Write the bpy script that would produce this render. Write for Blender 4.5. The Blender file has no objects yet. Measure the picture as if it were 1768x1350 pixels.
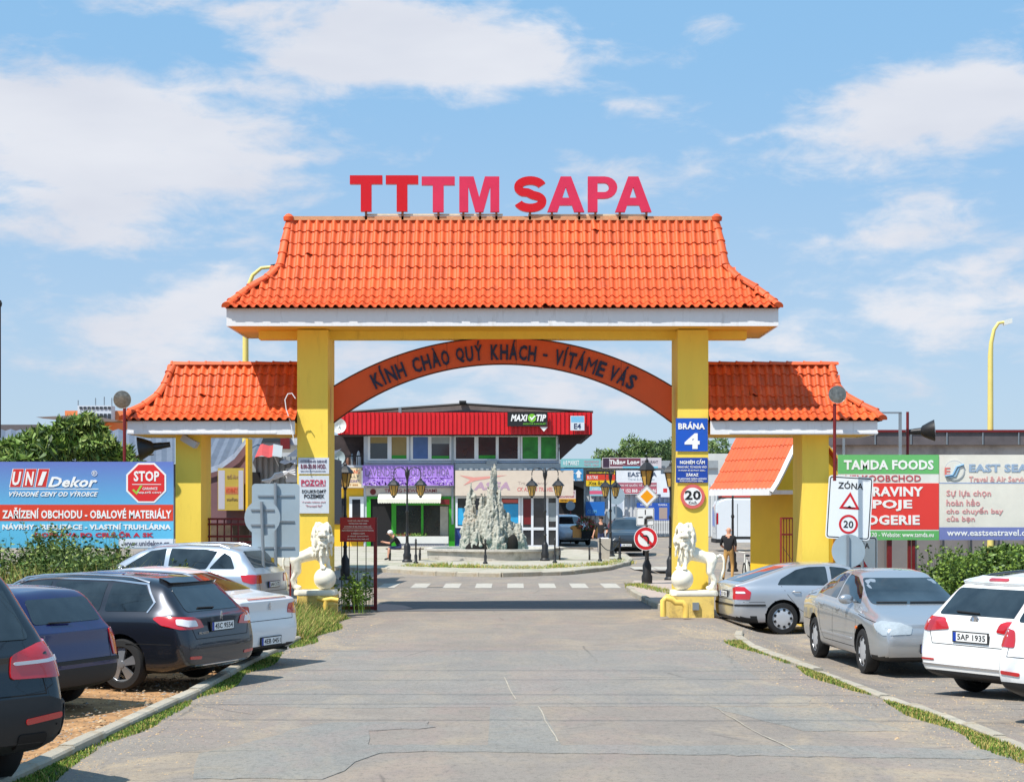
import bpy, bmesh, math, random
from mathutils import Vector, Matrix, noise as mnoise
from mathutils.bvhtree import BVHTree
random.seed(7)
R = math.radians
scene = bpy.context.scene
col = scene.collection

# ---------------- camera, sky, sun, exposure ----------------
F, CX, HY, HC = 2900.0, 884.0, 868.0, 2.4     # lens in photo pixels, centre column, horizon row, eye height
cam_d = bpy.data.cameras.new("camera"); cam = bpy.data.objects.new("camera", cam_d); col.objects.link(cam)
cam.location = (0, 0, HC); cam.rotation_euler = (R(90), 0, 0)
cam_d.sensor_width = 36; cam_d.lens = 36 * F / 1768
cam_d.shift_y = (HY - 675) / 1768
cam_d.clip_end = 6000
scene.camera = cam

SUN_STRENGTH, SKY_STRENGTH, EXPOSURE = 5.0, 0.08, 0.25
sun_d = bpy.data.lights.new("sun", 'SUN'); sun = bpy.data.objects.new("sun", sun_d); col.objects.link(sun)
sun_d.energy = SUN_STRENGTH; sun_d.angle = R(0.5); sun_d.color = (1, 0.955, 0.88)
SUNV = Vector((0.46, 0.44, -1)).normalized()          # direction the light travels
sun.rotation_euler = SUNV.to_track_quat('-Z', 'Y').to_euler()
sun.location = (-20, -20, 40)
SUN_EL = math.asin(-SUNV.z); SUN_AZ = math.atan2(-SUNV.x, -SUNV.y)   # azimuth clockwise from +Y

world = bpy.data.worlds.new("World"); scene.world = world; world.use_nodes = True
def build_world():
    nt = world.node_tree; N = nt.nodes; L = nt.links; N.clear()
    out = N.new('ShaderNodeOutputWorld'); bg = N.new('ShaderNodeBackground')
    sky = N.new('ShaderNodeTexSky'); sky.sky_type = 'NISHITA'; sky.sun_disc = False
    sky.sun_elevation = SUN_EL; sky.sun_rotation = SUN_AZ; sky.altitude = 250
    sky.air_density = 1.0; sky.dust_density = 0.6; sky.ozone_density = 1.6
    tc = N.new('ShaderNodeTexCoord'); sep = N.new('ShaderNodeSeparateXYZ')
    L.new(tc.outputs['Generated'], sep.inputs[0])
    def m(op, a, b=None, c=None, clamp=False):
        n = N.new('ShaderNodeMath'); n.operation = op; n.use_clamp = clamp
        for i, v in enumerate((a, b, c)):
            if v is None: continue
            if isinstance(v, (int, float)): n.inputs[i].default_value = v
            else: L.new(v, n.inputs[i])
        return n.outputs[0]
    az = m('ARCTAN2', sep.outputs[0], sep.outputs[1]); el = m('ARCSINE', sep.outputs[2])
    # soft cumulus patches: (photo px, py, half width, half height, weight)
    blobs = [(140,235,330,85,1.05),(420,290,150,60,.7),(60,190,160,60,.6),(150,350,270,50,.75),(110,420,260,50,.45),
             (770,75,310,75,1.1),(640,110,200,60,.7),(960,110,170,45,.6),(1560,195,240,75,1.15),(1720,240,130,60,.5),
             (1240,50,75,26,.65),(1100,190,60,26,.6),(1045,300,110,36,.75),(1400,300,220,45,.5),(1620,420,260,60,.75),
             (300,20,330,26,.35),(380,520,130,34,.6),(1560,570,360,70,.7),(200,600,420,70,.65),(900,660,500,60,.6),
             (-500,150,300,90,.9),(2300,250,330,90,.9),(2000,40,200,60,.7),(500,-260,420,110,.9),(1500,-330,500,120,.9),(-900,400,500,70,.6),(2900,420,500,80,.6)]
    acc = None
    for px, py, a, b, w in blobs:
        x0 = math.atan((px - CX) / F); y0 = math.atan((HY - py) / F)
        u = m('MULTIPLY', m('SUBTRACT', az, x0), F / a); v = m('MULTIPLY', m('SUBTRACT', el, y0), F / b)
        r2 = m('ADD', m('MULTIPLY', u, u), m('MULTIPLY', v, v))
        g = m('MULTIPLY', m('EXPONENT', m('MULTIPLY', r2, -0.9)), w)
        acc = g if acc is None else m('ADD', acc, g)
    def noise(sx, sy, sz, det, rough, off=0.0, dist=0.0):
        mp = N.new('ShaderNodeMapping'); mp.inputs['Scale'].default_value = (sx, sy, sz); mp.inputs['Location'].default_value = (off, off, off)
        n = N.new('ShaderNodeTexNoise'); n.inputs['Scale'].default_value = 1; n.inputs['Detail'].default_value = det
        n.inputs['Roughness'].default_value = rough; n.inputs['Distortion'].default_value = dist
        L.new(tc.outputs['Generated'], mp.inputs[0]); L.new(mp.outputs[0], n.inputs[0]); return n.outputs[0]
    n1 = noise(11, 11, 30, 7, .56, 3.1, .2); n2 = noise(2.2, 2.2, 6.5, 6, .55, 8.7); n3 = noise(26, 26, 62, 6, .62, 1.9, .4)
    # general broken cloud all round the sky, plus the patches
    gen = m('MULTIPLY', m('SUBTRACT', n2, .5), 1.1)
    dens = m('ADD', m('ADD', acc, gen), m('ADD', m('MULTIPLY', m('SUBTRACT', n1, .5), 2.3), m('MULTIPLY', m('SUBTRACT', n3, .5), 1.3)))
    mr = N.new('ShaderNodeMapRange'); mr.interpolation_type = 'SMOOTHSTEP'
    mr.inputs[1].default_value = .28; mr.inputs[2].default_value = 1.05; L.new(dens, mr.inputs[0])
    # cloud colour: white lit heads, grey-mauve bodies
    mr2 = N.new('ShaderNodeMapRange'); mr2.inputs[1].default_value = .35; mr2.inputs[2].default_value = .7; L.new(noise(6, 6, 20, 4, .5, 5.3), mr2.inputs[0])
    ccol = N.new('ShaderNodeMix'); ccol.data_type = 'RGBA'; L.new(mr2.outputs[0], ccol.inputs[0])
    ccol.inputs[6].default_value = (7.5, 7.75, 8.6, 1); ccol.inputs[7].default_value = (9.0, 9.1, 9.6, 1)
    tint = N.new('ShaderNodeMix'); tint.data_type = 'RGBA'; tint.blend_type = 'MULTIPLY'; tint.inputs[0].default_value = 1
    L.new(sky.outputs[0], tint.inputs[6]); tint.inputs[7].default_value = (1.02, 1.26, 1.42, 1)
    mix = N.new('ShaderNodeMix'); mix.data_type = 'RGBA'
    base = N.new('ShaderNodeMix'); base.data_type = 'RGBA'; base.inputs[0].default_value = .8; L.new(tint.outputs[2], base.inputs[6])
    grad = N.new('ShaderNodeMix'); grad.data_type = 'RGBA'; gr = N.new('ShaderNodeMapRange'); gr.inputs[1].default_value = .0; gr.inputs[2].default_value = .3; gr.interpolation_type = 'SMOOTHSTEP'; L.new(el, gr.inputs[0])
    L.new(gr.outputs[0], grad.inputs[0]); grad.inputs[6].default_value = (5.5, 6.95, 8.8, 1); grad.inputs[7].default_value = (3.2, 6.1, 9.4, 1); L.new(grad.outputs[2], base.inputs[7])
    L.new(m('MULTIPLY', mr.outputs[0], .92), mix.inputs[0]); L.new(base.outputs[2], mix.inputs[6]); L.new(ccol.outputs[2], mix.inputs[7])
    L.new(mix.outputs[2], bg.inputs[0]); bg.inputs[1].default_value = SKY_STRENGTH
    L.new(bg.outputs[0], out.inputs[0])
build_world()
scene.view_settings.view_transform = 'Standard'; scene.view_settings.look = 'None'
scene.view_settings.exposure = EXPOSURE; scene.view_settings.gamma = 1; scene.view_settings.use_curve_mapping = False

# ---------------- helpers ----------------
def P(px, py, D): return Vector(((px - CX) / F * D, D, HC + (HY - py) / F * D))
def PX(px, D): return (px - CX) / F * D
def PZ(py, D): return HC + (HY - py) / F * D
def lin(c):
    r = []
    for v in c:
        v = v / 255.0; r.append(v / 12.92 if v <= .04045 else ((v + .055) / 1.055) ** 2.4)
    return tuple(r)
def interp(tab, x):
    if x <= tab[0][0]: return tab[0][1]
    for (a, fa), (b, fb) in zip(tab, tab[1:]):
        if x <= b: return fa + (fb - fa) * (x - a) / (b - a) if b > a else fb
    return tab[-1][1]
def sstep(a, b, x):
    t = max(0, min(1, (x - a) / (b - a))); return t * t * (3 - 2 * t)
def gz(x, y):      # height of the ground: the right-hand car park lies a little lower
    return -0.27 * sstep(4.15, 5.3, x) * sstep(17, 26, y) * (1 - .45 * sstep(38, 58, y)) * (1 - sstep(62, 75, y))

MATS = {}
def mat(name, c, rough=.6, metal=0.0, var=0.0, vscale=3.0, bump=0.0, bscale=40.0, coat=0.0, spec=.5, dirt=None, dscale=1.2, dthr=(.5, .75),
        rnd=0.0, emit=None, trans=0.0, alpha=1.0, stretch=None, linear=False, wpos=False, cav=None):
    if name in MATS: return MATS[name]
    mm = bpy.data.materials.new(name); mm.use_nodes = True; nt = mm.node_tree; N = nt.nodes; L = nt.links
    b = N['Principled BSDF']; c3 = c if linear else lin(c)
    b.inputs['Base Color'].default_value = (*c3, 1); b.inputs['Roughness'].default_value = rough
    b.inputs['Metallic'].default_value = metal; b.inputs['Specular IOR Level'].default_value = spec
    if coat: b.inputs['Coat Weight'].default_value = coat; b.inputs['Coat Roughness'].default_value = .03
    if trans: b.inputs['Transmission Weight'].default_value = trans
    if alpha < 1: b.inputs['Alpha'].default_value = alpha
    cur = None
    tc = N.new('ShaderNodeTexCoord'); src = tc.outputs['Object']
    if wpos or cav: geo = N.new('ShaderNodeNewGeometry')
    if wpos: src = geo.outputs['Position']
    if stretch:
        mp = N.new('ShaderNodeMapping'); mp.inputs['Scale'].default_value = stretch; L.new(src, mp.inputs[0]); src = mp.outputs[0]
    def nz(scale, det=5, rough=.6):
        n = N.new('ShaderNodeTexNoise'); n.inputs['Scale'].default_value = scale; n.inputs['Detail'].default_value = det
        n.inputs['Roughness'].default_value = rough; L.new(src, n.inputs[0]); return n.outputs[0]
    def mixc(fac, a, bb, blend='MIX'):
        x = N.new('ShaderNodeMix'); x.data_type = 'RGBA'; x.blend_type = blend
        for i, v in ((0, fac), (6, a), (7, bb)):
            if isinstance(v, bpy.types.NodeSocket): L.new(v, x.inputs[i])
            else: x.inputs[i].default_value = v if i == 0 else (*v, 1)
        return x.outputs[2]
    if var:
        r = N.new('ShaderNodeMapRange'); r.inputs[1].default_value = .3; r.inputs[2].default_value = .7; L.new(nz(vscale), r.inputs[0])
        cur = mixc(r.outputs[0], tuple(v * (1 - var) for v in c3), tuple(min(1, v * (1 + var)) for v in c3))
    if rnd:
        oi = N.new('ShaderNodeObjectInfo'); r = N.new('ShaderNodeMapRange'); r.inputs[3].default_value = 1 - rnd; r.inputs[4].default_value = 1 + rnd
        L.new(oi.outputs['Random'], r.inputs[0])
        mul = N.new('ShaderNodeVectorMath'); mul.operation = 'SCALE'; L.new(r.outputs[0], mul.inputs['Scale'])
        if cur is None: mul.inputs[0].default_value = c3
        else: L.new(cur, mul.inputs[0])
        cur = mul.outputs[0]
    if dirt:
        r = N.new('ShaderNodeMapRange'); r.inputs[1].default_value = dthr[0]; r.inputs[2].default_value = dthr[1]; r.inputs[4].default_value = .8
        L.new(nz(dscale, 8, .68), r.inputs[0]); cur = mixc(r.outputs[0], cur if cur is not None else c3, lin(dirt))
    if cav:  # crease shade put into the base colour of concave parts
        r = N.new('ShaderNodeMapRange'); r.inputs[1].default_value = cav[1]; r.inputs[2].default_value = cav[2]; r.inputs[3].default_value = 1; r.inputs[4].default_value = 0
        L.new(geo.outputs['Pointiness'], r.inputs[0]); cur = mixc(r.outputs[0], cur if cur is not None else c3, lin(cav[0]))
    if cur is not None: L.new(cur, b.inputs['Base Color'])
    if emit: b.inputs['Emission Color'].default_value = (*lin(emit[0]), 1); b.inputs['Emission Strength'].default_value = emit[1]
    if bump:
        bp = N.new('ShaderNodeBump'); bp.inputs['Strength'].default_value = bump; bp.inputs['Distance'].default_value = .02
        L.new(nz(bscale, 4), bp.inputs['Height']); L.new(bp.outputs[0], b.inputs['Normal'])
    MATS[name] = mm; return mm
def flat(c): return mat('print_%d_%d_%d' % c, c, .55)

OFF = {}
def tag(o, label=None, cat=None, group=None, kind=None):
    if label: o['label'] = label
    if cat: o['category'] = cat
    if group: o['group'] = group
    if kind: o['kind'] = kind
    return o
def root(name, loc, label, cat, group=None, rz=0.0):
    o = bpy.data.objects.new(name, None); col.objects.link(o); o.location = loc; o.rotation_euler = (0, 0, rz); o.empty_display_size = .2
    OFF[o.name] = Vector(loc); return tag(o, label, cat, group)
def lroot(name, label, cat, group=None):     # thing built in its own coordinates, moved later
    o = root(name, (0, 0, 0), label, cat, group); return o
def link_mesh(name, me, mats, parent=None, loc=None, smooth=None):
    for m_ in (mats if isinstance(mats, (list, tuple)) else [mats]): me.materials.append(m_)
    o = bpy.data.objects.new(name, me); col.objects.link(o)
    if parent is not None:
        off = OFF.get(parent.name, Vector((0, 0, 0))); o.parent = parent
    else: off = Vector(loc) if loc is not None else Vector((0, 0, 0)); o.location = off
    if off.length: me.transform(Matrix.Translation(-off))
    OFF[o.name] = off
    if smooth is not None:
        me.polygons.foreach_set('use_smooth', [True] * len(me.polygons)); me.set_sharp_from_angle(angle=R(smooth))
    me.update(); return o
def copy_tree(o, parent=None):
    c = o.copy(); col.objects.link(c)
    if parent is not None: c.parent = parent
    OFF[c.name] = OFF.get(o.name, Vector((0, 0, 0)))
    for ch in list(o.children): copy_tree(ch, c)
    return c

class MB:
    def __init__(s): s.v = []; s.f = []; s.mi = []; s.m = 0
    def add(s, vs, fs, m=None):
        b = len(s.v); s.v += [tuple(v) for v in vs]; s.f += [tuple(i + b for i in f) for f in fs]; s.mi += [s.m if m is None else m] * len(fs); return s
    def box(s, x0, x1, y0, y1, z0, z1, m=None):
        return s.add([(x0,y0,z0),(x1,y0,z0),(x1,y1,z0),(x0,y1,z0),(x0,y0,z1),(x1,y0,z1),(x1,y1,z1),(x0,y1,z1)],
                     [(0,3,2,1),(4,5,6,7),(0,1,5,4),(1,2,6,5),(2,3,7,6),(3,0,4,7)], m)
    def obox(s, c, ax, ay, az, m=None):   # oriented box, half axes
        c, ax, ay, az = map(Vector, (c, ax, ay, az))
        vs = [c + i * ax + j * ay + k * az for k in (-1, 1) for i, j in ((-1,-1),(1,-1),(1,1),(-1,1))]
        return s.add(vs, [(0,3,2,1),(4,5,6,7),(0,1,5,4),(1,2,6,5),(2,3,7,6),(3,0,4,7)], m)
    def tube(s, pts, r, n=8, m=None, cap=True):
        pts = [Vector(p) for p in pts]; rs = r if isinstance(r, (list, tuple)) else [r] * len(pts)
        vs = []; up = None
        for i, p in enumerate(pts):
            d = (pts[min(i + 1, len(pts) - 1)] - pts[max(i - 1, 0)])
            if d.length < 1e-9: d = Vector((0, 0, 1))
            d.normalize()
            if up is None:
                a = Vector((0, 0, 1)) if abs(d.z) < .9 else Vector((1, 0, 0)); up = d.cross(a).normalized()
            up = (up - d * up.dot(d)).normalized(); w = d.cross(up)
            for k in range(n):
                t = 2 * math.pi * k / n; vs.append(p + (up * math.cos(t) + w * math.sin(t)) * rs[i])
        fs = [(i*n+k, i*n+(k+1)%n, (i+1)*n+(k+1)%n, (i+1)*n+k) for i in range(len(pts)-1) for k in range(n)]
        if cap: fs.append(tuple(range(n - 1, -1, -1))); fs.append(tuple((len(pts)-1)*n + k for k in range(n)))
        return s.add(vs, fs, m)
    def lathe(s, c, prof, n=16, m=None, axis='z', ax=1.0, ay=1.0, cap=True):   # prof: (radius, height)
        c = Vector(c); vs = []
        for r, h in prof:
            for k in range(n):
                t = 2 * math.pi * k / n; a, b = r * math.cos(t) * ax, r * math.sin(t) * ay
                vs.append(c + (Vector((a, b, h)) if axis == 'z' else Vector((a, h, b)) if axis == 'y' else Vector((h, a, b))))
        np_ = len(prof)
        fs = [(i*n+k, i*n+(k+1)%n, (i+1)*n+(k+1)%n, (i+1)*n+k) for i in range(np_-1) for k in range(n)]
        if axis == 'y': fs = [f[::-1] for f in fs]
        if cap: fs.append(tuple(range(n))); fs.append(tuple((np_-1)*n + k for k in range(n)))
        return s.add(vs, fs, m)
    def ell(s, c, rx, ry, rz, n=10, m=None, rot=None):
        c = Vector(c); vs = []; k2 = n // 2 + 1
        for i in range(1, k2):
            ph = math.pi * i / k2
            for k in range(n):
                t = 2 * math.pi * k / n; v = Vector((rx*math.sin(ph)*math.cos(t), ry*math.sin(ph)*math.sin(t), rz*math.cos(ph)))
                if rot: v = rot @ v
                vs.append(c + v)
        top = Vector((0, 0, rz)); 
        if rot: top = rot @ top
        nv = len(vs); vs += [c + top, c - top]; rows = k2 - 1
        fs = [(i*n+k, (i+1)*n+k, (i+1)*n+(k+1)%n, i*n+(k+1)%n) for i in range(rows-1) for k in range(n)]
        fs += [(nv, k, (k+1)%n) for k in range(n)] + [(nv+1, (rows-1)*n+(k+1)%n, (rows-1)*n+k) for k in range(n)]
        return s.add(vs, fs, m)
    def prism(s, poly, o, u, v, w, m=None):   # 2D polygon in (u,v) at o, extruded by vector w
        o, u, v, w = map(Vector, (o, u, v, w)); n = len(poly)
        a = [o + u * p[0] + v * p[1] for p in poly]
        return s.add(a + [p + w for p in a], [tuple(range(n-1,-1,-1)), tuple(range(n, 2*n))] + [(i, (i+1)%n, n+(i+1)%n, n+i) for i in range(n)], m)
    def build(s, name, mats, parent=None, loc=None, smooth=None, fix=True):
        me = bpy.data.meshes.new(name); me.from_pydata(s.v, [], s.f); me.polygons.foreach_set('material_index', s.mi)
        if fix:
            bm = bmesh.new(); bm.from_mesh(me); bmesh.ops.recalc_face_normals(bm, faces=bm.faces); bm.to_mesh(me); bm.free()
        if parent is None and loc is None:
            xs = [v[0] for v in s.v]; ys = [v[1] for v in s.v]; zs = [v[2] for v in s.v]
            loc = ((min(xs)+max(xs))/2, (min(ys)+max(ys))/2, min(zs))
        return link_mesh(name, me, mats, parent, loc, smooth)
def rrect(w, h, r, n=4):      # rounded rectangle centred polygon
    out = []
    for cx, cy, a0 in ((w/2-r, h/2-r, 0), (-w/2+r, h/2-r, 90), (-w/2+r, -h/2+r, 180), (w/2-r, -h/2+r, 270)):
        for i in range(n + 1):
            a = R(a0 + 90 * i / n); out.append((cx + r * math.cos(a), cy + r * math.sin(a)))
    return out
def circ(r, n=24, cx=0, cy=0): return [(cx + r * math.cos(2*math.pi*i/n), cy + r * math.sin(2*math.pi*i/n)) for i in range(n)]

BLUR_R, BLUR_U, BLUR_N = Vector((1, 0, 0)), Vector((0, 0, 1)), Vector((0, -1, 0))
def text_mesh(s, bold=0.0, italic=0.0, extrude=0.0, res=2):
    cu = bpy.data.curves.new('lettering', 'FONT'); cu.body = s; cu.offset = bold; cu.shear = italic; cu.extrude = extrude; cu.resolution_u = res
    cu.space_character = 1.0 + bold * 1.5
    o = bpy.data.objects.new('tmp', cu); col.objects.link(o); bpy.context.view_layer.update()
    me = bpy.data.meshes.new_from_object(o.evaluated_get(bpy.context.evaluated_depsgraph_get()))
    bpy.data.objects.remove(o); bpy.data.curves.remove(cu); return me
def text(s, centre, w, h, m, parent, right=BLUR_R, up=BLUR_U, nrm=BLUR_N, bold=.02, italic=0.0, depth=.003, name='lettering', keep=False, spin=0.0):
    me = text_mesh(s, bold * .62, italic, 0.01)
    xs = [v.co.x for v in me.vertices]; ys = [v.co.y for v in me.vertices]
    if not xs: return None
    cx, cy, tw, th = (min(xs)+max(xs))/2, (min(ys)+max(ys))/2, max(xs)-min(xs), max(ys)-min(ys)
    sx, sy = w / tw, h / th
    if keep: sx = sy = min(sx, sy)
    right, up, nrm = Vector(right), Vector(up), Vector(nrm)
    if spin:
        q = Matrix.Rotation(-spin, 3, nrm); right = q @ right; up = q @ up
    M = Matrix.Translation(Vector(centre)) @ Matrix(((right.x*sx, up.x*sy, nrm.x*depth/.01, 0), (right.y*sx, up.y*sy, nrm.y*depth/.01, 0), (right.z*sx, up.z*sy, nrm.z*depth/.01, 0), (0,0,0,1)))
    me.transform(Matrix.Translation((-cx, -cy, 0))); me.transform(M)
    if M.determinant() < 0: me.flip_normals()
    me.materials.clear()
    return link_mesh(name, me, m, parent)
def ptext(s, box, D, m, parent, **k):   # lettering filling a photo box at distance D, on a board facing the camera
    x0, y0, x1, y1 = box; c = P((x0+x1)/2, (y0+y1)/2, D)
    return text(s, c, abs(x1-x0)/F*D, abs(y1-y0)/F*D, m, parent, **k)
def pbox(b, x0, y0, x1, y1, D0, D1, m=None):
    return b.box(PX(x0, D0), PX(x1, D0), D0, D1, PZ(y1, D0), PZ(y0, D0), m)
def board(name, box, D, c, label, cat, stripes=(), texts=(), parent=None, thick=.04, group=None, m=None):
    b = MB(); pbox(b, *box, D, D + thick)
    o = b.build(name, m or mat('%s_%s' % (name, '_'.join(map(str, c))), c, .5, var=.06, vscale=2, dirt=(140,136,130), dscale=1.5, dthr=(.62,.95)), parent)
    if parent is None: tag(o, label, cat, group)
    for i, (bx, cc) in enumerate(stripes):
        s = MB(); pbox(s, *bx, D - .003 - .0008 * i, D + .01); s.build('printed_panel', flat(cc), o if parent is None or True else parent)
    for t in texts:
        s, bx, cc = t[:3]; kw = t[3] if len(t) > 3 else {}
        ptext(s, bx, D - .006 - .0008 * len(stripes), flat(cc), o, **kw)
    return o

def evalmesh(o):
    me = bpy.data.meshes.new_from_object(o.evaluated_get(bpy.context.evaluated_depsgraph_get())); return me
def remesh(mb, voxel, smooth_it=2, disp=None):
    me = bpy.data.meshes.new('t'); me.from_pydata(mb.v, [], mb.f); o = bpy.data.objects.new('t', me); col.objects.link(o)
    bm = bmesh.new(); bm.from_mesh(me); bmesh.ops.recalc_face_normals(bm, faces=bm.faces); bm.to_mesh(me); bm.free()
    r = o.modifiers.new('r', 'REMESH'); r.mode = 'VOXEL'; r.voxel_size = voxel
    if smooth_it: s = o.modifiers.new('s', 'SMOOTH'); s.iterations = smooth_it; s.factor = .6
    bpy.context.view_layer.update(); out = evalmesh(o); bpy.data.objects.remove(o)
    if disp:
        n = len(out.vertices); co = [0.0]*(3*n); no = [0.0]*(3*n); out.vertices.foreach_get('co', co); out.vertices.foreach_get('normal', no)
        for i in range(n):
            c = Vector(co[3*i:3*i+3]); c += disp(c, Vector(no[3*i:3*i+3])); co[3*i:3*i+3] = c
        out.vertices.foreach_set('co', co)
    return out
def skin(joints, bones, radii, sub=2):
    me = bpy.data.meshes.new('t'); names = list(joints); me.from_pydata([joints[n] for n in names], [(names.index(a), names.index(b)) for a, b in bones], [])
    o = bpy.data.objects.new('t', me); col.objects.link(o); sk = o.modifiers.new('s', 'SKIN'); sk.use_smooth_shade = True
    for i, n in enumerate(names):
        r = radii[n]; me.skin_vertices[0].data[i].radius = r if isinstance(r, tuple) else (r, r)
    me.skin_vertices[0].data[0].use_root = True
    ss = o.modifiers.new('u', 'SUBSURF'); ss.levels = sub
    bpy.context.view_layer.update(); out = evalmesh(o); bpy.data.objects.remove(o); return out
def leaves(name, blobs, n, size, mats, parent=None, loc=None, seed=1, up=.3, shell=.55, aspect=.5, kind=None):
    rnd = random.Random(seed); v = []; f = []; mi = []
    tot = sum(b[3]*b[4]*b[5] for b in blobs)
    for (cx, cy, cz, rx, ry, rz) in [b[:6] for b in blobs]:
        k = int(n * rx*ry*rz / tot) + 1
        for _ in range(k):
            d = Vector((rnd.gauss(0,1), rnd.gauss(0,1), rnd.gauss(0,1))).normalized(); rr = rnd.uniform(shell, 1) ** .6
            p0 = Vector((cx + d.x*rx*rr, cy + d.y*ry*rr, cz + d.z*rz*rr))
            p0 += Vector((mnoise.noise(p0*2.1), mnoise.noise(p0*2.1+Vector((7,0,0))), mnoise.noise(p0*2.1+Vector((0,9,0))))) * min(rx,rz) * .35
            s = size * rnd.uniform(.6, 1.35)
            a = Vector((rnd.gauss(0,1), rnd.gauss(0,1), rnd.gauss(0,.7)+up)).normalized()
            t = a.cross(Vector((rnd.gauss(0,1), rnd.gauss(0,1), rnd.gauss(0,1)))).normalized(); w = a.cross(t) * s * aspect; t = t * s
            b = len(v); v += [p0 - t, p0 - t*.2 + w*.5, p0 + t, p0 - t*.2 - w*.5]; f.append((b, b+1, b+2, b+3)); mi.append(rnd.randrange(len(mats)))
    me = bpy.data.meshes.new(name); me.from_pydata([tuple(p) for p in v], [], f); me.polygons.foreach_set('material_index', mi)
    o = link_mesh(name, me, list(mats), parent, loc)
    if kind: o['kind'] = kind
    return o
def blades(name, spots, n, h, mats, parent=None, loc=(0,0,0), seed=2, lean=.35, wd=.012):
    rnd = random.Random(seed); v = []; f = []; mi = []
    for _ in range(n):
        sp = spots(rnd)
        if sp is None: continue
        x, y, hh = sp; z = gz(x, y); hh *= h * rnd.uniform(.5, 1.2); a = rnd.uniform(0, 6.283); w = wd * rnd.uniform(.6, 1.4)
        lx, ly = rnd.gauss(0, lean) * hh, rnd.gauss(0, lean) * hh; ca, sa = math.cos(a) * w, math.sin(a) * w
        b = len(v); v += [(x-ca, y-sa, z-.01), (x+ca, y+sa, z-.01), (x+lx*.4+ca*.7, y+ly*.4+sa*.7, z+hh*.6), (x+lx*.4-ca*.7, y+ly*.4-sa*.7, z+hh*.6), (x+lx, y+ly, z+hh)]
        m_ = rnd.randrange(len(mats)); f += [(b, b+1, b+2, b+3), (b+3, b+2, b+4)]; mi += [m_, m_]
    me = bpy.data.meshes.new(name); me.from_pydata(v, [], f); me.polygons.foreach_set('material_index', mi)
    return link_mesh(name, me, list(mats), parent, loc)
# ---------------- shared materials ----------------
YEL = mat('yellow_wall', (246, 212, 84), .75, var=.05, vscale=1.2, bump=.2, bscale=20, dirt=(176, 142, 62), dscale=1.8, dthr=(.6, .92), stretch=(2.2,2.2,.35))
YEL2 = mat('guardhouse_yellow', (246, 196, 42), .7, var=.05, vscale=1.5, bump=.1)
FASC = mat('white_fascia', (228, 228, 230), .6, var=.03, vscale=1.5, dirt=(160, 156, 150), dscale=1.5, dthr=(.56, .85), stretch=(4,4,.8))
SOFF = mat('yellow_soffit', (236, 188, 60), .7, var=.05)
TILE = mat('roof_tile', (218, 92, 42), .6, var=.12, vscale=1.1, rnd=.17, bump=.2, bscale=60, wpos=True, dirt=(120, 56, 36), dscale=3.2, dthr=(.55, .78))
TILES = mat('roof_tile_old', (212, 88, 40), .65, var=.14, vscale=2.5, bump=.2, wpos=True, dirt=(120, 56, 36), dscale=3.2, dthr=(.58, .8))
MORT = mat('ridge_mortar', (205, 150, 110), .9, var=.15, vscale=8, bump=.3)
UNDER = mat('roof_underlay', (120, 50, 25), .9)
BAND = mat('orange_band', (222, 84, 16), .55, var=.06, vscale=2)
NAVY = mat('navy_letters', (26, 26, 58), .5)
REDL = mat('red_letter', (200, 4, 20), .35, var=.03)
PINKL = mat('faded_red_letter', (208, 42, 80), .4, var=.06, vscale=4)
RUST = mat('rusty_steel', (150, 110, 80), .7, var=.25, vscale=12)
REDM = mat('red_painted_steel', (112, 22, 26), .45, var=.1, vscale=6)
IRON = mat('black_cast_iron', (34, 33, 34), .45, var=.12, vscale=12, bump=.1, bscale=60)
LAMPG = mat('amber_lamp_glass', (205, 160, 80), .25, var=.1, vscale=10)
CREAM = mat('cream_plaster', (240, 234, 216), .6, var=.05, vscale=6, dirt=(170, 160, 135), dscale=5, dthr=(.55, .85), bump=.2, bscale=50, cav=((128, 118, 98), .38, .48))  # cav paints shade into the creases of the carving
GALV = mat('galvanised_steel', (150, 158, 164), .4, .6, var=.06, vscale=6)
SIGNB = mat('sign_back_grey', (158, 174, 184), .5, .15, var=.05, vscale=2)
WHITE = mat('white_print', (236, 236, 234), .5, var=.02)
REFW = mat('sign_white', (232, 236, 238), .4)
BLACK = mat('black_print', (24, 24, 26), .5)
RED = mat('sign_red', (204, 28, 40), .45)
KERB = mat('kerb_concrete', (172, 164, 148), .9, var=.12, vscale=7, bump=.5, bscale=60, rnd=.1, dirt=(150, 130, 100), dscale=4)
GRS = [mat('grass_green', (92, 122, 38), .8, rnd=0), mat('grass_bright', (124, 150, 52), .8), mat('grass_dry', (186, 166, 96), .85), mat('grass_deep', (62, 92, 30), .8)]
LEAF = [mat('leaf_mid', (74, 104, 40), .55), mat('leaf_light', (118, 146, 62), .5), mat('leaf_dark', (44, 68, 28), .6)]
LEAFB = [mat('bush_mid', (86, 108, 46), .6), mat('bush_light', (136, 152, 76), .6), mat('bush_dark', (52, 72, 30), .65)]
STRAW = [mat('straw', (202, 180, 112), .85), mat('straw_dark', (160, 138, 78), .85), mat('straw_green', (132, 140, 66), .8)]
BARK = mat('bark', (84, 70, 54), .9, var=.2, vscale=8, bump=.6)
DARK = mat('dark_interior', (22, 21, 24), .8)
GLS = mat('window_glass', (34, 40, 48), .06, spec=.9)
PVC = mat('white_pvc', (228, 230, 234), .4)

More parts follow.
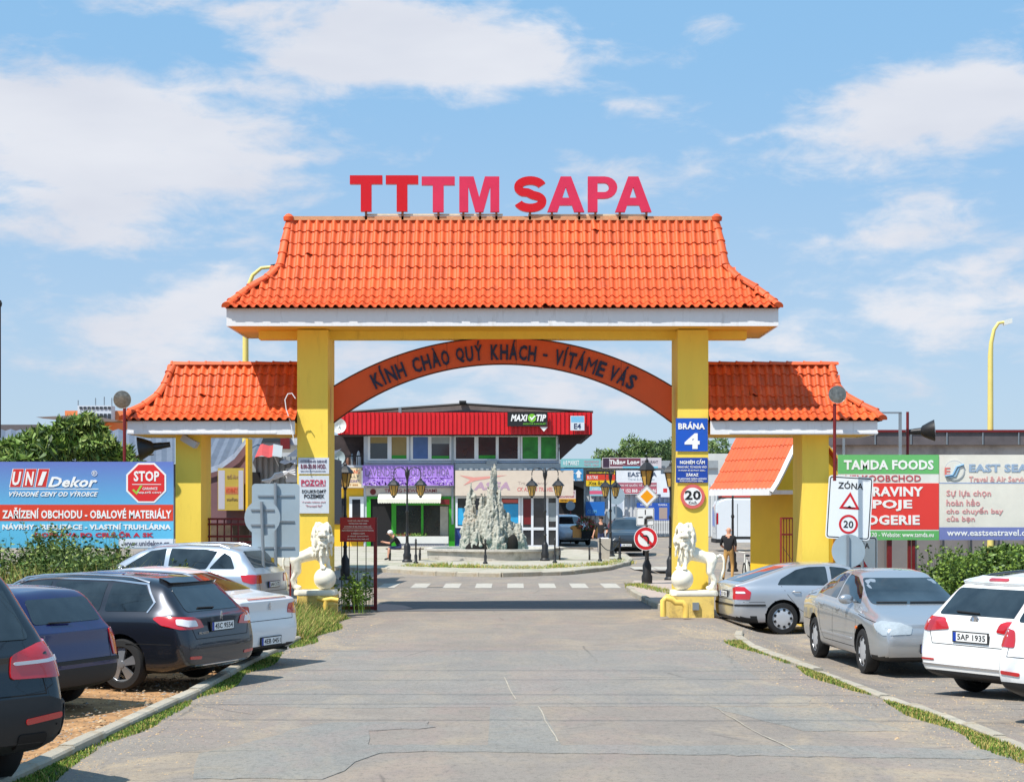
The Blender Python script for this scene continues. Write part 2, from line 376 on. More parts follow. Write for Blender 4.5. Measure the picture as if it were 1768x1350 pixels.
# ---------------- ground ----------------
def kerbL(y): return interp([(0, -4.9), (14.6, -4.3), (17.7, -4.17), (21.3, -3.95), (24, -3.93), (28.8, -3.76), (34, -3.7), (36, -3.62), (200, -3.62)], y)
def kerbR(y): return interp([(0, 5.35), (16.3, 4.97), (19.5, 4.81), (23.4, 4.42), (27.8, 4.0), (31.4, 4.05), (200, 4.05)], y)
def asphalt_mat(name, c, patch, sandw):
    mm = bpy.data.materials.new(name); mm.use_nodes = True; nt = mm.node_tree; N = nt.nodes; L = nt.links; b = N['Principled BSDF']
    g = N.new('ShaderNodeNewGeometry'); pos = g.outputs['Position']
    def nz(sc, det=6, ro=.6, st=(1,1,1), dist=0):
        mp = N.new('ShaderNodeMapping'); mp.inputs['Scale'].default_value = st; L.new(pos, mp.inputs[0])
        n = N.new('ShaderNodeTexNoise'); n.inputs['Scale'].default_value = sc; n.inputs['Detail'].default_value = det; n.inputs['Roughness'].default_value = ro; n.inputs['Distortion'].default_value = dist
        L.new(mp.outputs[0], n.inputs[0]); return n.outputs[0]
    def mr(x, a, bb, lo=0, hi=1):
        r = N.new('ShaderNodeMapRange'); r.inputs[1].default_value = a; r.inputs[2].default_value = bb; r.inputs[3].default_value = lo; r.inputs[4].default_value = hi; L.new(x, r.inputs[0]); return r.outputs[0]
    def mx(f, a, bb, bl='MIX'):
        x = N.new('ShaderNodeMix'); x.data_type = 'RGBA'; x.blend_type = bl
        for i, v in ((0, f), (6, a), (7, bb)):
            if isinstance(v, bpy.types.NodeSocket): L.new(v, x.inputs[i])
            else: x.inputs[i].default_value = v if i == 0 else (*v, 1)
        return x.outputs[2]
    def mul(a, k):
        n = N.new('ShaderNodeMath'); n.operation = 'MULTIPLY'; n.use_clamp = True; L.new(a, n.inputs[0])
        if isinstance(k, float): n.inputs[1].default_value = k
        else: L.new(k, n.inputs[1])
        return n.outputs[0]
    base = mx(mr(nz(.35, 5, .6, (1, .6, 1), .4), .35, .65), c, patch)
    base = mx(mr(nz(1.5, 8, .7), .42, .75, 0, .85), base, tuple(v * .78 for v in c))
    base = mx(mr(nz(.7, 6, .65, (1, .5, 1), 1.0), .5, .6, 0, .35), base, lin((150, 128, 120)))
    sand = lin((196, 172, 134))
    sep = N.new('ShaderNodeSeparateXYZ'); L.new(pos, sep.inputs[0])
    ab = N.new('ShaderNodeMath'); ab.operation = 'ABSOLUTE'; L.new(sep.outputs[0], ab.inputs[0])
    edge = mr(ab.outputs[0], 1.6, 4.2, .35, 1.0)
    base = mx(mul(mul(mr(nz(.9, 7, .7, (1, .45, 1), .8), .48, .72), edge), sandw), base, sand)
    base = mx(mr(nz(95, 2, .6), .42, .7, 0, .8), base, tuple(min(1, v * 1.5) for v in c))      # stone chips
    base = mx(mr(nz(60, 3, .7, (1.1, .8, 1)), .52, .72, 0, .5), base, tuple(v * .45 for v in c))
    base = mx(mr(nz(16, 5, .8, (1, .6, 1)), .5, .7, 0, .75), base, tuple(v * .6 for v in c))
    base = mx(mr(nz(11, 5, .8, (1, .6, 1)), .55, .75, 0, .6), base, tuple(min(1, v * 1.35) for v in c))
    crk = N.new('ShaderNodeTexVoronoi'); crk.feature = 'DISTANCE_TO_EDGE'; crk.inputs['Scale'].default_value = .32
    dv = N.new('ShaderNodeMix'); dv.data_type = 'VECTOR'; dv.inputs[0].default_value = .12; L.new(pos, dv.inputs[4])
    nn = N.new('ShaderNodeTexNoise'); nn.inputs['Scale'].default_value = 1.2; nn.inputs['Detail'].default_value = 8; L.new(pos, nn.inputs[0]); L.new(nn.outputs[1], dv.inputs[5]); L.new(dv.outputs[1], crk.inputs[0])
    base = mx(mul(mr(crk.outputs[0], 0, .006, 1, 0), mr(nz(.5, 3), .5, .6, 0, .7)), base, tuple(v * .5 for v in c))
    L.new(base, b.inputs['Base Color']); b.inputs['Roughness'].default_value = .88; b.inputs['Specular IOR Level'].default_value = .3
    bp = N.new('ShaderNodeBump'); bp.inputs['Strength'].default_value = .5; bp.inputs['Distance'].default_value = .01; L.new(nz(150, 3), bp.inputs['Height']); L.new(bp.outputs[0], b.inputs['Normal'])
    return mm
ASPH = asphalt_mat('old_asphalt', lin((131, 123, 115)), lin((145, 137, 127)), .95)
DIRT = mat('orange_dirt', (184, 140, 94), .95, var=.22, vscale=1.3, bump=1.0, bscale=14, dirt=(138, 104, 72), dscale=2.2, dthr=(.4, .62))
def axis(fine_lo, fine_hi, step, far):
    a = [v for v in far if v < fine_lo]; x = fine_lo
    while x <= fine_hi + 1e-6: a.append(round(x, 4)); x += step
    return a + [v for v in far if v > fine_hi]
def sheet(name, xs, ys, zf, m, keep=None, sm=True):
    me = bpy.data.meshes.new(name); nx = len(xs); idx = {}
    v = []
    for j, y in enumerate(ys):
        for i, x in enumerate(xs):
            v.append((x(y) if callable(x) else x, y, 0))
    v = [(a, b_, zf(a, b_)) for a, b_, _ in v]
    f = [(j*nx+i, j*nx+i+1, (j+1)*nx+i+1, (j+1)*nx+i) for j in range(len(ys)-1) for i in range(nx-1)]
    if keep: f = [q for q in f if keep(sum(v[k][0] for k in q)/4, sum(v[k][1] for k in q)/4)]
    me.from_pydata(v, [], f); me.update()
    o = link_mesh(name, me, m, None, (0, 0, 0), 60 if sm else None); return tag(o, kind='structure')
gx = axis(-12, 12, .25, [-3000, -800, -300, -120, -60, -40, -30, -20, -16, 16, 20, 30, 40, 60, 120, 300, 800, 3000])
gy = axis(8, 64, .5, [-200, -50, 0, 4, 70, 80, 100, 140, 300, 800, 3000])
def bumpz(x, y): return .012 * mnoise.noise(Vector((x * .9, y * .9, 3.3))) if abs(x) < 20 and y < 70 else 0
sheet('ground', gx, gy, lambda x, y: gz(x, y) - .03 + bumpz(x, y) * (1 if x < kerbL(y) else 0), DIRT)
rx_ = [lambda y: kerbL(y) + .12] + [v for v in gx if -3.5 <= v <= 200]
sheet('road', rx_, axis(8, 36, .5, [0, 4]), lambda x, y: gz(x, y), ASPH)
sheet('road_beyond', [-60, -30, -20] + [v for v in gx if -12 <= v <= 120], axis(36, 64, .5, [70, 80, 100, 140, 170]), lambda x, y: gz(x, y), ASPH)['kind'] = 'structure'
bpy.data.objects['road_beyond'].name = 'road'

# repairs in the asphalt and a painted gate shadow, sheets 4 mm up
PATCH = asphalt_mat('repair_asphalt', lin((131, 127, 121)), lin((141, 136, 129)), .75)
PATCH2 = asphalt_mat('fine_repair_asphalt', lin((128, 126, 121)), lin((137, 135, 129)), .6)
def patch(pts, m, dz=.003, name='asphalt_repair_or_shadow', rough_=.05, seed=0):
    rnd = random.Random(seed); poly = []
    for i, (a, b_) in enumerate(pts):
        c = pts[(i + 1) % len(pts)]; n = max(2, int(math.hypot(c[0]-a, c[1]-b_) / 26))
        for k in range(n):
            t = k / n; px = a + (c[0]-a)*t; py = b_ + (c[1]-b_)*t; D = HC * F / (py - HY); poly.append((PX(px, D) + rnd.uniform(-rough_, rough_), D + rnd.uniform(-rough_, rough_)))
    me = bpy.data.meshes.new(name); n_ = len(poly); me.from_pydata([(x, y, gz(x, y) + dz) for x, y in poly] + [(x, y, gz(x, y) - .02) for x, y in poly], [], [tuple(range(n_))] + [(i, (i+1)%n_, n_+(i+1)%n_, n_+i) for i in range(n_)])
    bm = bmesh.new(); bm.from_mesh(me); bmesh.ops.recalc_face_normals(bm, faces=bm.faces); bm.to_mesh(me); bm.free()
    if me.polygons[0].normal.z < 0: me.flip_normals()
    return tag(link_mesh(name, me, m, None, (0, 0, 0)), kind='structure')
patch([(590,1122),(1240,1122),(1300,1165),(1400,1205),(1398,1218),(560,1222),(380,1215)], PATCH, seed=1)
patch([(840,1219),(930,1219),(972,1290),(850,1288)], PATCH2, .005, seed=2)
patch([(640,1286),(1500,1288),(1768,1300),(1768,1312),(1200,1303),(760,1297),(650,1300),(560,1345),(330,1345),(350,1300),(560,1248),(740,1246),(745,1256),(640,1262)], PATCH2, .007, seed=3)
patch([(1230,1220),(1430,1222),(1560,1262),(1380,1262)], PATCH2, .005, seed=4)
patch([(660,1040),(1130,1034),(1120,1052),(870,1054),(650,1056)], mat('painted_gate_shadow', (92, 90, 90), .85, var=.1, vscale=2), .009, seed=5)  # shadow band of the gate roof, painted dark on the road
SEAL = mat('joint_filler', (176, 166, 148), .9, var=.2, vscale=9)
def seam(px, w=.02, name='seam', seed=0):
    rnd = random.Random(seed); pts = []
    for (a, b_), (c, d) in zip(px, px[1:]):
        n = max(2, int(math.hypot(c-a, d-b_) / 8))
        for k in range(n): t = k / n; pts.append((a+(c-a)*t+rnd.uniform(-1.5,1.5), b_+(d-b_)*t))
    v = []; 
    for a, b_ in pts:
        D = HC*F/(b_-HY); x = PX(a, D); ww = w*rnd.uniform(.3, 1.1); v += [(x-ww, D, gz(x,D)+.011), (x+ww, D, gz(x,D)+.011)]
    f = [(2*i, 2*i+1, 2*i+3, 2*i+2) for i in range(len(pts)-1)]
    me = bpy.data.meshes.new(name); me.from_pydata(v, [], f); tag(link_mesh(name, me, SEAL, None, (0,0,0)), kind='structure')
for i, s in enumerate([[(870,1170),(880,1190),(896,1216)],[(930,1220),(942,1245),(968,1288)],[(1235,1222),(1300,1262),(1380,1300)]]): seam(s, .008, 'road_seam', i)

patch([(640,1046),(668,1043),(700,1046),(712,1050),(690,1055),(650,1056)], mat('wet_brown_stain', (96, 72, 54), .45, var=.3, vscale=3), .012, 'wet_stain', seed=6)
def scatter_stones(name, n, spot, mats, s0, s1, seed):
    r = random.Random(seed); b = MB()
    for _ in range(n):
        x, y = spot(r); z = gz(x, y); s_ = r.uniform(s0, s1) * (1 + (r.random() < .04)); a, c, h = s_*r.uniform(.7,1.3), s_*r.uniform(.7,1.3), s_*r.uniform(.4,.8)
        b.add([(x+a,y,z),(x,y+c,z),(x-a,y,z),(x,y-c,z),(x+a*.2,y-c*.1,z+h)], [(0,1,4),(1,2,4),(2,3,4),(3,0,4)], r.randrange(len(mats)))
    o = b.build(name, mats, None, (0,0,0), fix=False); o['kind'] = 'stuff'; return o
STM = [mat('pebble_tan', (188,160,124), .9), mat('pebble_grey', (150,142,132), .9), mat('pebble_brown', (120,92,66), .9)]
scatter_stones('gravel', 9000, lambda r: (lambda y: (kerbL(y) - .1 - r.random()**1.2*4.5, y))(r.uniform(11, 31)), STM, .006, .022, 21)
scatter_stones('gravel', 7000, lambda r: (lambda y: ((kerbL(y) + .15 + abs(r.gauss(0,.55))) if r.random() < .5 else (kerbR(y) - .1 - abs(r.gauss(0,.5))), y))(r.uniform(11, 33)), STM[:2], .004, .012, 22)
scatter_stones('gravel', 5000, lambda r: (lambda y: (kerbR(y) + .1 + r.random()*5.0, y))(r.uniform(15, 34)), STM[:2], .005, .013, 23)
# zebra crossing
wp = mat('road_paint', (184, 178, 166), .8, var=.1, vscale=5, dirt=(150, 144, 136), dscale=6, dthr=(.45, .7))
def stripe(px0, D0, D1, w=.47):
    x = PX(px0, 48.7); b = MB(); b.add([(x, D0, .006), (x+w, D0, .006), (x+w, D1, .006), (x, D1, .006)], [(0,1,2,3)])
    return tag(b.build('crossing_stripe', wp, loc=(x, D0, 0), fix=False), kind='structure')
for i in range(9): stripe(658 + 54.5 * i, 47.3, 50.0)
for px in (1090, 1130): 
    x = PX(px, 62); b = MB(); b.add([(x, 60.5, .006), (x+.8, 60.5, .006), (x+.8, 63, .006), (x, 63, .006)], [(0,1,2,3)]); tag(b.build('crossing_stripe', wp, fix=False), kind='structure')

# kerbs: individual stones
def kerb(name, line, step, w, h, m=KERB, side=0):
    rt = bpy.data.objects.new(name, None); col.objects.link(rt); rt['kind'] = 'structure'; OFF[rt.name] = Vector((0,0,0))
    me = None; seg = []
    L_ = [Vector(p) for p in line]; cur = L_[0].copy(); pts = [cur.copy()]; i = 1
    dist = 0
    # resample
    out = [L_[0]]; need = step
    for a, b_ in zip(L_, L_[1:]):
        d = (b_ - a).length; t = 0
        while d - t >= need: t += need; out.append(a + (b_ - a) * (t / d)); need = step
        need -= (d - t)
    mb = MB(); q = .02
    v = [(-.5,-w/2,-.1),(.5,-w/2,-.1),(.5,w/2,-.1),(-.5,w/2,-.1),(-.5,-w/2,h-q),(.5,-w/2,h-q),(.5,w/2,h-q),(-.5,w/2,h-q),(-.5,-w/2+q,h),(.5,-w/2+q,h),(.5,w/2-q,h),(-.5,w/2-q,h)]
    mb.add(v, [(0,1,5,4),(2,3,7,6),(1,2,6,5),(3,0,4,7),(4,5,9,8),(6,7,11,10),(8,9,10,11),(5,6,10,9),(7,4,8,11)])
    base = None
    for a, b_ in zip(out, out[1:]):
        if base is None: base = mb.build('kerb_stone', m, rt); o = base
        else: o = base.copy(); col.objects.link(o)
        d = b_ - a; c = (a + b_) / 2; ang = math.atan2(d.y, d.x) + random.uniform(-.012, .012)
        o.parent = rt; o.location = (c.x, c.y, gz(c.x, c.y) + random.uniform(-.012, .012)); o.rotation_euler = (random.uniform(-.02,.02), 0, ang); o.scale = (d.length - .012, 1, 1)
    return rt
kerb('kerb', [(kerbL(y), y, 0) for y in range(9, 34)], 1.0, .17, .09)
kerb('kerb', [(kerbR(y), y, 0) for y in range(9, 31)] + [(4.1, 30.6, 0), (4.3, 31.3, 0)], 1.0, .15, .05)

# grass strips beside the kerbs
def strip(kf, y0, y1, w0, w1, dens, side):
    def sp(r):
        y = y0 + (y1 - y0) * r.random() ** 1.3; g = mnoise.noise(Vector((kf(y), y * .55, 1.7 * side)))
        if g < -.22 + .3 * r.random() - .12: return None
        d = w0 + (w1 - w0) * r.random() ** 1.5 * (.6 + g); return (kf(y) + side * d, y, .5 + .6 * max(0, g))
    return sp
tag(blades('grass_verge', strip(kerbL, 9, 35, .08, .42, 1, 1), 30000, .075, [GRS[0], GRS[1], GRS[1], GRS[2], GRS[3]], seed=4, wd=.006), 'narrow strip of green grass along the left kerb', 'grass', kind='stuff')
tag(blades('grass_verge', strip(kerbR, 9, 29, .08, .36, 1, -1), 24000, .075, [GRS[0], GRS[1], GRS[2], GRS[2], GRS[3]], seed=5, wd=.006), 'patchy dry green grass along the right kerb', 'grass', kind='stuff')

# ---------------- tiled roofs ----------------
PITCH = .182
def tile_proto():
    n = 8; top = []; 
    for i in range(n + 1):
        u = i / n; z = .002 - .006 * math.sin(math.pi * u / .4) if u < .4 else .056 * math.sin(math.pi * (u - .4) / .6) ** .8
        top.append(((u - .5) * (PITCH + .012), z))
    v = []; L = 1.0
    for x, z in top: v.append((x, 0, z - .004))
    for x, z in top: v.append((x, L * 1.07, z + .019))
    for x, z in top: v.append((x, L * 1.07, z + .002))
    k = n + 1; f = [(i, i+1, k+i+1, k+i) for i in range(n)] + [(k+i, k+i+1, 2*k+i+1, 2*k+i) for i in range(n)]
    return v, f
TV, TF = tile_proto(); TPM = None
def cap_proto(r=.1):
    n = 6; v = []; 
    for y, rr in ((0, r * .86), (.96, r), (.96, r * 1.12), (1.06, r * 1.12)):
        for i in range(n + 1): a = math.pi * i / n; v.append((-math.cos(a) * rr, y, math.sin(a) * rr * .8 - .02))
    k = n + 1; f = [(j*k+i, j*k+i+1, (j+1)*k+i+1, (j+1)*k+i) for j in range(3) for i in range(n)]
    b = len(v); v.append((0, 1.06, -.05)); f += [(3*k+i, 3*k+i+1, b) for i in range(n)]
    return v, f
CV, CF = cap_proto()
def frame(A, B, outward):
    d = B - A; y = d.normalized(); x = y.cross(outward).normalized(); x = -x if False else x; z = x.cross(y)
    M = Matrix((( x.x, d.x, z.x, A.x), (x.y, d.y, z.y, A.y), (x.z, d.z, z.z, A.z), (0,0,0,1))); return M
def place(mesh_holder, name, V_, F_, m, M, parent, off):
    if mesh_holder[0] is None:
        me = bpy.data.meshes.new(name); me.from_pydata(V_, [], F_); me.materials.append(m); me.polygons.foreach_set('use_smooth', [True]*len(F_)); me.set_sharp_from_angle(angle=R(50)); mesh_holder[0] = me
    o = bpy.data.objects.new(name, mesh_holder[0]); col.objects.link(o); o.parent = parent; o.matrix_local = Matrix.Translation(-off) @ M; OFF[o.name] = off; return o
TH, CH = [None], [None]
def tiled_roof(parent, xc, yc, prof, hl, hr, endL, endR, limit=300, front_parts=True, ridge=True):
    """prof: (z, run) rows from ridge down; hl/hr: half length left/right per row; endL/R: hipped end or not"""
    off = OFF[parent.name]; rows = len(prof) - 1; items = []
    def pt(side, x, k): return Vector((x, yc - side * prof[k][1], prof[k][0]))
    jit = random.Random(3)
    base = MB(); 
    for side in (1, -1):
        for k in range(rows):
            xl0, xr0, xl1, xr1 = xc - hl[k], xc + hr[k], xc - hl[k+1], xc + hr[k+1]
            a, b_, c, d = pt(side, xl0, k), pt(side, xr0, k), pt(side, xr1, k+1), pt(side, xl1, k+1); base.add([p - Vector((0,0,.02)) for p in (a, b_, c, d)], [(0,1,2,3)])
    for sgn, hh, e in ((-1, hl, endL), (1, hr, endR)):
        for k in range(rows):
            x0, x1 = xc + sgn * hh[k], xc + sgn * hh[k+1]
            q = [Vector((x0, yc - prof[k][1], prof[k][0])), Vector((x0, yc + prof[k][1], prof[k][0])), Vector((x1, yc + prof[k+1][1], prof[k+1][0])), Vector((x1, yc - prof[k+1][1], prof[k+1][0]))]
            if e: base.add([p - Vector((0,0,.02)) for p in q], [(0,1,2,3)])
    rf = base.build('roof', UNDER, parent); rest = MB()
    def add(M, as_part):
        if as_part: place(TH, 'roof_tile', TV, TF, TILE, M, rf, off)
        else: rest.add([M @ Vector(v) for v in TV], TF)
    n_part = 0
    for side in (1, -1):
        for k in range(rows):
            lo, hi = xc - (hl[k] + hl[k+1]) / 2, xc + (hr[k] + hr[k+1]) / 2
            i0 = math.ceil((lo - xc) / PITCH - .1); i1 = math.floor((hi - xc) / PITCH + .1)
            for i in range(i0, i1 + 1):
                x = xc + i * PITCH; A = pt(side, x, k); B = pt(side, x, k + 1); nrm = Vector((0, -side, 1))
                A += Vector((jit.uniform(-.004,.004), 0, 0)); B += Vector((jit.uniform(-.006,.006), -side * jit.uniform(-.006,.008), jit.uniform(0, .006)))
                if jit.random() < .012: B += Vector((jit.uniform(-.03,.03), 0, .03))
                part = side == 1 and front_parts and n_part < limit
                add(frame(A, B, nrm), part); n_part += part
    for sgn, hh, e in ((-1, hl, endL), (1, hr, endR)):
        if not e: continue
        for k in range(rows):
            w = (prof[k][1] + prof[k+1][1]) / 2; nn = int(w / PITCH)
            for i in range(-nn, nn + 1):
                A = Vector((xc + sgn*hh[k], yc + i*PITCH, prof[k][0])); B = Vector((xc + sgn*hh[k+1], yc + i*PITCH, prof[k+1][0])); add(frame(A, B, Vector((sgn, 0, .4))), False)
        for side in (1, -1):
            for k in range(rows):
                A = Vector((xc + sgn*hh[k], yc - side*prof[k][1], prof[k][0] + .055)); B = Vector((xc + sgn*hh[k+1], yc - side*prof[k+1][1], prof[k+1][0] + .055))
                if k % 1 == 0: place(CH, 'hip_tile', CV, CF, TILE, frame(A, B, Vector((sgn*.6, -side, 1))), rf, off)
    o = rest.build('roof_tiles_beyond', TILES, rf, smooth=50, fix=False); o['kind'] = 'stuff'
    if ridge:
        x = xc - hl[0] - .05; Z = prof[0][0] + .03
        while x < xc + hr[0]:
            place(CH, 'ridge_tile', CV, CF, TILE, frame(Vector((x + .37, yc, Z)), Vector((x, yc, Z)), Vector((0, 0, 1))), rf, off); x += .37
    return rf
# ---------------- main gate ----------------
YF, YB, YC = 35.3, 38.0, 36.65
def wallbox(b, px0, px1, D, D1, z0, z1): return b.box(PX(px0, D), PX(px1, D), D, D1, z0, z1)
GX = PX(868, YC)
gate = root('entrance_gate', (GX, YC, 0), 'tall yellow gate with orange arch band and big orange tiled roof over the road', 'gate')
zs0, zs1 = PZ(563, YF), PZ(531, YF)
PF = 36.05; PB = 37.4
for a, b_ in ((513, 566), (1170, 1223)):
    b = MB(); wallbox(b, a, b_, PF, PB, -.3, zs0 - .003); b.build('pillar', YEL, gate)
b = MB(); xl, xr = PX(391, YF), PX(1344, YF)
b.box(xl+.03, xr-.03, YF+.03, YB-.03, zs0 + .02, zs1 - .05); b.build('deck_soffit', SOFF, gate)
b = MB()
for x0, x1, y0, y1 in ((xl, xr, YF, YF+.028), (xl, xr, YB-.028, YB), (xl, xl+.028, YF+.03, YB-.03), (xr-.028, xr, YF+.03, YB-.03)): b.box(x0, x1, y0, y1, zs0, zs1)
b.build('fascia_board', FASC, gate)
b = MB(); b.box(xl+.5, xr-.5, YC-.18, YC+.18, zs0-.16, zs0+.018); b.build('beam', YEL, gate)
MAINP = [(378,0),(399,.10),(420,.24),(441,.38),(461,.52),(481,.68),(499,.85),(513,1.02),(524,1.20),(531,1.46)]
prof = [(PZ(y, YC - r), r) for y, r in MAINP]
hwp = [(375,366),(400,372),(425,378),(461,385),(478,400),(495,431),(512,453),(524,469),(531,477)]
hl = [interp(hwp, y) / F * (YC - r) for y, r in MAINP]
tiled_roof(gate, GX, YC, prof, hl, hl, True, True, 300, ridge=False)
b = MB(); b.box(GX-hl[0], GX+hl[0], YC-.07, YC+.07, prof[0][0]-.04, prof[0][0]+.045); b.build('ridge_mortar_strip', MORT, gate)
b = MB()
for s in (-1, 1): b.lathe((GX+s*(hl[0]+.03), YC-.04, prof[0][0]-.05), [(.11,0),(.12,.08),(.06,.14),(0,.16)], 10)
b.build('ridge_end_cap', TILES, gate, smooth=40)
# arch band
AC = (868, 583); D = 36.5
def arc_z(half, sag, x):   # drop below the crown
    Rr = (half*half + sag*sag) / (2*sag); return Rr - math.sqrt(max(0, Rr*Rr - x*x))
SH = 292
ring = []; n = 40
b = MB(); ym = (D, D + .16)
for i in range(n + 1):
    t = -1 + 2 * i / n; x = t * SH
    z0 = PZ(583 + arc_z(SH, 84, x), D); z1 = PZ(629 + arc_z(SH, 101, x), D); X_ = PX(868 + x, D)
    ring.append((X_, z0, z1))
v = []; 
for X_, z0, z1 in ring: v += [(X_, ym[0], z0), (X_, ym[0], z1), (X_, ym[1], z1), (X_, ym[1], z0)]
f = [(4*i+k, 4*i+(k+1)%4, 4*i+4+(k+1)%4, 4*i+4+k) for i in range(n) for k in range(4)] + [(0,1,2,3), (4*n+3,4*n+2,4*n+1,4*n)]
b.add(v, f); arch = b.build('arch_band', BAND, gate)
b = MB()
for pts in ([(X_, ym[0]-.008, z0) for X_, z0, z1 in ring], [(X_, ym[0]-.008, z1) for X_, z0, z1 in ring]): b.tube(pts, .014, 4)
b.build('arch_edge_trim', mat('brown_trim', (70, 38, 26), .6), arch)
for k in (-.62, -.33, .08, .4, .7):
    x = k * SH; b = MB(); z0 = PZ(584 + arc_z(SH, 84, x), D); z1 = PZ(628 + arc_z(SH, 101, x), D); b.box(PX(868+x, D)-.003, PX(868+x, D)+.003, ym[0]-.0025, ym[0]+.01, z1, z0); b.build('panel_joint', mat('brown_trim', (70,38,26)), arch)
b = MB(); b.box(PX(866, 36.5)-.008, PX(866, 36.5)+.008, 36.55, 36.6, PZ(584, 36.5), zs0); b.build('hanger_rod', IRON, arch)
# lettering letter by letter along the arc (photo x, y, angle from the arc)
Rm = (SH*SH + 92*92) / (2*92)
words = [("KÍNH", 642, 700), ("CHÀO", 711, 777), ("QUÝ", 786, 834), ("KHÁCH", 846, 927), ("-", 937, 946), ("VÍTÁME", 957, 1046), ("VÁS", 1052, 1098)]
CW = {'I': .45, 'Í': .45, 'M': 1.25, '-': .7, 'Q': 1.05, 'N': 1.05}
for w_, x0, x1 in words:
    ws = [CW.get(c, 1) for c in w_]; tot = sum(ws); cum = 0
    for c, ww in zip(w_, ws):
        xm = x0 + (x1 - x0) * (cum + ww / 2) / tot; cum += ww; dx = xm - 868; ang = math.asin(dx / Rm)
        ymid = 583 + 23 + 2 + (arc_z(SH, 84, dx) + arc_z(SH, 101, dx)) / 2
        wpx = (x1 - x0) * ww / tot / math.cos(ang) * .84
        hpx = 26.5 if c not in 'ÁÀÍÝ' else 34; up = 0 if hpx < 30 else 4.2
        if c == '-': hpx = 4
        text(c, P(xm + up*math.sin(ang), ymid - up*math.cos(ang), D - .02), wpx/F*D*(1 if c not in 'IÍ' else .8), hpx/F*D, NAVY, arch, bold=.0 if c == 'M' else .042, depth=.015, spin=ang)
# big rooftop letters
def _bowl(r0x, r1x):   # right half of a P
    o = [(.56+.44*math.sin(math.pi*i/10), .69+.31*math.cos(math.pi*i/10)) for i in range(11)]; i_ = [(.56+.155*math.sin(math.pi*i/10), .69+.13*math.cos(math.pi*i/10)) for i in range(10,-1,-1)]; return o + i_
def _s():
    w_, h_ = 55.0, 62.0
    cl = [(.5+.375*math.cos(R(a)), .705+.185*math.sin(R(a))) for a in range(14, 236, 12)] + [(.42,.55),(.5,.515),(.58,.48)] + [(.5+.38*math.cos(R(a)), .30+.185*math.sin(R(a))) for a in range(50, -176, -12)]
    cl = [(x*w_, y*h_) for x, y in cl]; L_, R_ = [], []
    for i, p in enumerate(cl):
        a, b_ = cl[max(0,i-1)], cl[min(len(cl)-1,i+1)]; d = Vector((b_[0]-a[0], b_[1]-a[1])).normalized(); t = 7.2
        L_.append(((p[0]-d.y*t)/w_, (p[1]+d.x*t)/h_)); R_.append(((p[0]+d.y*t)/w_, (p[1]-d.x*t)/h_))
    return [[L_[i], R_[i], R_[i+1], L_[i+1]] for i in range(len(cl)-1)]
GLYPH = {'S': [],'T': [[(0,1),(0,.76),(.335,.76),(.335,0),(.665,0),(.665,.76),(1,.76),(1,1)]],
 'M': [[(0,0),(0,1),(.36,1),(.5,.42),(.64,1),(1,1),(1,0),(.775,0),(.775,.72),(.6,0),(.4,0),(.225,.72),(.225,0)]],
 'A': [[(0,0),(.36,1),(.5,1),(.5,.70),(.405,.40),(.5,.40),(.5,.19),(.335,.19),(.275,0)], [(.5,1),(.64,1),(1,0),(.725,0),(.665,.19),(.5,.19),(.5,.40),(.595,.40),(.5,.70)]],
 'P': [[(0,0),(0,1),(.56,1),(.56,.82),(.33,.82),(.33,.56),(.56,.56),(.56,.38),(.33,.38),(.33,0)], _bowl(0,0)]}
DL = 36.6; rl = root('rooftop_lettering', (GX, DL, PZ(372, DL)), 'large red and faded pink capital letters on a steel frame along the roof ridge', 'sign letters')
for c, x0, x1, mm_ in (('T',604,660,REDL),('T',666,722,REDL),('T',728,785,PINKL),('M',793,862,PINKL),('S',888,943,REDL),('A',945,1009,PINKL),('P',1015,1066,PINKL),('A',1062,1125,PINKL)):
    y0, y1 = (303, 365) if x0 < 700 else (305, 366)
    b = MB()
    if c == 'S':
        q = _s(); C0 = P((x0+x1)/2, (y0+y1)/2, DL-.08); kx, kz = (x1-x0)/F*DL, (y1-y0)/F*DL; pr = [(a, b2) for a, b2, _, _ in q] + [(q[-1][3], q[-1][2])]; v = []
        for a, b2 in pr:
            for p2 in (a, b2):
                for dy in (0, .12): v.append(C0 + Vector(((p2[0]-.5)*kx, dy, (p2[1]-.5)*kz)))
        n_ = len(pr); b.add(v, [f_ for i in range(n_-1) for f_ in ((4*i,4*i+2,4*i+6,4*i+4),(4*i+1,4*i+5,4*i+7,4*i+3),(4*i,4*i+4,4*i+5,4*i+1),(4*i+2,4*i+3,4*i+7,4*i+6))] + [(0,1,3,2),(4*n_-4,4*n_-2,4*n_-1,4*n_-3)])
    for pl in GLYPH[c]: b.prism([((x-.5)*(x1-x0)/F*DL, (y-.5)*(y1-y0)/F*DL) for x, y in pl], P((x0+x1)/2, (y0+y1)/2, DL-.08), (1,0,0), (0,0,1), (0,.12,0))
    b.build('letter', mm_, rl)
for x in (632,695,757,800,829,857,915,953,1000,1028,1070,1116): b = MB(); b.box(PX(x,DL)-.025, PX(x,DL)+.025, DL-.02, DL+.03, PZ(380,DL), PZ(365,DL)); b.build('post', RUST, rl)
b = MB(); b.box(PX(632,DL), PX(868,DL), DL+.035, DL+.07, PZ(372,DL), PZ(369,DL)); b.build('rail', mat('cream_painted_steel',(214,200,170),.6,var=.15,vscale=9), rl); b = MB(); b.box(PX(912,DL), PX(1118,DL), DL+.035, DL+.07, PZ(372.5,DL), PZ(369.5,DL)); b.build('rail', MATS['cream_painted_steel'], rl)

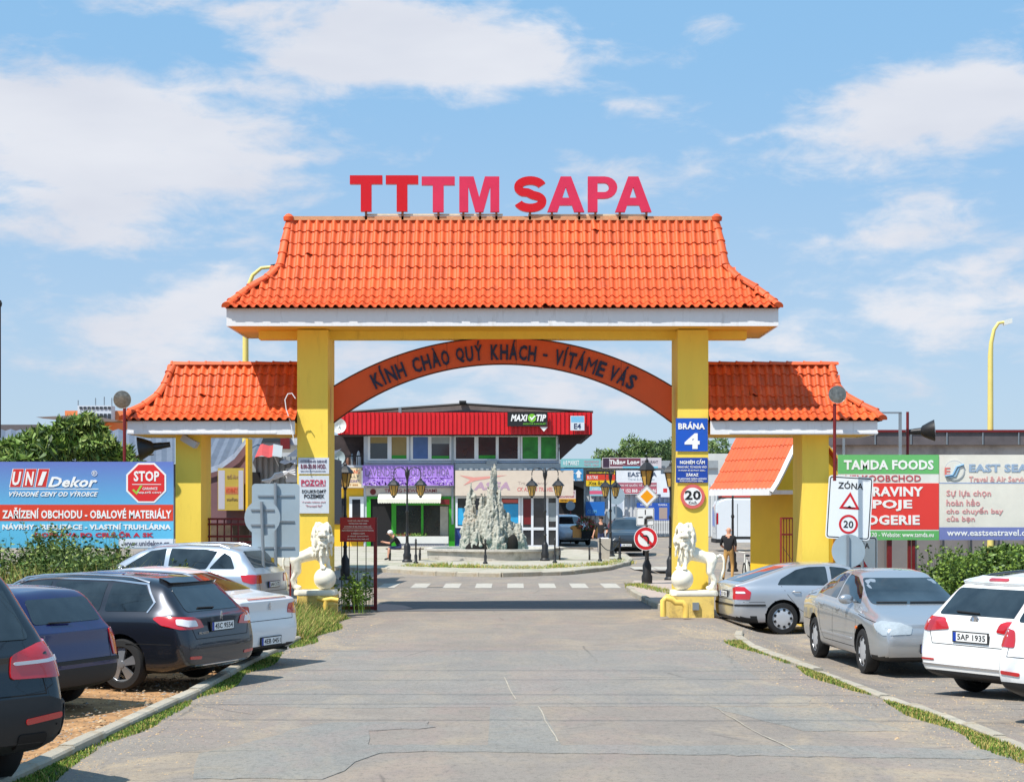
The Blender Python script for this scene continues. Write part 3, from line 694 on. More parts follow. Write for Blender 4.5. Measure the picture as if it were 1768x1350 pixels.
# ---------------- side gates ----------------
def side_gate(sgn, label):
    Yf, Yc = 35.75, 36.75
    pxs = (220, 512.5) if sgn < 0 else (1223.5, 1515)
    X0, X1 = PX(pxs[0], Yf), PX(pxs[1], Yf)
    if sgn < 0: X1 = PX(512.5, PF) - .004
    else: X0 = PX(1223.5, PF) + .004
    rt = root('side_gate', ((X0+X1)/2, Yc, 0), label, 'gate', 'tiled side gates joined to the main pillars')
    z0, z1 = PZ(750, Yf), PZ(727, Yf)
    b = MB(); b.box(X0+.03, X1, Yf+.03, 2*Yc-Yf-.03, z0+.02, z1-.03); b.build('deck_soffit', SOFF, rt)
    b = MB(); b.box(X0, X1, Yf, Yf+.028, z0, z1); b.box(X0, X1, 2*Yc-Yf-.028, 2*Yc-Yf, z0, z1)
    e = X0 if sgn < 0 else X1-.028; b.box(e, e+.028, Yf+.03, 2*Yc-Yf-.03, z0, z1); b.build('fascia_board', FASC, rt)
    b = MB(); b.box(X0-.01 if sgn<0 else X0+.4, X1-.4 if sgn<0 else X1+.01, Yf-.012, Yf-.001, z0+.02, z0+.06); b.build('fascia_lip', FASC, rt)
    pr = [(631,0),(647,.14),(666,.26),(684,.40),(701,.57),(714,.76),(725,1.065)]
    prof = [(PZ(y, Yc-r), r) for y, r in pr]
    hp = [(628,303),(650,290),(671,283),(687,270),(698,256),(708,237),(718,216),(725,213)] if sgn < 0 else [(628,1436),(650,1440),(671,1446),(687,1460),(698,1480),(708,1500),(718,1521),(725,1524)]
    ends = [PX(interp(hp, y), Yc-r) for y, r in pr]
    inner = X1 if sgn < 0 else X0; xc = inner - PITCH * .5 if sgn < 0 else inner + PITCH * .5
    if sgn < 0: hlf = [xc - e for e in ends]; hrt = [inner - xc] * len(pr)
    else: hlf = [xc - inner] * len(pr); hrt = [e - xc for e in ends]
    tiled_roof(rt, xc, Yc, prof, hlf, hrt, sgn < 0, sgn > 0, 300)
    c0, c1 = (303, 347) if sgn < 0 else (1385, 1431)
    b = MB(); wallbox(b, c0, c1, 36.2, 37.4, -.6, z0+.018); b.build('column', YEL, rt)
    return rt
side_gate(-1, 'tiled side gate left of the main gate, with a yellow column behind the blue billboard')
side_gate(1, 'tiled side gate right of the main gate, its roof mostly in shade, above the guardhouse')

b = MB(); b.tube([P(x_,y_,35.7) for x_,y_ in ((508,764),(502,730),(494,706),(492,690),(497,680),(504,679),(510,688))], .012, 5); tag(b.build('cable', PVC, smooth=60), 'white cable looping down beside the left pillar in front of the side roof', 'cable')
# ---------------- plates on the pillars ----------------
DP = PF - .012
def plate(box, c, label, cat='sign', **k): return board('pillar_sign', box, DP - .02, c, label, cat, thick=.018, **k)
W = (240, 240, 238)
plate((1167,722,1222,779), (16, 84, 190), 'blue gate number plate with a white 4 high on the right pillar', texts=[('BRÁNA',(1171,728,1217,741),W,{'bold':.06}),('4',(1182,748,1208,775),W,{'bold':.08})])
plate((1167,790,1222,833), (18, 66, 160), 'blue notice with rows of small white capitals on the right pillar',
      texts=[('NGHIÊM CẤM',(1174,792,1217,801),W,{'bold':.05}),('MANG RÁC TỪ NGOÀI VÀO',(1169,803,1220,808),W),('VI PHẠM SẼ BỊ PHẠT 5000,-',(1171,810,1218,814),W),('ZÁKAZ',(1184,816,1206,822),W,{'bold':.06}),('SKLADOVÁNÍ CIZÍHO ODPADU',(1170,824,1220,828),W),('POD POKUTOU 5000,-',(1174,829,1215,832),W)])
plate((515,790,568,818), (206, 212, 222), 'opening hours plate at the top of the two grey plates on the left pillar',
      texts=[('OTEVŘENO DENNĚ',(519,793,564,798.5),(90,84,110)),('8.00-20.00 HOD.',(519,801,563,809),(120,60,80),{'bold':.05}),('MIMO SVÁTKY A DNY PRACOVNÍHO KLIDU',(519,812,562,814),(120,120,130))])
plate((516,821,568,886), (208, 214, 220), 'private land warning plate with a red heading on the left pillar',
      texts=[('POZOR!',(520,828,562,838),(190,40,80),{'bold':.04}),('SOUKROMÝ',(521,844,563,851),(50,50,58),{'bold':.03}),('POZEMEK',(525,853,560,860),(50,50,58),{'bold':.03}),('V areálu tržnice platí',(521,865,562,868.5),(200,150,160)),('"Provozní řád"',(528,871,556,875),(200,150,160))],
      stripes=[((520,839,562,840),(190,40,80))])
def disc(name, c, r, m, parent=None, y0=0, th=.01, n=28, loc=None):
    b = MB(); b.lathe((c.x, c.y + y0, c.z), [(r, 0), (r, th)], n, axis='y'); return b.build(name, m, parent, loc)
c = P(1196, 857, DP - .03); o = disc('speed_limit_sign', c, 21/F*DP, mat('faded_red_ring', (214, 100, 96), .5), th=.02); tag(o, 'round 20 speed limit sign on the right pillar', 'road sign')
disc('sign_face', c, 15.5/F*DP, WHITE, o, y0=-.004); text('20', c + Vector((0, -.008, .03)), .34, .2, BLACK, o, bold=.04); text('Km/h', c + Vector((0, -.008, -.13)), .17, .07, mat('grey_print', (110,110,115)), o, bold=.01)

# ---------------- lions ----------------
def lion_mesh():
    b = MB(); rnd = random.Random(5)
    def cap(p, q, r0, r1, n=10):
        p, q = Vector(p), Vector(q); b.tube([p + (q-p)*t for t in (0,.25,.5,.75,1)], [r0+(r1-r0)*t for t in (0,.25,.5,.75,1)], n); b.ell(p, r0, r0, r0, n); b.ell(q, r1, r1, r1, n)
    # trunk: chest high at +x, rump lower at -x
    cap((.16,0,.78), (-.02,.02,.76), .165, .15); cap((-.02,.02,.76), (-.22,.03,.69), .15, .125); cap((-.22,.03,.69), (-.36,.03,.66), .125, .14)
    b.ell((.2,-.02,.72), .13, .15, .2)
    for sy in (-1, 1):
        cap((-.37, .09*sy, .62), (-.33, .11*sy, .38), .115, .075); cap((-.33, .11*sy, .38), (-.43, .11*sy, .2), .065, .045); cap((-.43, .11*sy, .2), (-.38, .11*sy, .06), .045, .045)
        b.ell((-.33, .11*sy, .045), .085, .055, .045)
        fx = .2 if sy < 0 else .3; fz = .47 if sy < 0 else .46
        cap((.17, .09*sy, .78), (fx-.01, .1*sy - .02, .62), .095, .062); cap((fx-.01, .1*sy-.02, .62), (fx+.01, .1*sy-.05, fz+.04), .055, .05)
        b.ell((fx+.03, .1*sy-.08, fz), .07, .075, .04)
        for t in (-1, 0, 1): b.ell((fx+.03+t*.035, .1*sy-.15, fz-.02), .018, .03, .022, 6)
    # neck, mane of locks, head turned to the road
    cap((.16,-.02,.88), (.2,-.06,1.12), .19, .17)
    hc = Vector((.22,-.12,1.2))
    b.ell(hc, .135, .15, .15, 14); b.ell(hc + Vector((0,-.13,-.055)), .085, .09, .062, 12); b.ell(hc + Vector((0,-.19,-.02)), .042, .03, .026)
    b.ell(hc + Vector((0,-.12,-.135)), .065, .075, .028)
    for s in (-1, 1):
        b.ell(hc + Vector((.055*s,-.125,.055)), .048, .035, .022); b.ell(hc + Vector((.05*s,-.185,-.055)), .035, .03, .028); b.ell(hc + Vector((.052*s,-.135,.022)), .018,.018,.014)
        b.ell(hc + Vector((.135*s,.02,.12)), .035,.025,.045)
    for i in range(150):
        a = rnd.uniform(0, 6.283); lev = rnd.random(); z = 1.36 - lev * .62
        rr = .15 + .07 * math.sin(min(1, lev * 1.4) * math.pi * .8); x = .2 + math.cos(a) * rr; y = -.05 + math.sin(a) * rr * .95
        if math.sin(a) < -.55 and z > 1.05 and abs(math.cos(a)) < .62: continue
        L = rnd.uniform(.09, .17); d = Vector((math.cos(a)*.25, math.sin(a)*.3, -1)).normalized()
        q = d.to_track_quat('Z', 'Y').to_matrix(); b.ell((x, y, z), .028, .028, L * .6, 6, rot=q)
    for i in range(26):
        a = rnd.uniform(0, 6.283); b.ell((.2+math.cos(a)*.1, -.03+math.sin(a)*.09, 1.36+rnd.uniform(-.02,.03)), .05, .05, .045, 6)
    tail = [(-.48,.03,.68),(-.55,.02,.74),(-.6,0,.72),(-.63,-.02,.6),(-.62,-.02,.42),(-.56,-.02,.28),(-.52,-.02,.2)]
    b.tube(tail, [.035,.032,.03,.028,.028,.04,.02], 8)
    def disp(co, n):
        d = mnoise.noise(co * 14) * .004
        if co.z > .85 and co.x > 0 and not (co.y < -.17 and co.z > 1.02 and abs(co.x - .22) < .09): d += .012 * (mnoise.noise(Vector((co.x*34, co.y*34, co.z*9))))
        return n * d
    me = remesh(b, .0165, 2, disp)
    for v in me.vertices:      # open mouth
        c = v.co; rel = c - (hc + Vector((0,-.15,-.108)))
        w = math.exp(-(rel.x/.055)**2 - (rel.z/.016)**2)
        if c.y < -.2: v.co.y += .05 * w
    return me
LM = lion_mesh()
def lion(px_ball, py_top, D, mirror, label, px0, px1, D1):
    z = PZ(py_top, D); X = PX(px_ball, D); s = -1 if mirror else 1
    rt = root('lion_statue', (X, D, z), label, 'statue', 'white lion statues at the gate pillars')
    me = LM.copy(); me.transform(Matrix.Translation((X, D, z)) @ Matrix.Diagonal((s, 1, 1, 1)) @ Matrix.Translation((-.26, .1, 0)))
    if mirror: me.flip_normals()
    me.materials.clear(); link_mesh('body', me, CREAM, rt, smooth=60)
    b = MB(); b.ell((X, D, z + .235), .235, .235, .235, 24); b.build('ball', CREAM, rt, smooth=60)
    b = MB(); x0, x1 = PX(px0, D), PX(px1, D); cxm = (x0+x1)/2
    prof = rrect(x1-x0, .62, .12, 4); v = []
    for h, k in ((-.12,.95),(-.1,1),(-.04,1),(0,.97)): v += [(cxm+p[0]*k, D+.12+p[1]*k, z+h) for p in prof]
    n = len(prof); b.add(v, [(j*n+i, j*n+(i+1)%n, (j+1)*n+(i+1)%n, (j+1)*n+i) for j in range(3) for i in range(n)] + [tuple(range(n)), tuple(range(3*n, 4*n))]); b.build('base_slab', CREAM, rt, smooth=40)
    return rt
lion(561, 1018, 35.3, False, 'white lion statue with a paw on a ball in front of the left pillar', 508, 581, 35)
lion(1178, 1019, 35.3, True, 'white lion statue with a paw on a ball in front of the right pillar', 1158, 1239, 35)
PED = mat('worn_yellow_pedestal', (230, 198, 108), .8, var=.08, vscale=3, dirt=(120, 100, 80), dscale=3.5, dthr=(.5, .75), bump=.3)
b = MB(); b.box(PX(514,35.1), PX(576,35.1), 35.12, 36.0, -.1, PZ(1027.8,35.1)); b.box(PX(556,35.1), PX(584,35.1), 34.85, 35.1, -.1, .3); tag(b.build('lion_pedestal', PED), 'yellow masonry pedestal under the left lion, half hidden by grass', 'pedestal', 'pedestals under the lion statues')
b = MB(); b.box(PX(1156,35.1), PX(1233,35.1), 35.12, 36.0, -.3, PZ(1029.3,35.1)); o = tag(b.build('lion_pedestal', PED), 'stained yellow pedestal with a small metal box under the right lion', 'pedestal', 'pedestals under the lion statues')
b = MB(); pbox(b, 1196, 1040, 1207, 1053, 35.05, 35.119); b.build('meter_box', GALV, o)
YP = mat('yellow_pipe', (240, 200, 96), .4, var=.05, vscale=6)
D = 34.7; pts = [P(1145,1064,D), P(1145,1037,D), P(1150,1032,D), P(1160,1034,D), P(1166,1040,D), P(1178,1040,D), P(1184,1046,D), P(1184,1066,D)]
b = MB(); b.tube(pts, .065, 10); tag(b.build('barrier_pipe', YP, smooth=50), 'bent yellow pipe guard in front of the right lion pedestal', 'pipe guard')
D = 34.6; b = MB(); b.tube([P(548,1032,D), P(560,1036,D), P(572,1034,D), P(584,1036,D)], .05, 8); b.tube([P(562,1036,D), P(562,1064,D)], .05, 8); tag(b.build('barrier_pipe', YP, smooth=50), 'yellow pipe guard lying in the weeds under the left lion', 'pipe guard')

# ---------------- gate leaves ----------------
D = 37.6; gl = root('steel_gate_leaf', P(620, 1052, D), 'open dark red steel gate leaf beside the left pillar', 'gate leaf')
b = MB(); pbox(b, 645, 893, 651, 1057, D, D+.06); b.build('frame_post', REDM, gl)
b = MB(); pbox(b, 590, 1046, 645, 1052, D, D+.05); pbox(b, 590, 930, 645, 934, D, D+.05); b.build('frame_rail', REDM, gl)
for x in (590, 603, 617, 632):
    b = MB(); b.tube([P(x, 934, D+.03), P(x, 1046, D+.03)], .011, 6); b.build('bar', IRON, gl)
o = board('notice_board', (587,893,648,935), D-.04, (158, 26, 34), 'dark red notice with small white lines hanging on the red gate leaf', 'sign', thick=.02,
      texts=[('TUYỆT ĐỐI CẤM ĐỔ PHÂN',(600,897,636,900.5),W),('TRONG KHU VỰC SAPA',(602,902,634,905.5),W),('VI PHẠM SẼ BỊ PHẠT 5000,-KČ',(594,907,641,910.5),W),('ZAPOVĚZENÉ OBJEDNÁVÁNÍ POTRAVIN',(590,914,645,917.5),W),('V AREÁLU SAPA',(606,919,630,922),W),('JE PŘÍSNĚ ZAKÁZÁNO',(600,924,636,927),W),('POD POKUTOU 5000,-KČ',(600,929,637,932),W)],
      stripes=[((592,911.8,643,912.3),W)])
D = 37.0; gl = root('steel_gate_leaf', P(400, 940, D), 'dark red steel grille gate in the left side opening', 'gate leaf')
b = MB()
for y in (894, 903, 924, 934): pbox(b, 358, y, 512, y+3.5, D, D+.05)
b.build('frame_rail', REDM, gl)
for x in (360, 374, 386, 398, 410, 440, 470, 500):
    b = MB(); pbox(b, x, 897, x+2.6, 1052, D+.052, D+.075); b.build('bar', REDM, gl)

# ---------------- billboards ----------------
def gradient_mat(name, c0, c1, z0, z1):
    mm = bpy.data.materials.new(name); mm.use_nodes = True; N = mm.node_tree.nodes; L = mm.node_tree.links; b_ = N['Principled BSDF']; b_.inputs['Roughness'].default_value = .5
    tc = N.new('ShaderNodeTexCoord'); s = N.new('ShaderNodeSeparateXYZ'); L.new(tc.outputs['Object'], s.inputs[0]); r = N.new('ShaderNodeMapRange'); r.inputs[1].default_value = z0; r.inputs[2].default_value = z1; L.new(s.outputs[2], r.inputs[0])
    x = N.new('ShaderNodeMix'); x.data_type = 'RGBA'; L.new(r.outputs[0], x.inputs[0]); x.inputs[6].default_value = (*lin(c0), 1); x.inputs[7].default_value = (*lin(c1), 1); L.new(x.outputs[2], b_.inputs['Base Color']); return mm
D = 35.2
hgt = (946-797)/F*D
o = board('billboard', (-170,797,299.5,946), D, (90,180,220), 'wide blue billboard with a red stop octagon and a red text stripe, behind the bushes', 'billboard', m=gradient_mat('blue_gradient_print', (96,186,222), (98,118,190), hgt*.35, hgt),
  stripes=[((-170,871,299,899),(216,62,36)),((205,930,299,945),(222,226,232))],
  texts=[('ZAŘÍZENÍ OBCHODU - OBALOVÉ MATERIÁLY',(4,876,296,895),W,{'bold':.05}),('NÁVRHY - REALIZACE - VLASTNÍ TRUHLÁRNA',(4,903,295,914),W,{'bold':.06}),('DOPRAVA PO CELÉ ČR A SK',(60,917,265,927),(196,40,60),{'bold':.06}),('www.unidekor.cz',(213,933,292,942),(90,90,110),{'bold':.03}),
         ('VÝHODNÉ CENY OD VÝROBCE',(16,847,169,857),W,{'italic':.35,'bold':.04}),('Dekor',(83,823,168,841),W,{'italic':.3,'bold':.05}),('®',(158,812,168,822),W,{'bold':0})])
for i, c in enumerate('UNI'):
    x0 = 16 + 22 * i; b = MB()
    for k, (dx, col_, dd) in enumerate(((0, WHITE, 0), (1.2, mat('logo_red',(204,40,38)), .001))):
        b = MB(); pl = [P(x0+dx, 841-dx*.4, D), P(x0+20-dx*.5, 841-dx*.4, D), P(x0+26-dx*.5, 809+dx*.4, D), P(x0+6+dx, 809+dx*.4, D)]
        n = len(pl); b.add([p+Vector((0,-.004-dd,0)) for p in pl], [(0,1,2,3)]); b.build('logo_tile', col_, o)
    ptext(c, (x0+5, 814, x0+21, 838), D-.008, WHITE, o, italic=.25, bold=.05)
b = MB(); pbox(b, 16, 843.4, 170, 844.6, D-.004, D); b.build('logo_rule', WHITE, o)
c = P(252.5, 833.5, D)
for r, m_, dy in ((34.5, WHITE, -.006), (31.5, mat('octagon_red', (214, 34, 38)), -.009)):
    b = MB(); b.prism([(r/F*D/math.cos(R(22.5))*math.cos(R(22.5+45*i)), r/F*D/math.cos(R(22.5))*math.sin(R(22.5+45*i))) for i in range(8)], c+Vector((0,dy,0)), (1,0,0), (0,0,1), (0,.003,0)); b.build('stop_octagon', m_, o)
ptext('STOP', (231,813,275,831), D-.012, WHITE, o, bold=.05); ptext('GARANCE', (246,841,272,845.5), D-.012, WHITE, o); ptext('NEJLEPŠÍ CENY', (238,848,279,852.5), D-.012, WHITE, o)
b = MB(); pbox(b, 228, 835.5, 278, 836.6, D-.012, D-.008); b.build('octagon_rule', WHITE, o)
b = MB(); q = [P(x, y, D-.013) for x, y in ((228,846),(231,844),(235,849),(242,838),(246,838),(236,854))]; b.add(q, [tuple(range(6))]); b.build('tick_mark', mat('tick_green', (150, 200, 60)), o)
for x in (-100, 60, 200, 290): b = MB(); pbox(b, x, 940, x+6, 1062, D+.05, D+.12); b.build('post', RUST, o)

D = 40.0
o = board('billboard', (1447,785,1621,932), D, (226,226,220), 'green, white and red food wholesaler billboard left of the pale travel billboard', 'billboard',
  stripes=[((1447,785,1621,818),(104,184,108)),((1447,834,1621,914),(226,60,52)),((1447,916,1621,932),(96,176,100))],
  texts=[('TAMDA FOODS',(1457,794,1612,811),W,{'bold':.06}),('VELKOOBCHOD',(1459,820,1590,831),(190,70,80),{'bold':.02}),('POTRAVINY',(1459,840,1594,857),W,{'bold':.06}),('NÁPOJE',(1459,859,1575,882),W,{'bold':.06}),('DROGERIE',(1459,889,1588,906),W,{'bold':.06}),('Tel: 222 112 120 - Website: www.tamda.eu',(1452,919,1612,927),W,{'bold':.02})])
b = MB(); pbox(b, 1455, 711, 1459, 786, D+.02, D+.06); pbox(b, 1552, 713, 1557, 786, D+.02, D+.06); pbox(b, 1455, 711, 1557, 714, D+.02, D+.06); b.build('frame_post', GALV, o)
o = board('billboard', (1622,785,1990,932), D, (226,222,210), 'pale faded travel agency billboard with a blue strip, above the right bushes', 'billboard',
  stripes=[((1622,910,1990,932),(118,128,184)),((1622,833,1990,834.5),(140,160,200))],
  texts=[('EAST SEA',(1673,801,1775,815),(150,172,196),{'bold':.07}),('Travel & Air Services',(1673,822,1782,832),(216,160,156),{'bold':.03}),('Sự lựa chọn',(1634,846,1711,859),(214,150,150),{'bold':.03}),('hoàn hảo',(1634,861,1692,873),(214,150,150),{'bold':.03}),('cho chuyến bay',(1634,875,1732,889),(214,150,150),{'bold':.03}),('của bạn',(1634,890,1683,902),(214,150,150),{'bold':.03}),('www.eastseatravel.cz',(1635,914,1778,925),W,{'bold':.03})])
c = P(1648, 812, D-.02); b = MB(); b.lathe((c.x, c.y, c.z), [(17.5/F*D, 0), (17.5/F*D, .01)], 28, axis='y'); b.build('logo_disc', mat('logo_grey', (186,192,196)), o)
b = MB(); b.lathe((c.x, c.y-.004, c.z), [(16/F*D, 0), (16/F*D, .01)], 28, axis='y'); b.build('logo_disc', mat('logo_pale', (224,222,212)), o)
b = MB(); s = F/D
for pts, w_ in (([(1632,822),(1645,820),(1652,806),(1664,802)],2.2), ([(1640,824),(1650,822),(1656,808)],1.4)): b.tube([P(x,y,D-.03) for x,y in pts], w_/s, 5)
b.build('logo_stroke', mat('logo_blue', (120,160,190)), o); ptext('E',(1631,807,1641,820),D-.03,mat('logo_faded_red',(220,120,110)),o,bold=.03)
for x in (1532, 1568, 1575): b = MB(); pbox(b, x, 932, x+(8 if x==1532 else 5), 1012, D+.06, D+.14); b.build('post', REDM, o)

# ---------------- floodlights ----------------
def floodlight(name, px, py, D, r, face, label, pole=None):
    c = P(px, py, D); rt = root(name, (c.x, c.y, 0), label, 'floodlight'); f = Vector(face).normalized(); q = f.to_track_quat('Z', 'Y').to_matrix()
    prof = [(.28*r,-1.9*r),(.32*r,-1.25*r),(.5*r,-1.1*r),(.8*r,-.5*r),(.97*r,-.1*r),(r,0),(.95*r,0),(.6*r,-.4*r)]
    b = MB(); b.lathe((0,0,0), prof, 20); b.v = [tuple(q @ Vector(v) + c) for v in b.v]; b.build('lamp_housing', IRON if face[0] else mat('silver_reflector', (150,146,138), .3, .6, var=.1), rt, smooth=40)
    b = MB(); b.lathe((0,0,0), [(.93*r,-.02*r),(.7*r,.03*r),(.3*r,.06*r)], 20); b.v = [tuple(q @ Vector(v) + c) for v in b.v]; b.build('glass_cover', mat('floodlight_glass', (120,118,112), .25, .5, var=.4, vscale=14), rt, smooth=50)
    b = MB(); b.lathe((0,0,0), [(.22*r,-2.6*r),(.26*r,-1.85*r)], 12); b.v = [tuple(q @ Vector(v) + c) for v in b.v]; b.build('ballast', IRON, rt, smooth=40)
    if pole: b = MB(); b.tube([P(pole[0], pole[1], D+.05), P(pole[0], pole[2], D+.05)], .035, 8); b.build('pole', REDM, rt)
    return rt
floodlight('floodlight', 211, 690, 35.35, .19, (0, -1, -.1), 'round grey floodlight on a thin red pole at the left roof tip', (215, 703, 800))
floodlight('floodlight', 1446, 681, 35.3, .19, (0, -1, .1), 'round grey floodlight on a red pole in front of the right side roof', (1441, 697, 830))
floodlight('floodlight', 239, 775, 36.0, .26, (-1, -.15, -.15), 'black bell floodlight pointing left above the blue billboard').location
floodlight('floodlight', 1614, 743, 40.2, .26, (1, -.25, .05), 'black bell floodlight pointing right above the right billboards', (1567, 711, 786))
b = MB(); c = P(328, 762, 36.0); b.obox(c, Vector((.16,-.05,-.09)), Vector((.02,.06,0)), Vector((.035,0,.06))); b.tube([c, P(322, 752, 36.2)], .03, 6); tag(b.build('security_camera', mat('camera_grey', (176,172,168), .5)), 'small grey security camera under the eave of the left side gate', 'camera')

# ---------------- road signs ----------------
def signpost(px, D, z0, z1, name='post', m=GALV, r=.035, parent=None):
    b = MB(); b.tube([(PX(px, D), D, z0), (PX(px, D), D, z1)], r, 10); return b.build(name, m, parent, smooth=60)
# backs of two signs on the left
D = 34.2; rt = root('road_sign', (PX(477,D), D, 0), 'large rounded rectangular sign seen from its grey back, behind the smaller round one', 'road sign')
b = MB(); b.prism(rrect(82/F*D, 127/F*D, .07), P(476, 898.5, D-.05), (1,0,0), (0,0,1), (0,.012,0)); b.build('sign_plate', SIGNB, rt)
b = MB()
for y in (856, 900, 945): pbox(b, 445, y-1.5, 508, y+1.5, D-.072, D-.052)
b.build('rail', GALV, rt); b = MB(); b.tube([(PX(478,D), D-.11, -.1), (PX(477,D), D-.11, PZ(833,D))], .035, 10); b.build('post', GALV, rt, smooth=60)
D = 33.6; rt = root('road_sign', (PX(456,D), D, 0), 'round sign seen from its grey back on a pole beside the big sign', 'road sign')
disc('sign_plate', P(453, 893.5, D-.05), 31/F*D, SIGNB, rt); b = MB(); b.lathe(P(453,893.5,D-.054), [(31/F*D,0),(31.6/F*D,0),(31.6/F*D,.02),(31/F*D,.02)], 32, axis='y'); 
b = MB()
for y in (880, 906): pbox(b, 433, y-1.5, 473, y+1.5, D-.072, D-.052)
b.build('rail', GALV, rt); b = MB(); b.tube([(PX(459,D), D-.1, -.1), (PX(453,D), D-.1, PZ(866,D))], .034, 10); b.build('post', GALV, rt, smooth=60)
# zone 20 sign
def zone(px0, py0, px1, py1, D, tilt, label, full=True):
    cx, cy = (px0+px1)/2, (py0+py1)/2; c = P(cx, cy, D); rt = root('zone_sign', (c.x, c.y, gz(c.x, c.y)), label, 'road sign'); s = D/F
    w, h = (px1-px0)*s, (py1-py0)*s; q = Matrix.Rotation(tilt, 3, Vector((0,-1,0))); Rr, Uu = q @ Vector((1,0,0)), q @ Vector((0,0,1))
    b = MB(); b.prism(rrect(w, h, .07), c, Rr, Uu, (0,.015,0)); pl = b.build('sign_plate', REFW, rt)
    out = rrect(w-.05, h-.05, .055); inn = rrect(w-.09, h-.09, .04); n = len(out)
    def ringm(o_, i_, m_, cc, dy, name): 
        b = MB(); n = len(o_); v = [cc + Rr*p[0] + Uu*p[1] + Vector((0,dy,0)) for p in o_] + [cc + Rr*p[0] + Uu*p[1] + Vector((0,dy,0)) for p in i_]; b.add(v, [(k,(k+1)%n,n+(k+1)%n,n+k) for k in range(n)]); b.build(name, m_, pl)
    ringm(out, inn, BLACK, c, -.003, 'printed_border')
    def at(u, v_): return c + Rr*u*w + Uu*v_*h + Vector((0,-.004,0))
    text('ZÓNA', at(.0,.36), w*.56, h*.125, BLACK, pl, Rr, Uu, bold=.02)
    a = at(0,.07); tri = lambda r_: [(r_*math.cos(R(90+120*i)), r_*math.sin(R(90+120*i))*.95) for i in range(3)]
    ringm(tri(w*.27), tri(w*.17), RED, a, 0, 'red_triangle')
    b = MB(); b.add([a + Rr*x*w + Uu*y*w for x, y in ((-.13,-.11),(.13,-.11),(.13,-.095),(.05,-.085),(0,-.05),(-.05,-.085),(-.13,-.095))], [tuple(range(7))]); b.build('hump_mark', BLACK, pl)
    a = at(.0,-.26); ringm(circ(w*.215,28), circ(w*.165,28), RED, a, 0, 'red_ring'); text('20', a, w*.22, w*.16, BLACK, pl, Rr, Uu, bold=.02)
    for x in (-.28, .3):
        b = MB(); t = c + Rr*x*w + Vector((0,.05,0)); b.tube([(t.x, t.y, gz(c.x,c.y)-.1), (t.x, t.y, t.z+h*.4)], .03, 8); b.build('post', GALV, rt, smooth=60)
    return rt
zone(1428, 822, 1505, 931, 36.0, R(3.5)*-1, 'tilted white zone sign with a hump triangle and 20, its face to the road')
zone(1452, 926, 1515, 1030, 38.6, 0, 'second zone sign standing low behind the round grey sign back')
D = 35.0; c = P(1465, 951, D); rt = root('road_sign', (c.x, D, gz(c.x, D)), 'small round grey sign back in front of the white zone sign', 'road sign')
disc('sign_plate', c, 29/F*D, SIGNB, rt); b = MB(); pbox(b, 1462, 924, 1466.5, 1075, D-.05, D-.02); b.build('post', GALV, rt)
# signs on the lamp post in the road
D = 47.6; c = P(1117, 857, D)
pr_ = root('priority_road_sign', (c.x, D, 0), 'yellow and white diamond sign under the lantern, top of three signs', 'road sign')
def sq(r_): return [(r_*math.cos(R(90*i)), r_*math.sin(R(90*i))) for i in range(4)]
for r_, m_, dy in ((20.5, GALV, 0), (19.6, REFW, -.003), (18.6, BLACK, -.005), (17.6, REFW, -.007), (11.4, mat('sign_amber', (240, 160, 10), .4), -.01)):
    b = MB(); b.prism(sq(r_/F*D), c+Vector((0,dy,0)), (1,0,0), (0,0,1), (0,.008,0)); b.build('sign_plate', m_, pr_)
sp = root('junction_layout_sign', (c.x, D, 0), 'square white sign with a bent thick black priority road, middle of three signs', 'road sign')
c = P(1114, 892, D)
for a_, m_, dy in ((31, REFW, 0), (29.4, BLACK, -.003), (28, REFW, -.005)):
    b = MB(); b.prism(rrect(a_/F*D, a_/F*D, .03), c+Vector((0,dy,0)), (1,0,0), (0,0,1), (0,.008,0)); b.build('sign_plate', m_, sp)
s = D/F; b = MB()
b.tube([c+Vector((0.2*s,-.01,-13*s)), c+Vector((.5*s,-.01,-4*s)), c+Vector((3*s,-.01,-1*s)), c+Vector((12*s,-.01,-.5*s))], 2.6*s, 6)
b.box(c.x-.8*s, c.x+.8*s, c.y-.012, c.y-.006, c.z+4*s, c.z+12*s); b.box(c.x-12*s, c.x-4*s, c.y-.012, c.y-.006, c.z-1.5*s, c.z+.1*s); b.build('road_mark', BLACK, sp)
nt_ = root('no_left_turn_sign', (c.x, D, 0), 'round red ring sign with a struck-out black left arrow, lowest of three signs', 'road sign')
c = P(1115, 929.5, D)
for r_, m_, dy in ((20.5, REFW, 0), (19.4, RED, -.003), (13.8, REFW, -.005)): disc('sign_plate', c, r_*s, m_, nt_, dy)
b = MB(); y = c.y-.012
b.tube([Vector((c.x+4*s,y,c.z-9*s)), Vector((c.x+4*s,y,c.z+1*s)), Vector((c.x+1.5*s,y,c.z+4.5*s)), Vector((c.x-5*s,y,c.z+5*s))], 1.7*s, 6); b.add([(c.x-5*s,y,c.z+9.5*s),(c.x-5*s,y,c.z+.5*s),(c.x-10.5*s,y,c.z+5*s)],[(0,1,2)]); b.build('arrow_mark', BLACK, nt_)
b = MB(); b.obox(c+Vector((0,-.024,0)), Vector((11*s,0,-11*s)), Vector((0,.003,0)), Vector((1.7*s,0,1.7*s))); b.build('red_bar', RED, nt_)

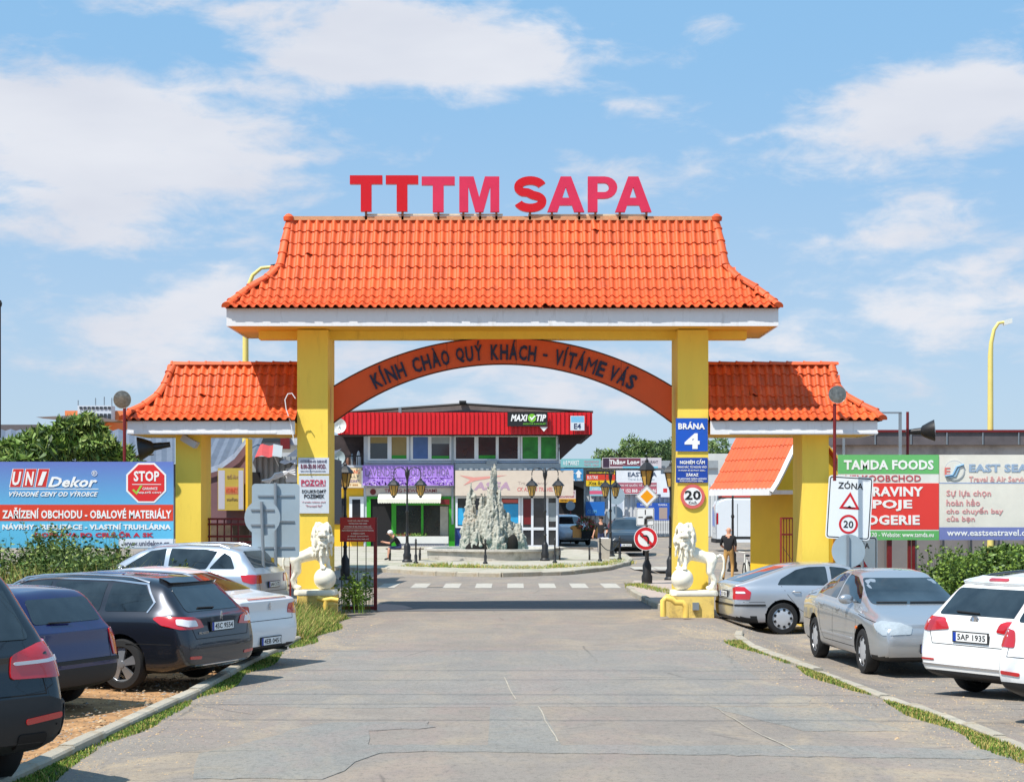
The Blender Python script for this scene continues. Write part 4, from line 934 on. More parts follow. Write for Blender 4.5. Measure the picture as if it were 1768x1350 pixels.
# ---------------- lamp posts ----------------
def lantern(parent, x, y, z, s=1.0):      # z = underside of the lantern
    b = MB()
    b.lathe((x,y,z), [(.05*s,-.1*s),(.07*s,-.02*s),(.10*s,0)], 10); b.lathe((x,y,z+.42*s), [(.27*s,0),(.27*s,.03*s),(.2*s,.12*s),(.12*s,.2*s),(.05*s,.25*s),(.06*s,.28*s),(.02*s,.34*s),(.01*s,.42*s)], 6)
    for k in range(6):
        a = math.pi/3*k; b.tube([(x+math.cos(a)*.1*s, y+math.sin(a)*.1*s, z), (x+math.cos(a)*.2*s, y+math.sin(a)*.2*s, z+.42*s)], .013*s, 4)
    o = b.build('lantern', IRON, parent); g = MB(); g.lathe((x,y,z+.005), [(.09*s,0),(.185*s,.41*s)], 6); g.build('lantern_glass', LAMPG, o); return o
def lamp(kind, label, top=3.75):
    rt = lroot('lamp_post', label, 'street lamp', 'black ornamental lamp posts')
    b = MB(); h = top - .85 if kind == 'single' else top - .25
    b.lathe((0,0,0), [(.2,0),(.2,.06),(.15,.12),(.16,.3),(.12,.38),(.13,.62),(.09,.7),(.06,.78),(.055,1.0),(.075,1.03),(.05,1.08),(.042,1.9),(.06,1.93),(.06,1.99),(.038,2.04),(.034,h)], 12); b.build('post', IRON, rt, smooth=35)
    if kind == 'single': lantern(rt, 0, 0, h)
    else:
        for s in (-1, 1):
            b = MB(); pts = [(s*.03, 0, h-.12)] + [(s*(.3 - .22*math.cos(a)), 0, h + .02 + .2*math.sin(a)) for a in [math.pi*i/8 for i in range(9)]]
            pts = [(s*.03,0,h-.25),(s*.06,0,h-.02)] + [(s*(.29-.23*math.cos(math.pi*i/8)), 0, h-.02+.2*math.sin(math.pi*i/8)) for i in range(9)] + [(s*.52,0,h-.12)]
            b.tube(pts, .02, 6); b.build('arm', IRON, rt, smooth=60); lantern(rt, s*.52, 0, h-.92, .92)
        b = MB(); b.lathe((0,0,h), [(.04,-.3),(.09,-.1),(.09,0),(.04,.12),(.01,.2)], 8); b.build('finial', IRON, rt)
    return rt
def put(o, px, D, rz=0, z=0.0): o.location = (PX(px, D), D, z); o.rotation_euler = (0,0,rz); return o
l1 = lamp('double', 'twin-arm black lamp post left of the fountain, in front of the purple shop banner'); put(l1, 703, 65, 0, .1)
l2 = copy_tree(l1); l2['label'] = 'twin-arm black lamp post right of the fountain, in front of the beige shopfront'; put(l2, 941, 66.5, 0, .1)
l3 = copy_tree(l1); l3['label'] = 'twin-arm black lamp post seen almost end-on between the far billboards and the dark parked car'; put(l3, 1054, 72, R(62), .1)
s1 = lamp('single', 'single lantern lamp post behind the dark red gate leaf'); put(s1, 596, 52.5)
s2 = copy_tree(s1); s2['label'] = 'single lantern lamp post carrying three road signs at the pavement corner'; put(s2, 1117, 48.0, .3)
s3 = copy_tree(s1); s3['label'] = 'lamp post half hidden behind the right gate pillar'; put(s3, 1158, 52.0, .5)
s4 = copy_tree(s1); s4['label'] = 'lamp post behind the walking man, in front of the white van'; put(s4, 1265, 60, .3, -.05)
YLP = mat('yellow_lamp_pole', (226, 208, 120), .5, var=.05)
def tall_lamp(x, D, ztop, hx, label, headm):
    rt = root('tall_street_lamp', (x, D, 0), label, 'street lamp'); b = MB(); b.tube([(x,D,-.1),(x,D,ztop-1.0),(x+hx*.05,D,ztop-.6),(x+hx*.25,D,ztop-.22),(x+hx*.55,D,ztop-.03),(x+hx,D,ztop)], [.1,.075,.06,.05,.045,.04], 10); b.build('pole', YLP, rt, smooth=60)
    b = MB(); c = Vector((x+hx*1.15, D, ztop+.0)); b.obox(c, Vector((abs(hx)*.25,0,.03)), Vector((0,.13,0)), Vector((0,0,.07))); b.build('lamp_head', headm, rt); return rt
tall_lamp(PX(424,44), 44, PZ(461,44), .75, 'yellow street lamp curving up behind the left end of the main roof', IRON)
tall_lamp(PX(1710,48), 48, PZ(556,48), .42, 'tall yellow street lamp with a white head against the sky on the right', mat('lamp_head_white', (220,224,220), .4))
b = MB(); b.tube([(PX(0,52),52,0),(PX(0,52),52,PZ(524,52))], .03, 6); b.lathe((PX(0,52),52,PZ(524,52)), [(.05,-.1),(.07,0),(.03,.1)], 8); tag(b.build('signal_mast', IRON), 'thin dark mast at the very left edge of the picture', 'mast')
# ---------------- cars ----------------
PLASTIC = mat('black_plastic', (30, 31, 33), .6)
TYRE = mat('tyre_rubber', (30, 30, 31), .85, var=.1, vscale=20)
ALLOY = mat('alloy_rim', (176, 178, 182), .3, .8, var=.04)
HUBC = mat('silver_wheel_cover', (196, 198, 202), .35, .4)
CHROME = mat('chrome_trim', (215, 216, 220), .15, .9)
CARGL = mat('car_glass', (34, 42, 46), .03, spec=.8, coat=.5, var=.85, vscale=1.7)
GAPM = mat('panel_gap', (14, 14, 16), .8)
TAILR = mat('tail_light_red', (188, 12, 20), .12, coat=1.0, spec=.8)
TAILW = mat('tail_light_white', (222, 222, 226), .15, coat=1.0)
HEADM = mat('headlight_glass', (190, 196, 198), .08, .35, coat=1.0, var=.12, vscale=14)
ORANGE_I = mat('indicator_orange', (230, 110, 20), .3)
EUB = mat('plate_blue', (20, 60, 160), .4)
INTR = mat('car_interior', (70, 68, 66), .8)
def paint(name, c, metal=.0, rough=.32): return mat('paint_' + name, c, rough, metal, coat=1.0, var=.015, vscale=2)

class Body:
    def __init__(s, S):
        s.S = S; L, W = S['L'], S['W']; top, belt, hw, wr = S['top'], S['belt'], S['hw'], S['wr']; zb = S.get('zb', [(0,.3),(.25,.2),(L-.25,.2),(L,.26)])
        xs = sorted(set([0, .03, .09, .18, .3, L-.3, L-.18, L-.09, L-.03, L] + [x for x, _ in top if 0 <= x <= L] + [L*k/18 for k in range(2, 17)]))
        out = []; 
        for x in xs:
            if not out or x - out[-1] > .028: out.append(x)
        out[-1] = L; xs = out
        def ring(x):
            zt = interp(top, x); zbv = interp(zb, x); zs = min(interp(belt, x), zt - .015); h = interp(hw, x); w = min(interp(wr, x), h*.93); g = zt - zs
            zm = zbv + (zs - zbv) * .45
            q = [(0, zbv), (.72*h, zbv), (.93*h, zbv+.03), (.985*h, zbv + .12*(zs-zbv)+.02), (1.0*h, zm), (.995*h, zs - .3*(zs-zm)), (.975*h, zs - .07*(zs - zbv)), (.94*h, zs)]
            y1 = .925*h; q += [(y1 + (w - y1)*.12, zs + .12*g), (y1 + (w-y1)*.5, zs + .52*g), (w + .012, zs + .84*g), (w*.86, zs + .955*g), (w*.5, zt - .012*min(1, g*3)), (0, zt)]
            return q
        xr, xf = S['xr'], S['xf']; v = []; n = None
        for x in xs:
            u = x / L; q = ring(x)
            for y, z in q: v.append((interp(xr, z) * (1-u)**3 + u*L + interp(xf, z) * u**3 * 1.0, y, z))
            n = len(q)
        full = []; m = len(xs)
        # full ring: left points 0..n-1, right points mirrored n-2..1
        ringN = 2*n - 2
        for i in range(m):
            r = v[i*n:(i+1)*n]; full += r + [(p[0], -p[1], p[2]) for p in r[-2:0:-1]]
        f = [(i*ringN+k, i*ringN+(k+1)%ringN, (i+1)*ringN+(k+1)%ringN, (i+1)*ringN+k) for i in range(m-1) for k in range(ringN)]
        for e, rev in ((0, False), ((m-1)*ringN, True)):
            for k in range(n-1):
                a, b_ = e+k, e+k+1; c = e + (ringN-k-1) if k+1 < n-1 else e+k+1; d = e + (ringN - k) % ringN
                q = [a, b_, c, d]; qq = []
                for t in q:
                    if t not in qq: qq.append(t)
                f.append(tuple(qq if not rev else qq[::-1]))
        me = bpy.data.meshes.new('t'); me.from_pydata(full, [], f)
        bm = bmesh.new(); bm.from_mesh(me); bmesh.ops.recalc_face_normals(bm, faces=bm.faces); bm.to_mesh(me); bm.free()
        o = bpy.data.objects.new('t', me); col.objects.link(o); ss = o.modifiers.new('s', 'SUBSURF'); ss.levels = 2; bpy.context.view_layer.update(); sm = evalmesh(o)
        o.modifiers.clear(); o.data = sm
        bmx = bmesh.new(); bmx.from_mesh(sm); s.bvh = BVHTree.FromBMesh(bmx); bmx.free()
        # wheel arches
        cyl = MB(); ra = S['wr_'] * 1.13
        for wx in S['wx']:
            for sg in (1, -1): cyl.lathe((wx, sg * (W/2 - .26) - (.0 if sg > 0 else .5) + 0, S['wr_']+.02), [(ra, 0), (ra, .5)], 36, axis='y')
        cm = bpy.data.meshes.new('c'); cm.from_pydata(cyl.v, [], cyl.f); bm = bmesh.new(); bm.from_mesh(cm); bmesh.ops.recalc_face_normals(bm, faces=bm.faces); bm.to_mesh(cm); bm.free()
        co = bpy.data.objects.new('c', cm); col.objects.link(co)
        bo = o.modifiers.new('b', 'BOOLEAN'); bo.object = co; bo.operation = 'DIFFERENCE'; bo.solver = 'EXACT'; bpy.context.view_layer.update(); me2 = evalmesh(o)
        bpy.data.objects.remove(co); bpy.data.objects.remove(o)
        s.me = me2; s.ra = ra
    def cast(s, o, d):
        r = s.bvh.ray_cast(Vector(o), Vector(d)); return (r[0], r[1]) if r[0] is not None else s.bvh.find_nearest(Vector(o) + Vector(d) * 3)[:2]

def decal(B, poly, ang, off=.006, step=.07, mb=None, m=0, depth=.012):
    """cut a 2D outline and lay it on the body, looking along a horizontal direction; ang 0 = from the rear, 90 = from the left, -90 right, 180 = front"""
    a = R(ang); dr = Vector((math.cos(a), -math.sin(a), 0)); U = Vector((math.sin(a), math.cos(a), 0))  # U: horizontal axis
    bm = bmesh.new(); vs = [bm.verts.new((p[0], p[1], 0)) for p in poly]; bm.faces.new(vs)
    u0, u1, v0, v1 = min(p[0] for p in poly), max(p[0] for p in poly), min(p[1] for p in poly), max(p[1] for p in poly)
    for ax, lo, hi in ((0, u0, u1), (1, v0, v1)):
        k = int((hi - lo) / step)
        for i in range(1, k + 1):
            c = [0,0,0]; c[ax] = lo + (hi - lo) * i / (k + 1); nn = [0,0,0]; nn[ax] = 1
            bmesh.ops.bisect_plane(bm, geom=bm.verts[:] + bm.edges[:] + bm.faces[:], plane_co=c, plane_no=nn)
    bm.verts.index_update(); bnd = [e for e in bm.edges if e.is_boundary]
    pts = []; inner = {}
    for v in bm.verts:
        o = U * v.co.x + Vector((0, 0, v.co.y)) - dr * 4 + (Vector((B.S['L']/2, 0, 0)) if abs(math.sin(a)) > .999 else Vector((0,0,0)))
        if abs(math.sin(a)) > .999: o = Vector((v.co.x, -4 * dr.y, v.co.y))
        p, nrm = B.cast(o, dr)
        pts.append((p + nrm * off, p - nrm * depth))
    mb = mb or MB(); base = len(mb.v); n = len(pts); mb.v += [tuple(p[0]) for p in pts] + [tuple(p[1]) for p in pts]
    fs = [tuple(base + v.index for v in f_.verts) for f_ in bm.faces]
    fs += [(base + e.verts[0].index, base + e.verts[1].index, base + n + e.verts[1].index, base + n + e.verts[0].index) for e in bnd]
    mb.f += fs; mb.mi += [m] * len(fs); bm.free(); return mb
def wide(line, w):      # polyline to thin outline polygons
    out = []
    for a, b_ in zip(line, line[1:]):
        d = Vector((b_[0]-a[0], b_[1]-a[1])); 
        if d.length < 1e-6: continue
        d.normalize(); nx, ny = -d.y*w/2, d.x*w/2; e = w*.3
        out.append([(a[0]+nx-d.x*e, a[1]+ny-d.y*e), (b_[0]+nx+d.x*e, b_[1]+ny+d.y*e), (b_[0]-nx+d.x*e, b_[1]-ny+d.y*e), (a[0]-nx-d.x*e, a[1]-ny-d.y*e)])
    return out
def strips(B, lines, ang, w, name, m, parent, off=.003, depth=.006):
    mb = MB()
    for ln in lines:
        for q in wide(ln, w): decal(B, q, ang, off, .15, mb, 0, depth)
    return mb.build(name, m, parent, smooth=50)
def arcpts(cx, cz, r, a0, a1, n=12): return [(cx + r*math.cos(R(a0+(a1-a0)*i/n)), cz + r*math.sin(R(a0+(a1-a0)*i/n))) for i in range(n+1)]
def smoothpoly(pts, r=.03, n=3):    # round the corners of a polygon
    out = []; N_ = len(pts)
    for i in range(N_):
        p0, p1, p2 = Vector(pts[i-1]), Vector(pts[i]), Vector(pts[(i+1)%N_]); a = (p0-p1); b_ = (p2-p1); ra = min(r, a.length*.45); rb = min(r, b_.length*.45); a = p1 + a.normalized()*ra; b_ = p1 + b_.normalized()*rb
        for k in range(n+1): t = k/n; out.append(tuple(a*(1-t)**2 + p1*2*t*(1-t) + b_*t*t))
    return out

def wheel(parent, x, y, r, side, style, n=5, rimm=ALLOY, w=.2):
    h = MB(); h.lathe((x, y - side*.06, r), [(r*.5, -.03), (r*.5, .03)], 20, axis='y'); hub = h.build('wheel', GAPM, parent)
    t = MB(); a, b_ = y - w/2, w
    prof = [(r*.66, .02), (r*.7, 0), (r*.93, .005), (r*.985, .03), (r, .06), (r, b_-.06), (r*.985, b_-.03), (r*.93, b_-.005), (r*.7, b_), (r*.66, b_-.02)]
    t.lathe((x, a, r), prof, 40, axis='y', cap=False); t.build('tyre', TYRE, hub, smooth=45)
    for_rim = MB(); yo = y + side * (w/2 - .025)
    # rim ring
    for_rim.lathe((x, yo - (.03 if side > 0 else -.03) - .0, r), [(r*.6, -.03*side), (r*.665, .03*side), (r*.69, .032*side), (r*.69, -.06*side)], 36, axis='y', cap=False)
    if style == 'cover':
        for_rim.lathe((x, yo, r), [(.02, .012*side), (r*.2, .014*side), (r*.5, .004*side), (r*.66, -.012*side)], 36, axis='y')
        rim = for_rim.build('rim', rimm, hub, smooth=40)
        hm = MB()
        for k in range(n):
            an = 2*math.pi*k/n; c = Vector((x + math.cos(an)*r*.53, yo + side*.004, r + math.sin(an)*r*.53)); rad = Vector((math.cos(an), 0, math.sin(an))); tan = Vector((-math.sin(an), 0, math.cos(an)))
            hm.obox(c, rad * r*.075, Vector((0,.006,0)), tan * r*.075)
        hm.build('rim_slots', GAPM, rim)['kind'] = 'stuff'
    else:
        for k in range(n):
            for dt in ((-.1, .1) if style == 'twin' else (0,)):
                an = 2*math.pi*k/n + .3 + dt; rad = Vector((math.cos(an), 0, math.sin(an))); tan = Vector((-math.sin(an), 0, math.cos(an))); c = Vector((x, yo, r))
                w0, w1 = (r*.035, r*.06) if style == 'twin' else (r*.08, r*.13)
                if style == 'fat': w0, w1 = r*.09, r*.19
                vs = []
                for rr, ww, dy in ((r*.08, w0, .012), (r*.64, w1, -.012)):
                    for sy in (0, -.035): vs += [c + rad*rr + tan*ww + Vector((0,(dy+sy)*side,0)), c + rad*rr - tan*ww + Vector((0,(dy+sy)*side,0))]
                for_rim.add(vs, [(0,1,5,4),(2,6,7,3),(0,4,6,2),(1,3,7,5),(4,5,7,6),(0,2,3,1)])
        for_rim.lathe((x, yo - (.02*side), r), [(r*.17, -.02*side), (r*.15, .035*side), (r*.05, .04*side)], 16, axis='y')
        for_rim.build('rim', rimm, hub, smooth=30)
    return hub

def car(S, label, parent_group='cars parked along the kerb', name='parked_car', cat='car'):
    rt = lroot(name, label, cat, parent_group); B = Body(S); L, W = S['L'], S['W']; pm = S['paint']; lo = S.get('trim', None)
    me = B.me; me.materials.clear(); me.materials.append(pm); me.materials.append(PLASTIC)
    dark_below = S.get('dark_below', .0)
    mi = []
    for p in me.polygons:
        c = p.center; k = 0
        for wx in S['wx']:
            if (c.x-wx)**2 + (c.z-S['wr_']-.02)**2 < (B.ra+.004)**2: k = 1
        if c.z < .235: k = 1
        if dark_below and c.z < dark_below and (c.x < .5 or c.x > L-.5 or S.get('clad')): k = 1
        mi.append(k)
    me.polygons.foreach_set('material_index', mi); me.polygons.foreach_set('use_smooth', [True]*len(mi)); me.set_sharp_from_angle(angle=R(32))
    body = bpy.data.objects.new('body', me); col.objects.link(body); body.parent = rt; OFF['body'] = Vector((0,0,0)); OFF[body.name] = Vector((0,0,0))
    for wx in S['wx']:
        for sg in (1, -1): wheel(rt, wx, sg*(W/2-.115), S['wr_'], sg, S.get('rim', 'spoke'), S.get('nsp', 5), S.get('rimm', ALLOY))
    # glass
    for nm, poly in S['side_glass']:
        for sg in (90, -90):
            o = decal(B, smoothpoly(poly, S.get('gr', .035)), sg, .004, .09).build(nm, CARGL, body, smooth=40)
    if S.get('glass_trim'):
        for sg in (90, -90): strips(B, [S['glass_trim']], sg, .022, 'window_trim', CHROME, body, .01)
    for key, ang, nm in (('rear_glass', 0, 'rear_window'), ('front_glass', 180, 'windscreen')):
        if key in S: 
            p = S[key]; decal(B, smoothpoly(p, .05), ang, .006, .1).build(nm, CARGL, body, smooth=40)
    # shut lines
    for sg in (90, -90): strips(B, S['gaps'], sg, .009, 'door_gap', GAPM, body, .0015)
    if 'rear_gaps' in S: strips(B, S['rear_gaps'], 0, .009, 'tailgate_gap', GAPM, body, .0015)
    if 'front_gaps' in S: strips(B, S['front_gaps'], 180, .009, 'bonnet_gap', GAPM, body, .0015)
    for nm, ang, poly, mm_, off in S.get('decals', []):
        for s_ in ((1, -1) if nm[0] != '!' else (1,)):
            n_ = nm.strip('!'); 
            if ang in (0, 180) or nm[0] == '!' : pp = [(p[0]*s_, p[1]) for p in poly]; aa = ang
            else: aa = ang * s_; pp = [(p[0]*1, p[1]) for p in poly] if abs(ang) == 90 else [(p[0]*s_, p[1]) for p in poly]
            decal(B, smoothpoly(pp, .02), aa, off, .08).build(n_, mm_, body, smooth=40)
    # handles
    for hx, hz_ in S['handles']:
        for sg in (1, -1):
            p, nr = B.cast((hx, 3*sg, hz_), (0, -sg, 0)); b = MB(); b.tube([p - Vector((.09,0,0)) , p + nr*.035 + Vector((-.06,0,0)), p + nr*.035 + Vector((.06,0,0)), p + Vector((.09,0,0))], .014, 6); b.build('door_handle', S.get('hm', pm), body, smooth=60)
    # mirrors
    mx, mz = S['mirror']
    for sg in (1, -1):
        p, nr = B.cast((mx, 3*sg, mz), (0, -sg, 0)); b = MB(); q = Vector((p.x, p.y + sg*.14, p.z+.03)); b.ell(q, .07, .12, .075, 12); b.tube([p, q], .03, 6); mo = b.build('wing_mirror', pm, body, smooth=50)
        b = MB(); b.ell(q - Vector((.045,0,0)), .035, .1, .058, 10); b.build('mirror_glass', CARGL, mo, smooth=50)
    if 'rails' in S:
        x0, x1, m_ = S['rails']
        for sg in (1, -1):
            pts = []
            for i in range(9):
                x = x0 + (x1-x0)*i/8; p, nr = B.cast((x, sg*S['raily'], 3), (0,0,-1)); h = .045 if 0 < i < 8 else .0; pts.append(p + Vector((0,0,h)))
            b = MB(); b.tube(pts, .018, 6); b.build('roof_rail', m_, body, smooth=60)
    if S.get('wiper'):
        for ax, z0, z1, d0 in S['wiper']:
            a_ = 0 if ax == 'rear' else 180; pts = []
            for t in range(6):
                y = d0[0] + (d0[1]-d0[0])*t/5; z = z0 + (z1-z0)*t/5; p, nr = B.cast(((-2 if ax == 'rear' else L+2), y, z), (1 if ax == 'rear' else -1, 0, 0)); pts.append(p + nr*.02)
            b = MB(); b.tube(pts, .011, 5); b.build('wiper', PLASTIC, body)
    # number plates
    for end, z, txt in S.get('plates', []):
        d = 1 if end == 'rear' else -1; o_ = (-2, 0, z) if end == 'rear' else (L+2, 0, z)
        p, nr = B.cast(o_, (d, 0, 0)); p2, _ = B.cast((o_[0], 0, z+.06), (d,0,0)); p3, _ = B.cast((o_[0], 0, z-.06), (d,0,0))
        up = Vector((0,0,1)); nn = Vector((-d, 0, 0)); x_ = min(p.x, p2.x, p3.x) - .012 if d > 0 else max(p.x, p2.x, p3.x) + .012
        yo = S.get('plate_y', 0); c = Vector((x_, yo, z)); rg = Vector((0, -d, 0))
        b = MB(); b.obox(c, (.008,0,0), (0,.27,0), (0,0,.065)); pl = b.build('number_plate', PLASTIC, body)
        b = MB(); b.obox(c + nn*.009, (.002,0,0), (0,.255,0), (0,0,.052)); b.build('plate_face', WHITE, pl)
        b = MB(); b.obox(c + nn*.012 - rg*.233, (.001,0,0), (0,.022,0), (0,0,.052)); b.build('plate_band', EUB, pl)
        text(txt, c + nn*.0125 + rg*.02, .42, .07, BLACK, pl, right=rg, up=up, nrm=nn, bold=.025, depth=.001)
    for lg in S.get('badges', []):
        kind, z = lg[:2]; p, nr = B.cast((-2, 0, z), (1, 0, 0))
        b = MB()
        if kind == 'ring': b.lathe((p.x-.012, 0, z), [(.062,0),(.062,.02),(.05,-.0),(.05,.02)], 24, axis='x'); o = b.build('badge', CHROME, body); b = MB(); 
        if kind == 'ring':
            for q in ([(.035,.035),(.0,-.045)],[(-.035,.035),(0,-.045)],[(-.018,.045),(0,.0)],[(.018,.045),(0,0)]):
                b.tube([(p.x-.014, y_, z+z_) for y_, z_ in q], .006, 4)
            b.build('badge_strokes', CHROME, o)['kind'] = 'stuff'
        else:
            o = None; pts = [(.0,.06),(.02,.055),(.03,.03),(.015,.02),(.035,.0),(.02,-.02),(.028,-.055),(.01,-.05),(.005,-.02),(-.012,-.0),(-.02,-.05),(-.03,-.05),(-.02,.01),(-.01,.035)]
            b.prism(pts, (p.x-.016, 0, z), (0,-1,0), (0,0,1), (.008,0,0)); b.build('badge', CHROME, body)
    if 'script' in S:
        t_, y_, z_, w_ = S['script']; p, nr = B.cast((-2, y_, z_), (1,0,0)); text(t_, p - Vector((.006,0,0)), w_, .03, CHROME, body, right=(0,-1,0), up=(0,0,1), nrm=(-1,0,0), bold=.02)
    if 'exhaust' in S:
        for y_ in S['exhaust']: b = MB(); b.tube([(.06,y_,.25),(.3,y_,.25)], .025, 10); b.build('exhaust', CHROME, body)
    # underbody
    b = MB(); b.box(.75, L-.7, -W/2+.28, W/2-.28, .19, .3); b.build('underbody', GAPM, body)
    return rt
def set_car(rt, S, wheel_px, wheel_py_, heading, wi=0, side=1, D=None, z=None):
    """stand the car so that one wheel touches the ground at a point of the photo"""
    h = R(heading); n = Vector((math.cos(h), math.sin(h), 0)); l = Vector((-math.sin(h), math.cos(h), 0))
    zz = 0
    for _ in range(6): D = (HC - zz) * F / (wheel_py_ - HY); x = PX(wheel_px, D); zz = gz(x, D)
    o = Vector((x, D, 0)) - n * S['wx'][wi] - l * side * (S['W']/2 - .02)
    # settle on the slope
    c = o + n * S['L']/2; rt.location = (o.x, o.y, gz(c.x, c.y) * .5 + zz * .5); rt.rotation_euler = (0, 0, h); return rt

def wagon(L=4.81, W=1.85, H=1.48, **k):
    S = dict(L=L, W=W, wr_=.33, wx=[.98, L-.95],
      top=[(0,.93),(.06,.965),(.14,1.03),(.44,1.36),(.56,1.415),(.8,1.44),(1.4,H-.01),(2.0,H),(2.55,H-.03),(2.9,H-.1),(3.3,H-.3),(3.62,1.03),(3.8,.98),(4.3,.88),(4.6,.78),(L,.66)],
      belt=[(0,.86),(.1,.92),(.5,.97),(1.5,.96),(3.2,.9),(3.7,.87),(4.3,.78),(4.65,.68),(L,.58)],
      hw=[(0,.74),(.05,.8),(.15,.86),(.4,W/2-.03),(1.0,W/2),(3.9,W/2),(4.35,W/2-.05),(4.62,W/2-.16),(4.75,W/2-.28),(L,.5)],
      wr=[(0,.72),(.2,.67),(.5,.6),(1.0,.61),(2.4,.61),(2.9,.62),(3.3,.68),(3.7,.76),(4.3,.72),(L,.45)],
      xr=[(.2,.14),(.3,.04),(.45,0),(.62,0),(.68,.035),(.8,.05),(.95,.06),(1.2,.06)], xf=[(.2,-.12),(.4,0),(.55,0),(.7,-.06),(.9,-.1)],
      side_glass=[('rear_quarter_window',[(.64,1.01),(.58,1.12),(.78,1.33),(1.28,1.355),(1.28,1.0)]),('rear_door_window',[(1.36,1.0),(1.36,1.36),(2.18,1.37),(2.18,.99)]),('front_door_window',[(2.26,.99),(2.26,1.37),(2.62,1.34),(3.0,1.2),(3.3,1.0),(3.3,.97)])],
      rear_glass=[(-.62,1.0),(-.55,1.31),(.55,1.31),(.62,1.0)], front_glass=[(-.72,.99),(-.56,1.36),(.56,1.36),(.72,.99)],
      gaps=[[(2.22,.95),(2.22,.36),(3.3,.36)],[(3.34,.94),(3.42,.75),(3.36,.36)],[(1.32,.96),(1.28,.78)],[(2.22,.36),(1.5,.36),(1.36,.6)],[(3.5,.84),(4.45,.74)],[(.12,.6),(.9,.6)]],
      rear_gaps=[[(-.62,.98),(-.66,.8),(-.6,.66),(.6,.66),(.66,.8),(.62,.98)]],
      handles=[(2.45,.86),(1.55,.87)], mirror=(3.05,1.0), wiper=[('rear',1.02,1.03,(0,.35))], plates=[])
    S.update(k); return S

# dark blue-grey estate
S = wagon(paint=paint('dark_grey', (38, 42, 52), .55, .28), rim='fat', nsp=5, rimm=mat('two_tone_rim', (170,172,176), .3, .7),
  glass_trim=[(.62,1.0),(.56,1.12),(.76,1.345),(1.3,1.39),(2.3,1.4),(2.7,1.37),(3.1,1.2),(3.4,.96)], rails=(.75,3.0,CHROME), raily=.58, dark_below=0,
  plates=[('rear',.80,'4SC 9554')], badges=[('lion',.93)], script=('PEUGEOT', .42, .73, .22),
  decals=[('tail_light',42,[(.34,.80),(.40,.9),(.5,.935),(.94,.95),(.99,.92),(.9,.84),(.7,.79),(.5,.785)],TAILR,.012),
          ('reversing_light',42,[(.44,.82),(.48,.9),(.74,.915),(.74,.85),(.6,.82)],TAILW,.018),('rear_reflector',0,[(.5,.4),(.5,.44),(.74,.45),(.74,.41)],TAILR,.008),
          ('!bumper_chrome',0,[(-.6,.31),(-.6,.325),(.6,.325),(.6,.31)],CHROME,.008),('!roof_spoiler',0,[(-.54,1.33),(-.52,1.385),(.52,1.385),(.54,1.33)],mat('gloss_black',(18,18,20),.1,coat=1),.05)])
c1 = car(S, 'dark grey estate car with chrome window trim and roof rails, rear towards the road'); set_car(c1, S, 208, 1191, 157); C508 = c1
b = MB(); b.tube([(2.6,.2,1.45),(2.35,.2,1.72)], .006, 5); b.build('roof_aerial', PLASTIC, c1)

# navy compact estate
S = wagon(4.25, 1.7, 1.45, paint=paint('navy', (22, 26, 82), .35, .3), rim='cover', nsp=8, wx=[.85, 3.32], dark_below=.5,
  top=[(0,.93),(.05,.98),(.12,1.06),(.3,1.34),(.4,1.4),(.7,1.44),(1.3,1.45),(2.0,1.44),(2.4,1.4),(2.75,1.26),(3.1,1.02),(3.3,.96),(3.8,.87),(4.1,.76),(4.25,.62)],
  belt=[(0,.86),(.2,.93),(2,.93),(3.1,.88),(3.7,.78),(4.25,.56)], hw=[(0,.72),(.05,.78),(.15,.81),(.4,.84),(3.6,.85),(3.95,.78),(4.15,.66),(4.25,.5)], wr=[(0,.66),(.3,.6),(.6,.58),(2.3,.58),(3.1,.7),(3.7,.66),(4.25,.4)],
  side_glass=[('rear_quarter_window',[(.36,1.0),(.36,1.12),(.5,1.28),(.65,1.33),(1.15,1.34),(1.15,.98)]),('rear_door_window',[(1.22,.98),(1.22,1.34),(1.95,1.34),(1.95,.97)]),('front_door_window',[(2.02,.97),(2.02,1.34),(2.35,1.3),(2.95,.97)])],
  gaps=[[(1.98,.95),(1.98,.35),(2.9,.35)],[(1.18,.96),(1.18,.6)],[(.55,.9),(.55,.66)]], rear_glass=[(-.58,1.03),(-.52,1.3),(.52,1.3),(.58,1.03)], front_glass=[(-.66,1.0),(-.53,1.3),(.53,1.3),(.66,1.0)],
  rear_gaps=[[(-.6,1.0),(-.6,.6),(.6,.6),(.6,1.0)]], handles=[(2.2,.83),(1.4,.84)], mirror=(2.75,.98),
  decals=[('tail_light',42,[(.5,.62),(.5,.93),(.7,.93),(.7,.62)],TAILR,.014),('!bumper_strip',0,[(-.78,.56),(-.78,.6),(.78,.6),(.78,.56)],PLASTIC,.02),('bumper_strip_side',90,[(.05,.56),(.05,.6),(.55,.6),(.55,.56)],PLASTIC,.02)], plates=[])
c2 = car(S, 'navy blue small estate car between the black off-roader and the dark grey estate'); SN = S

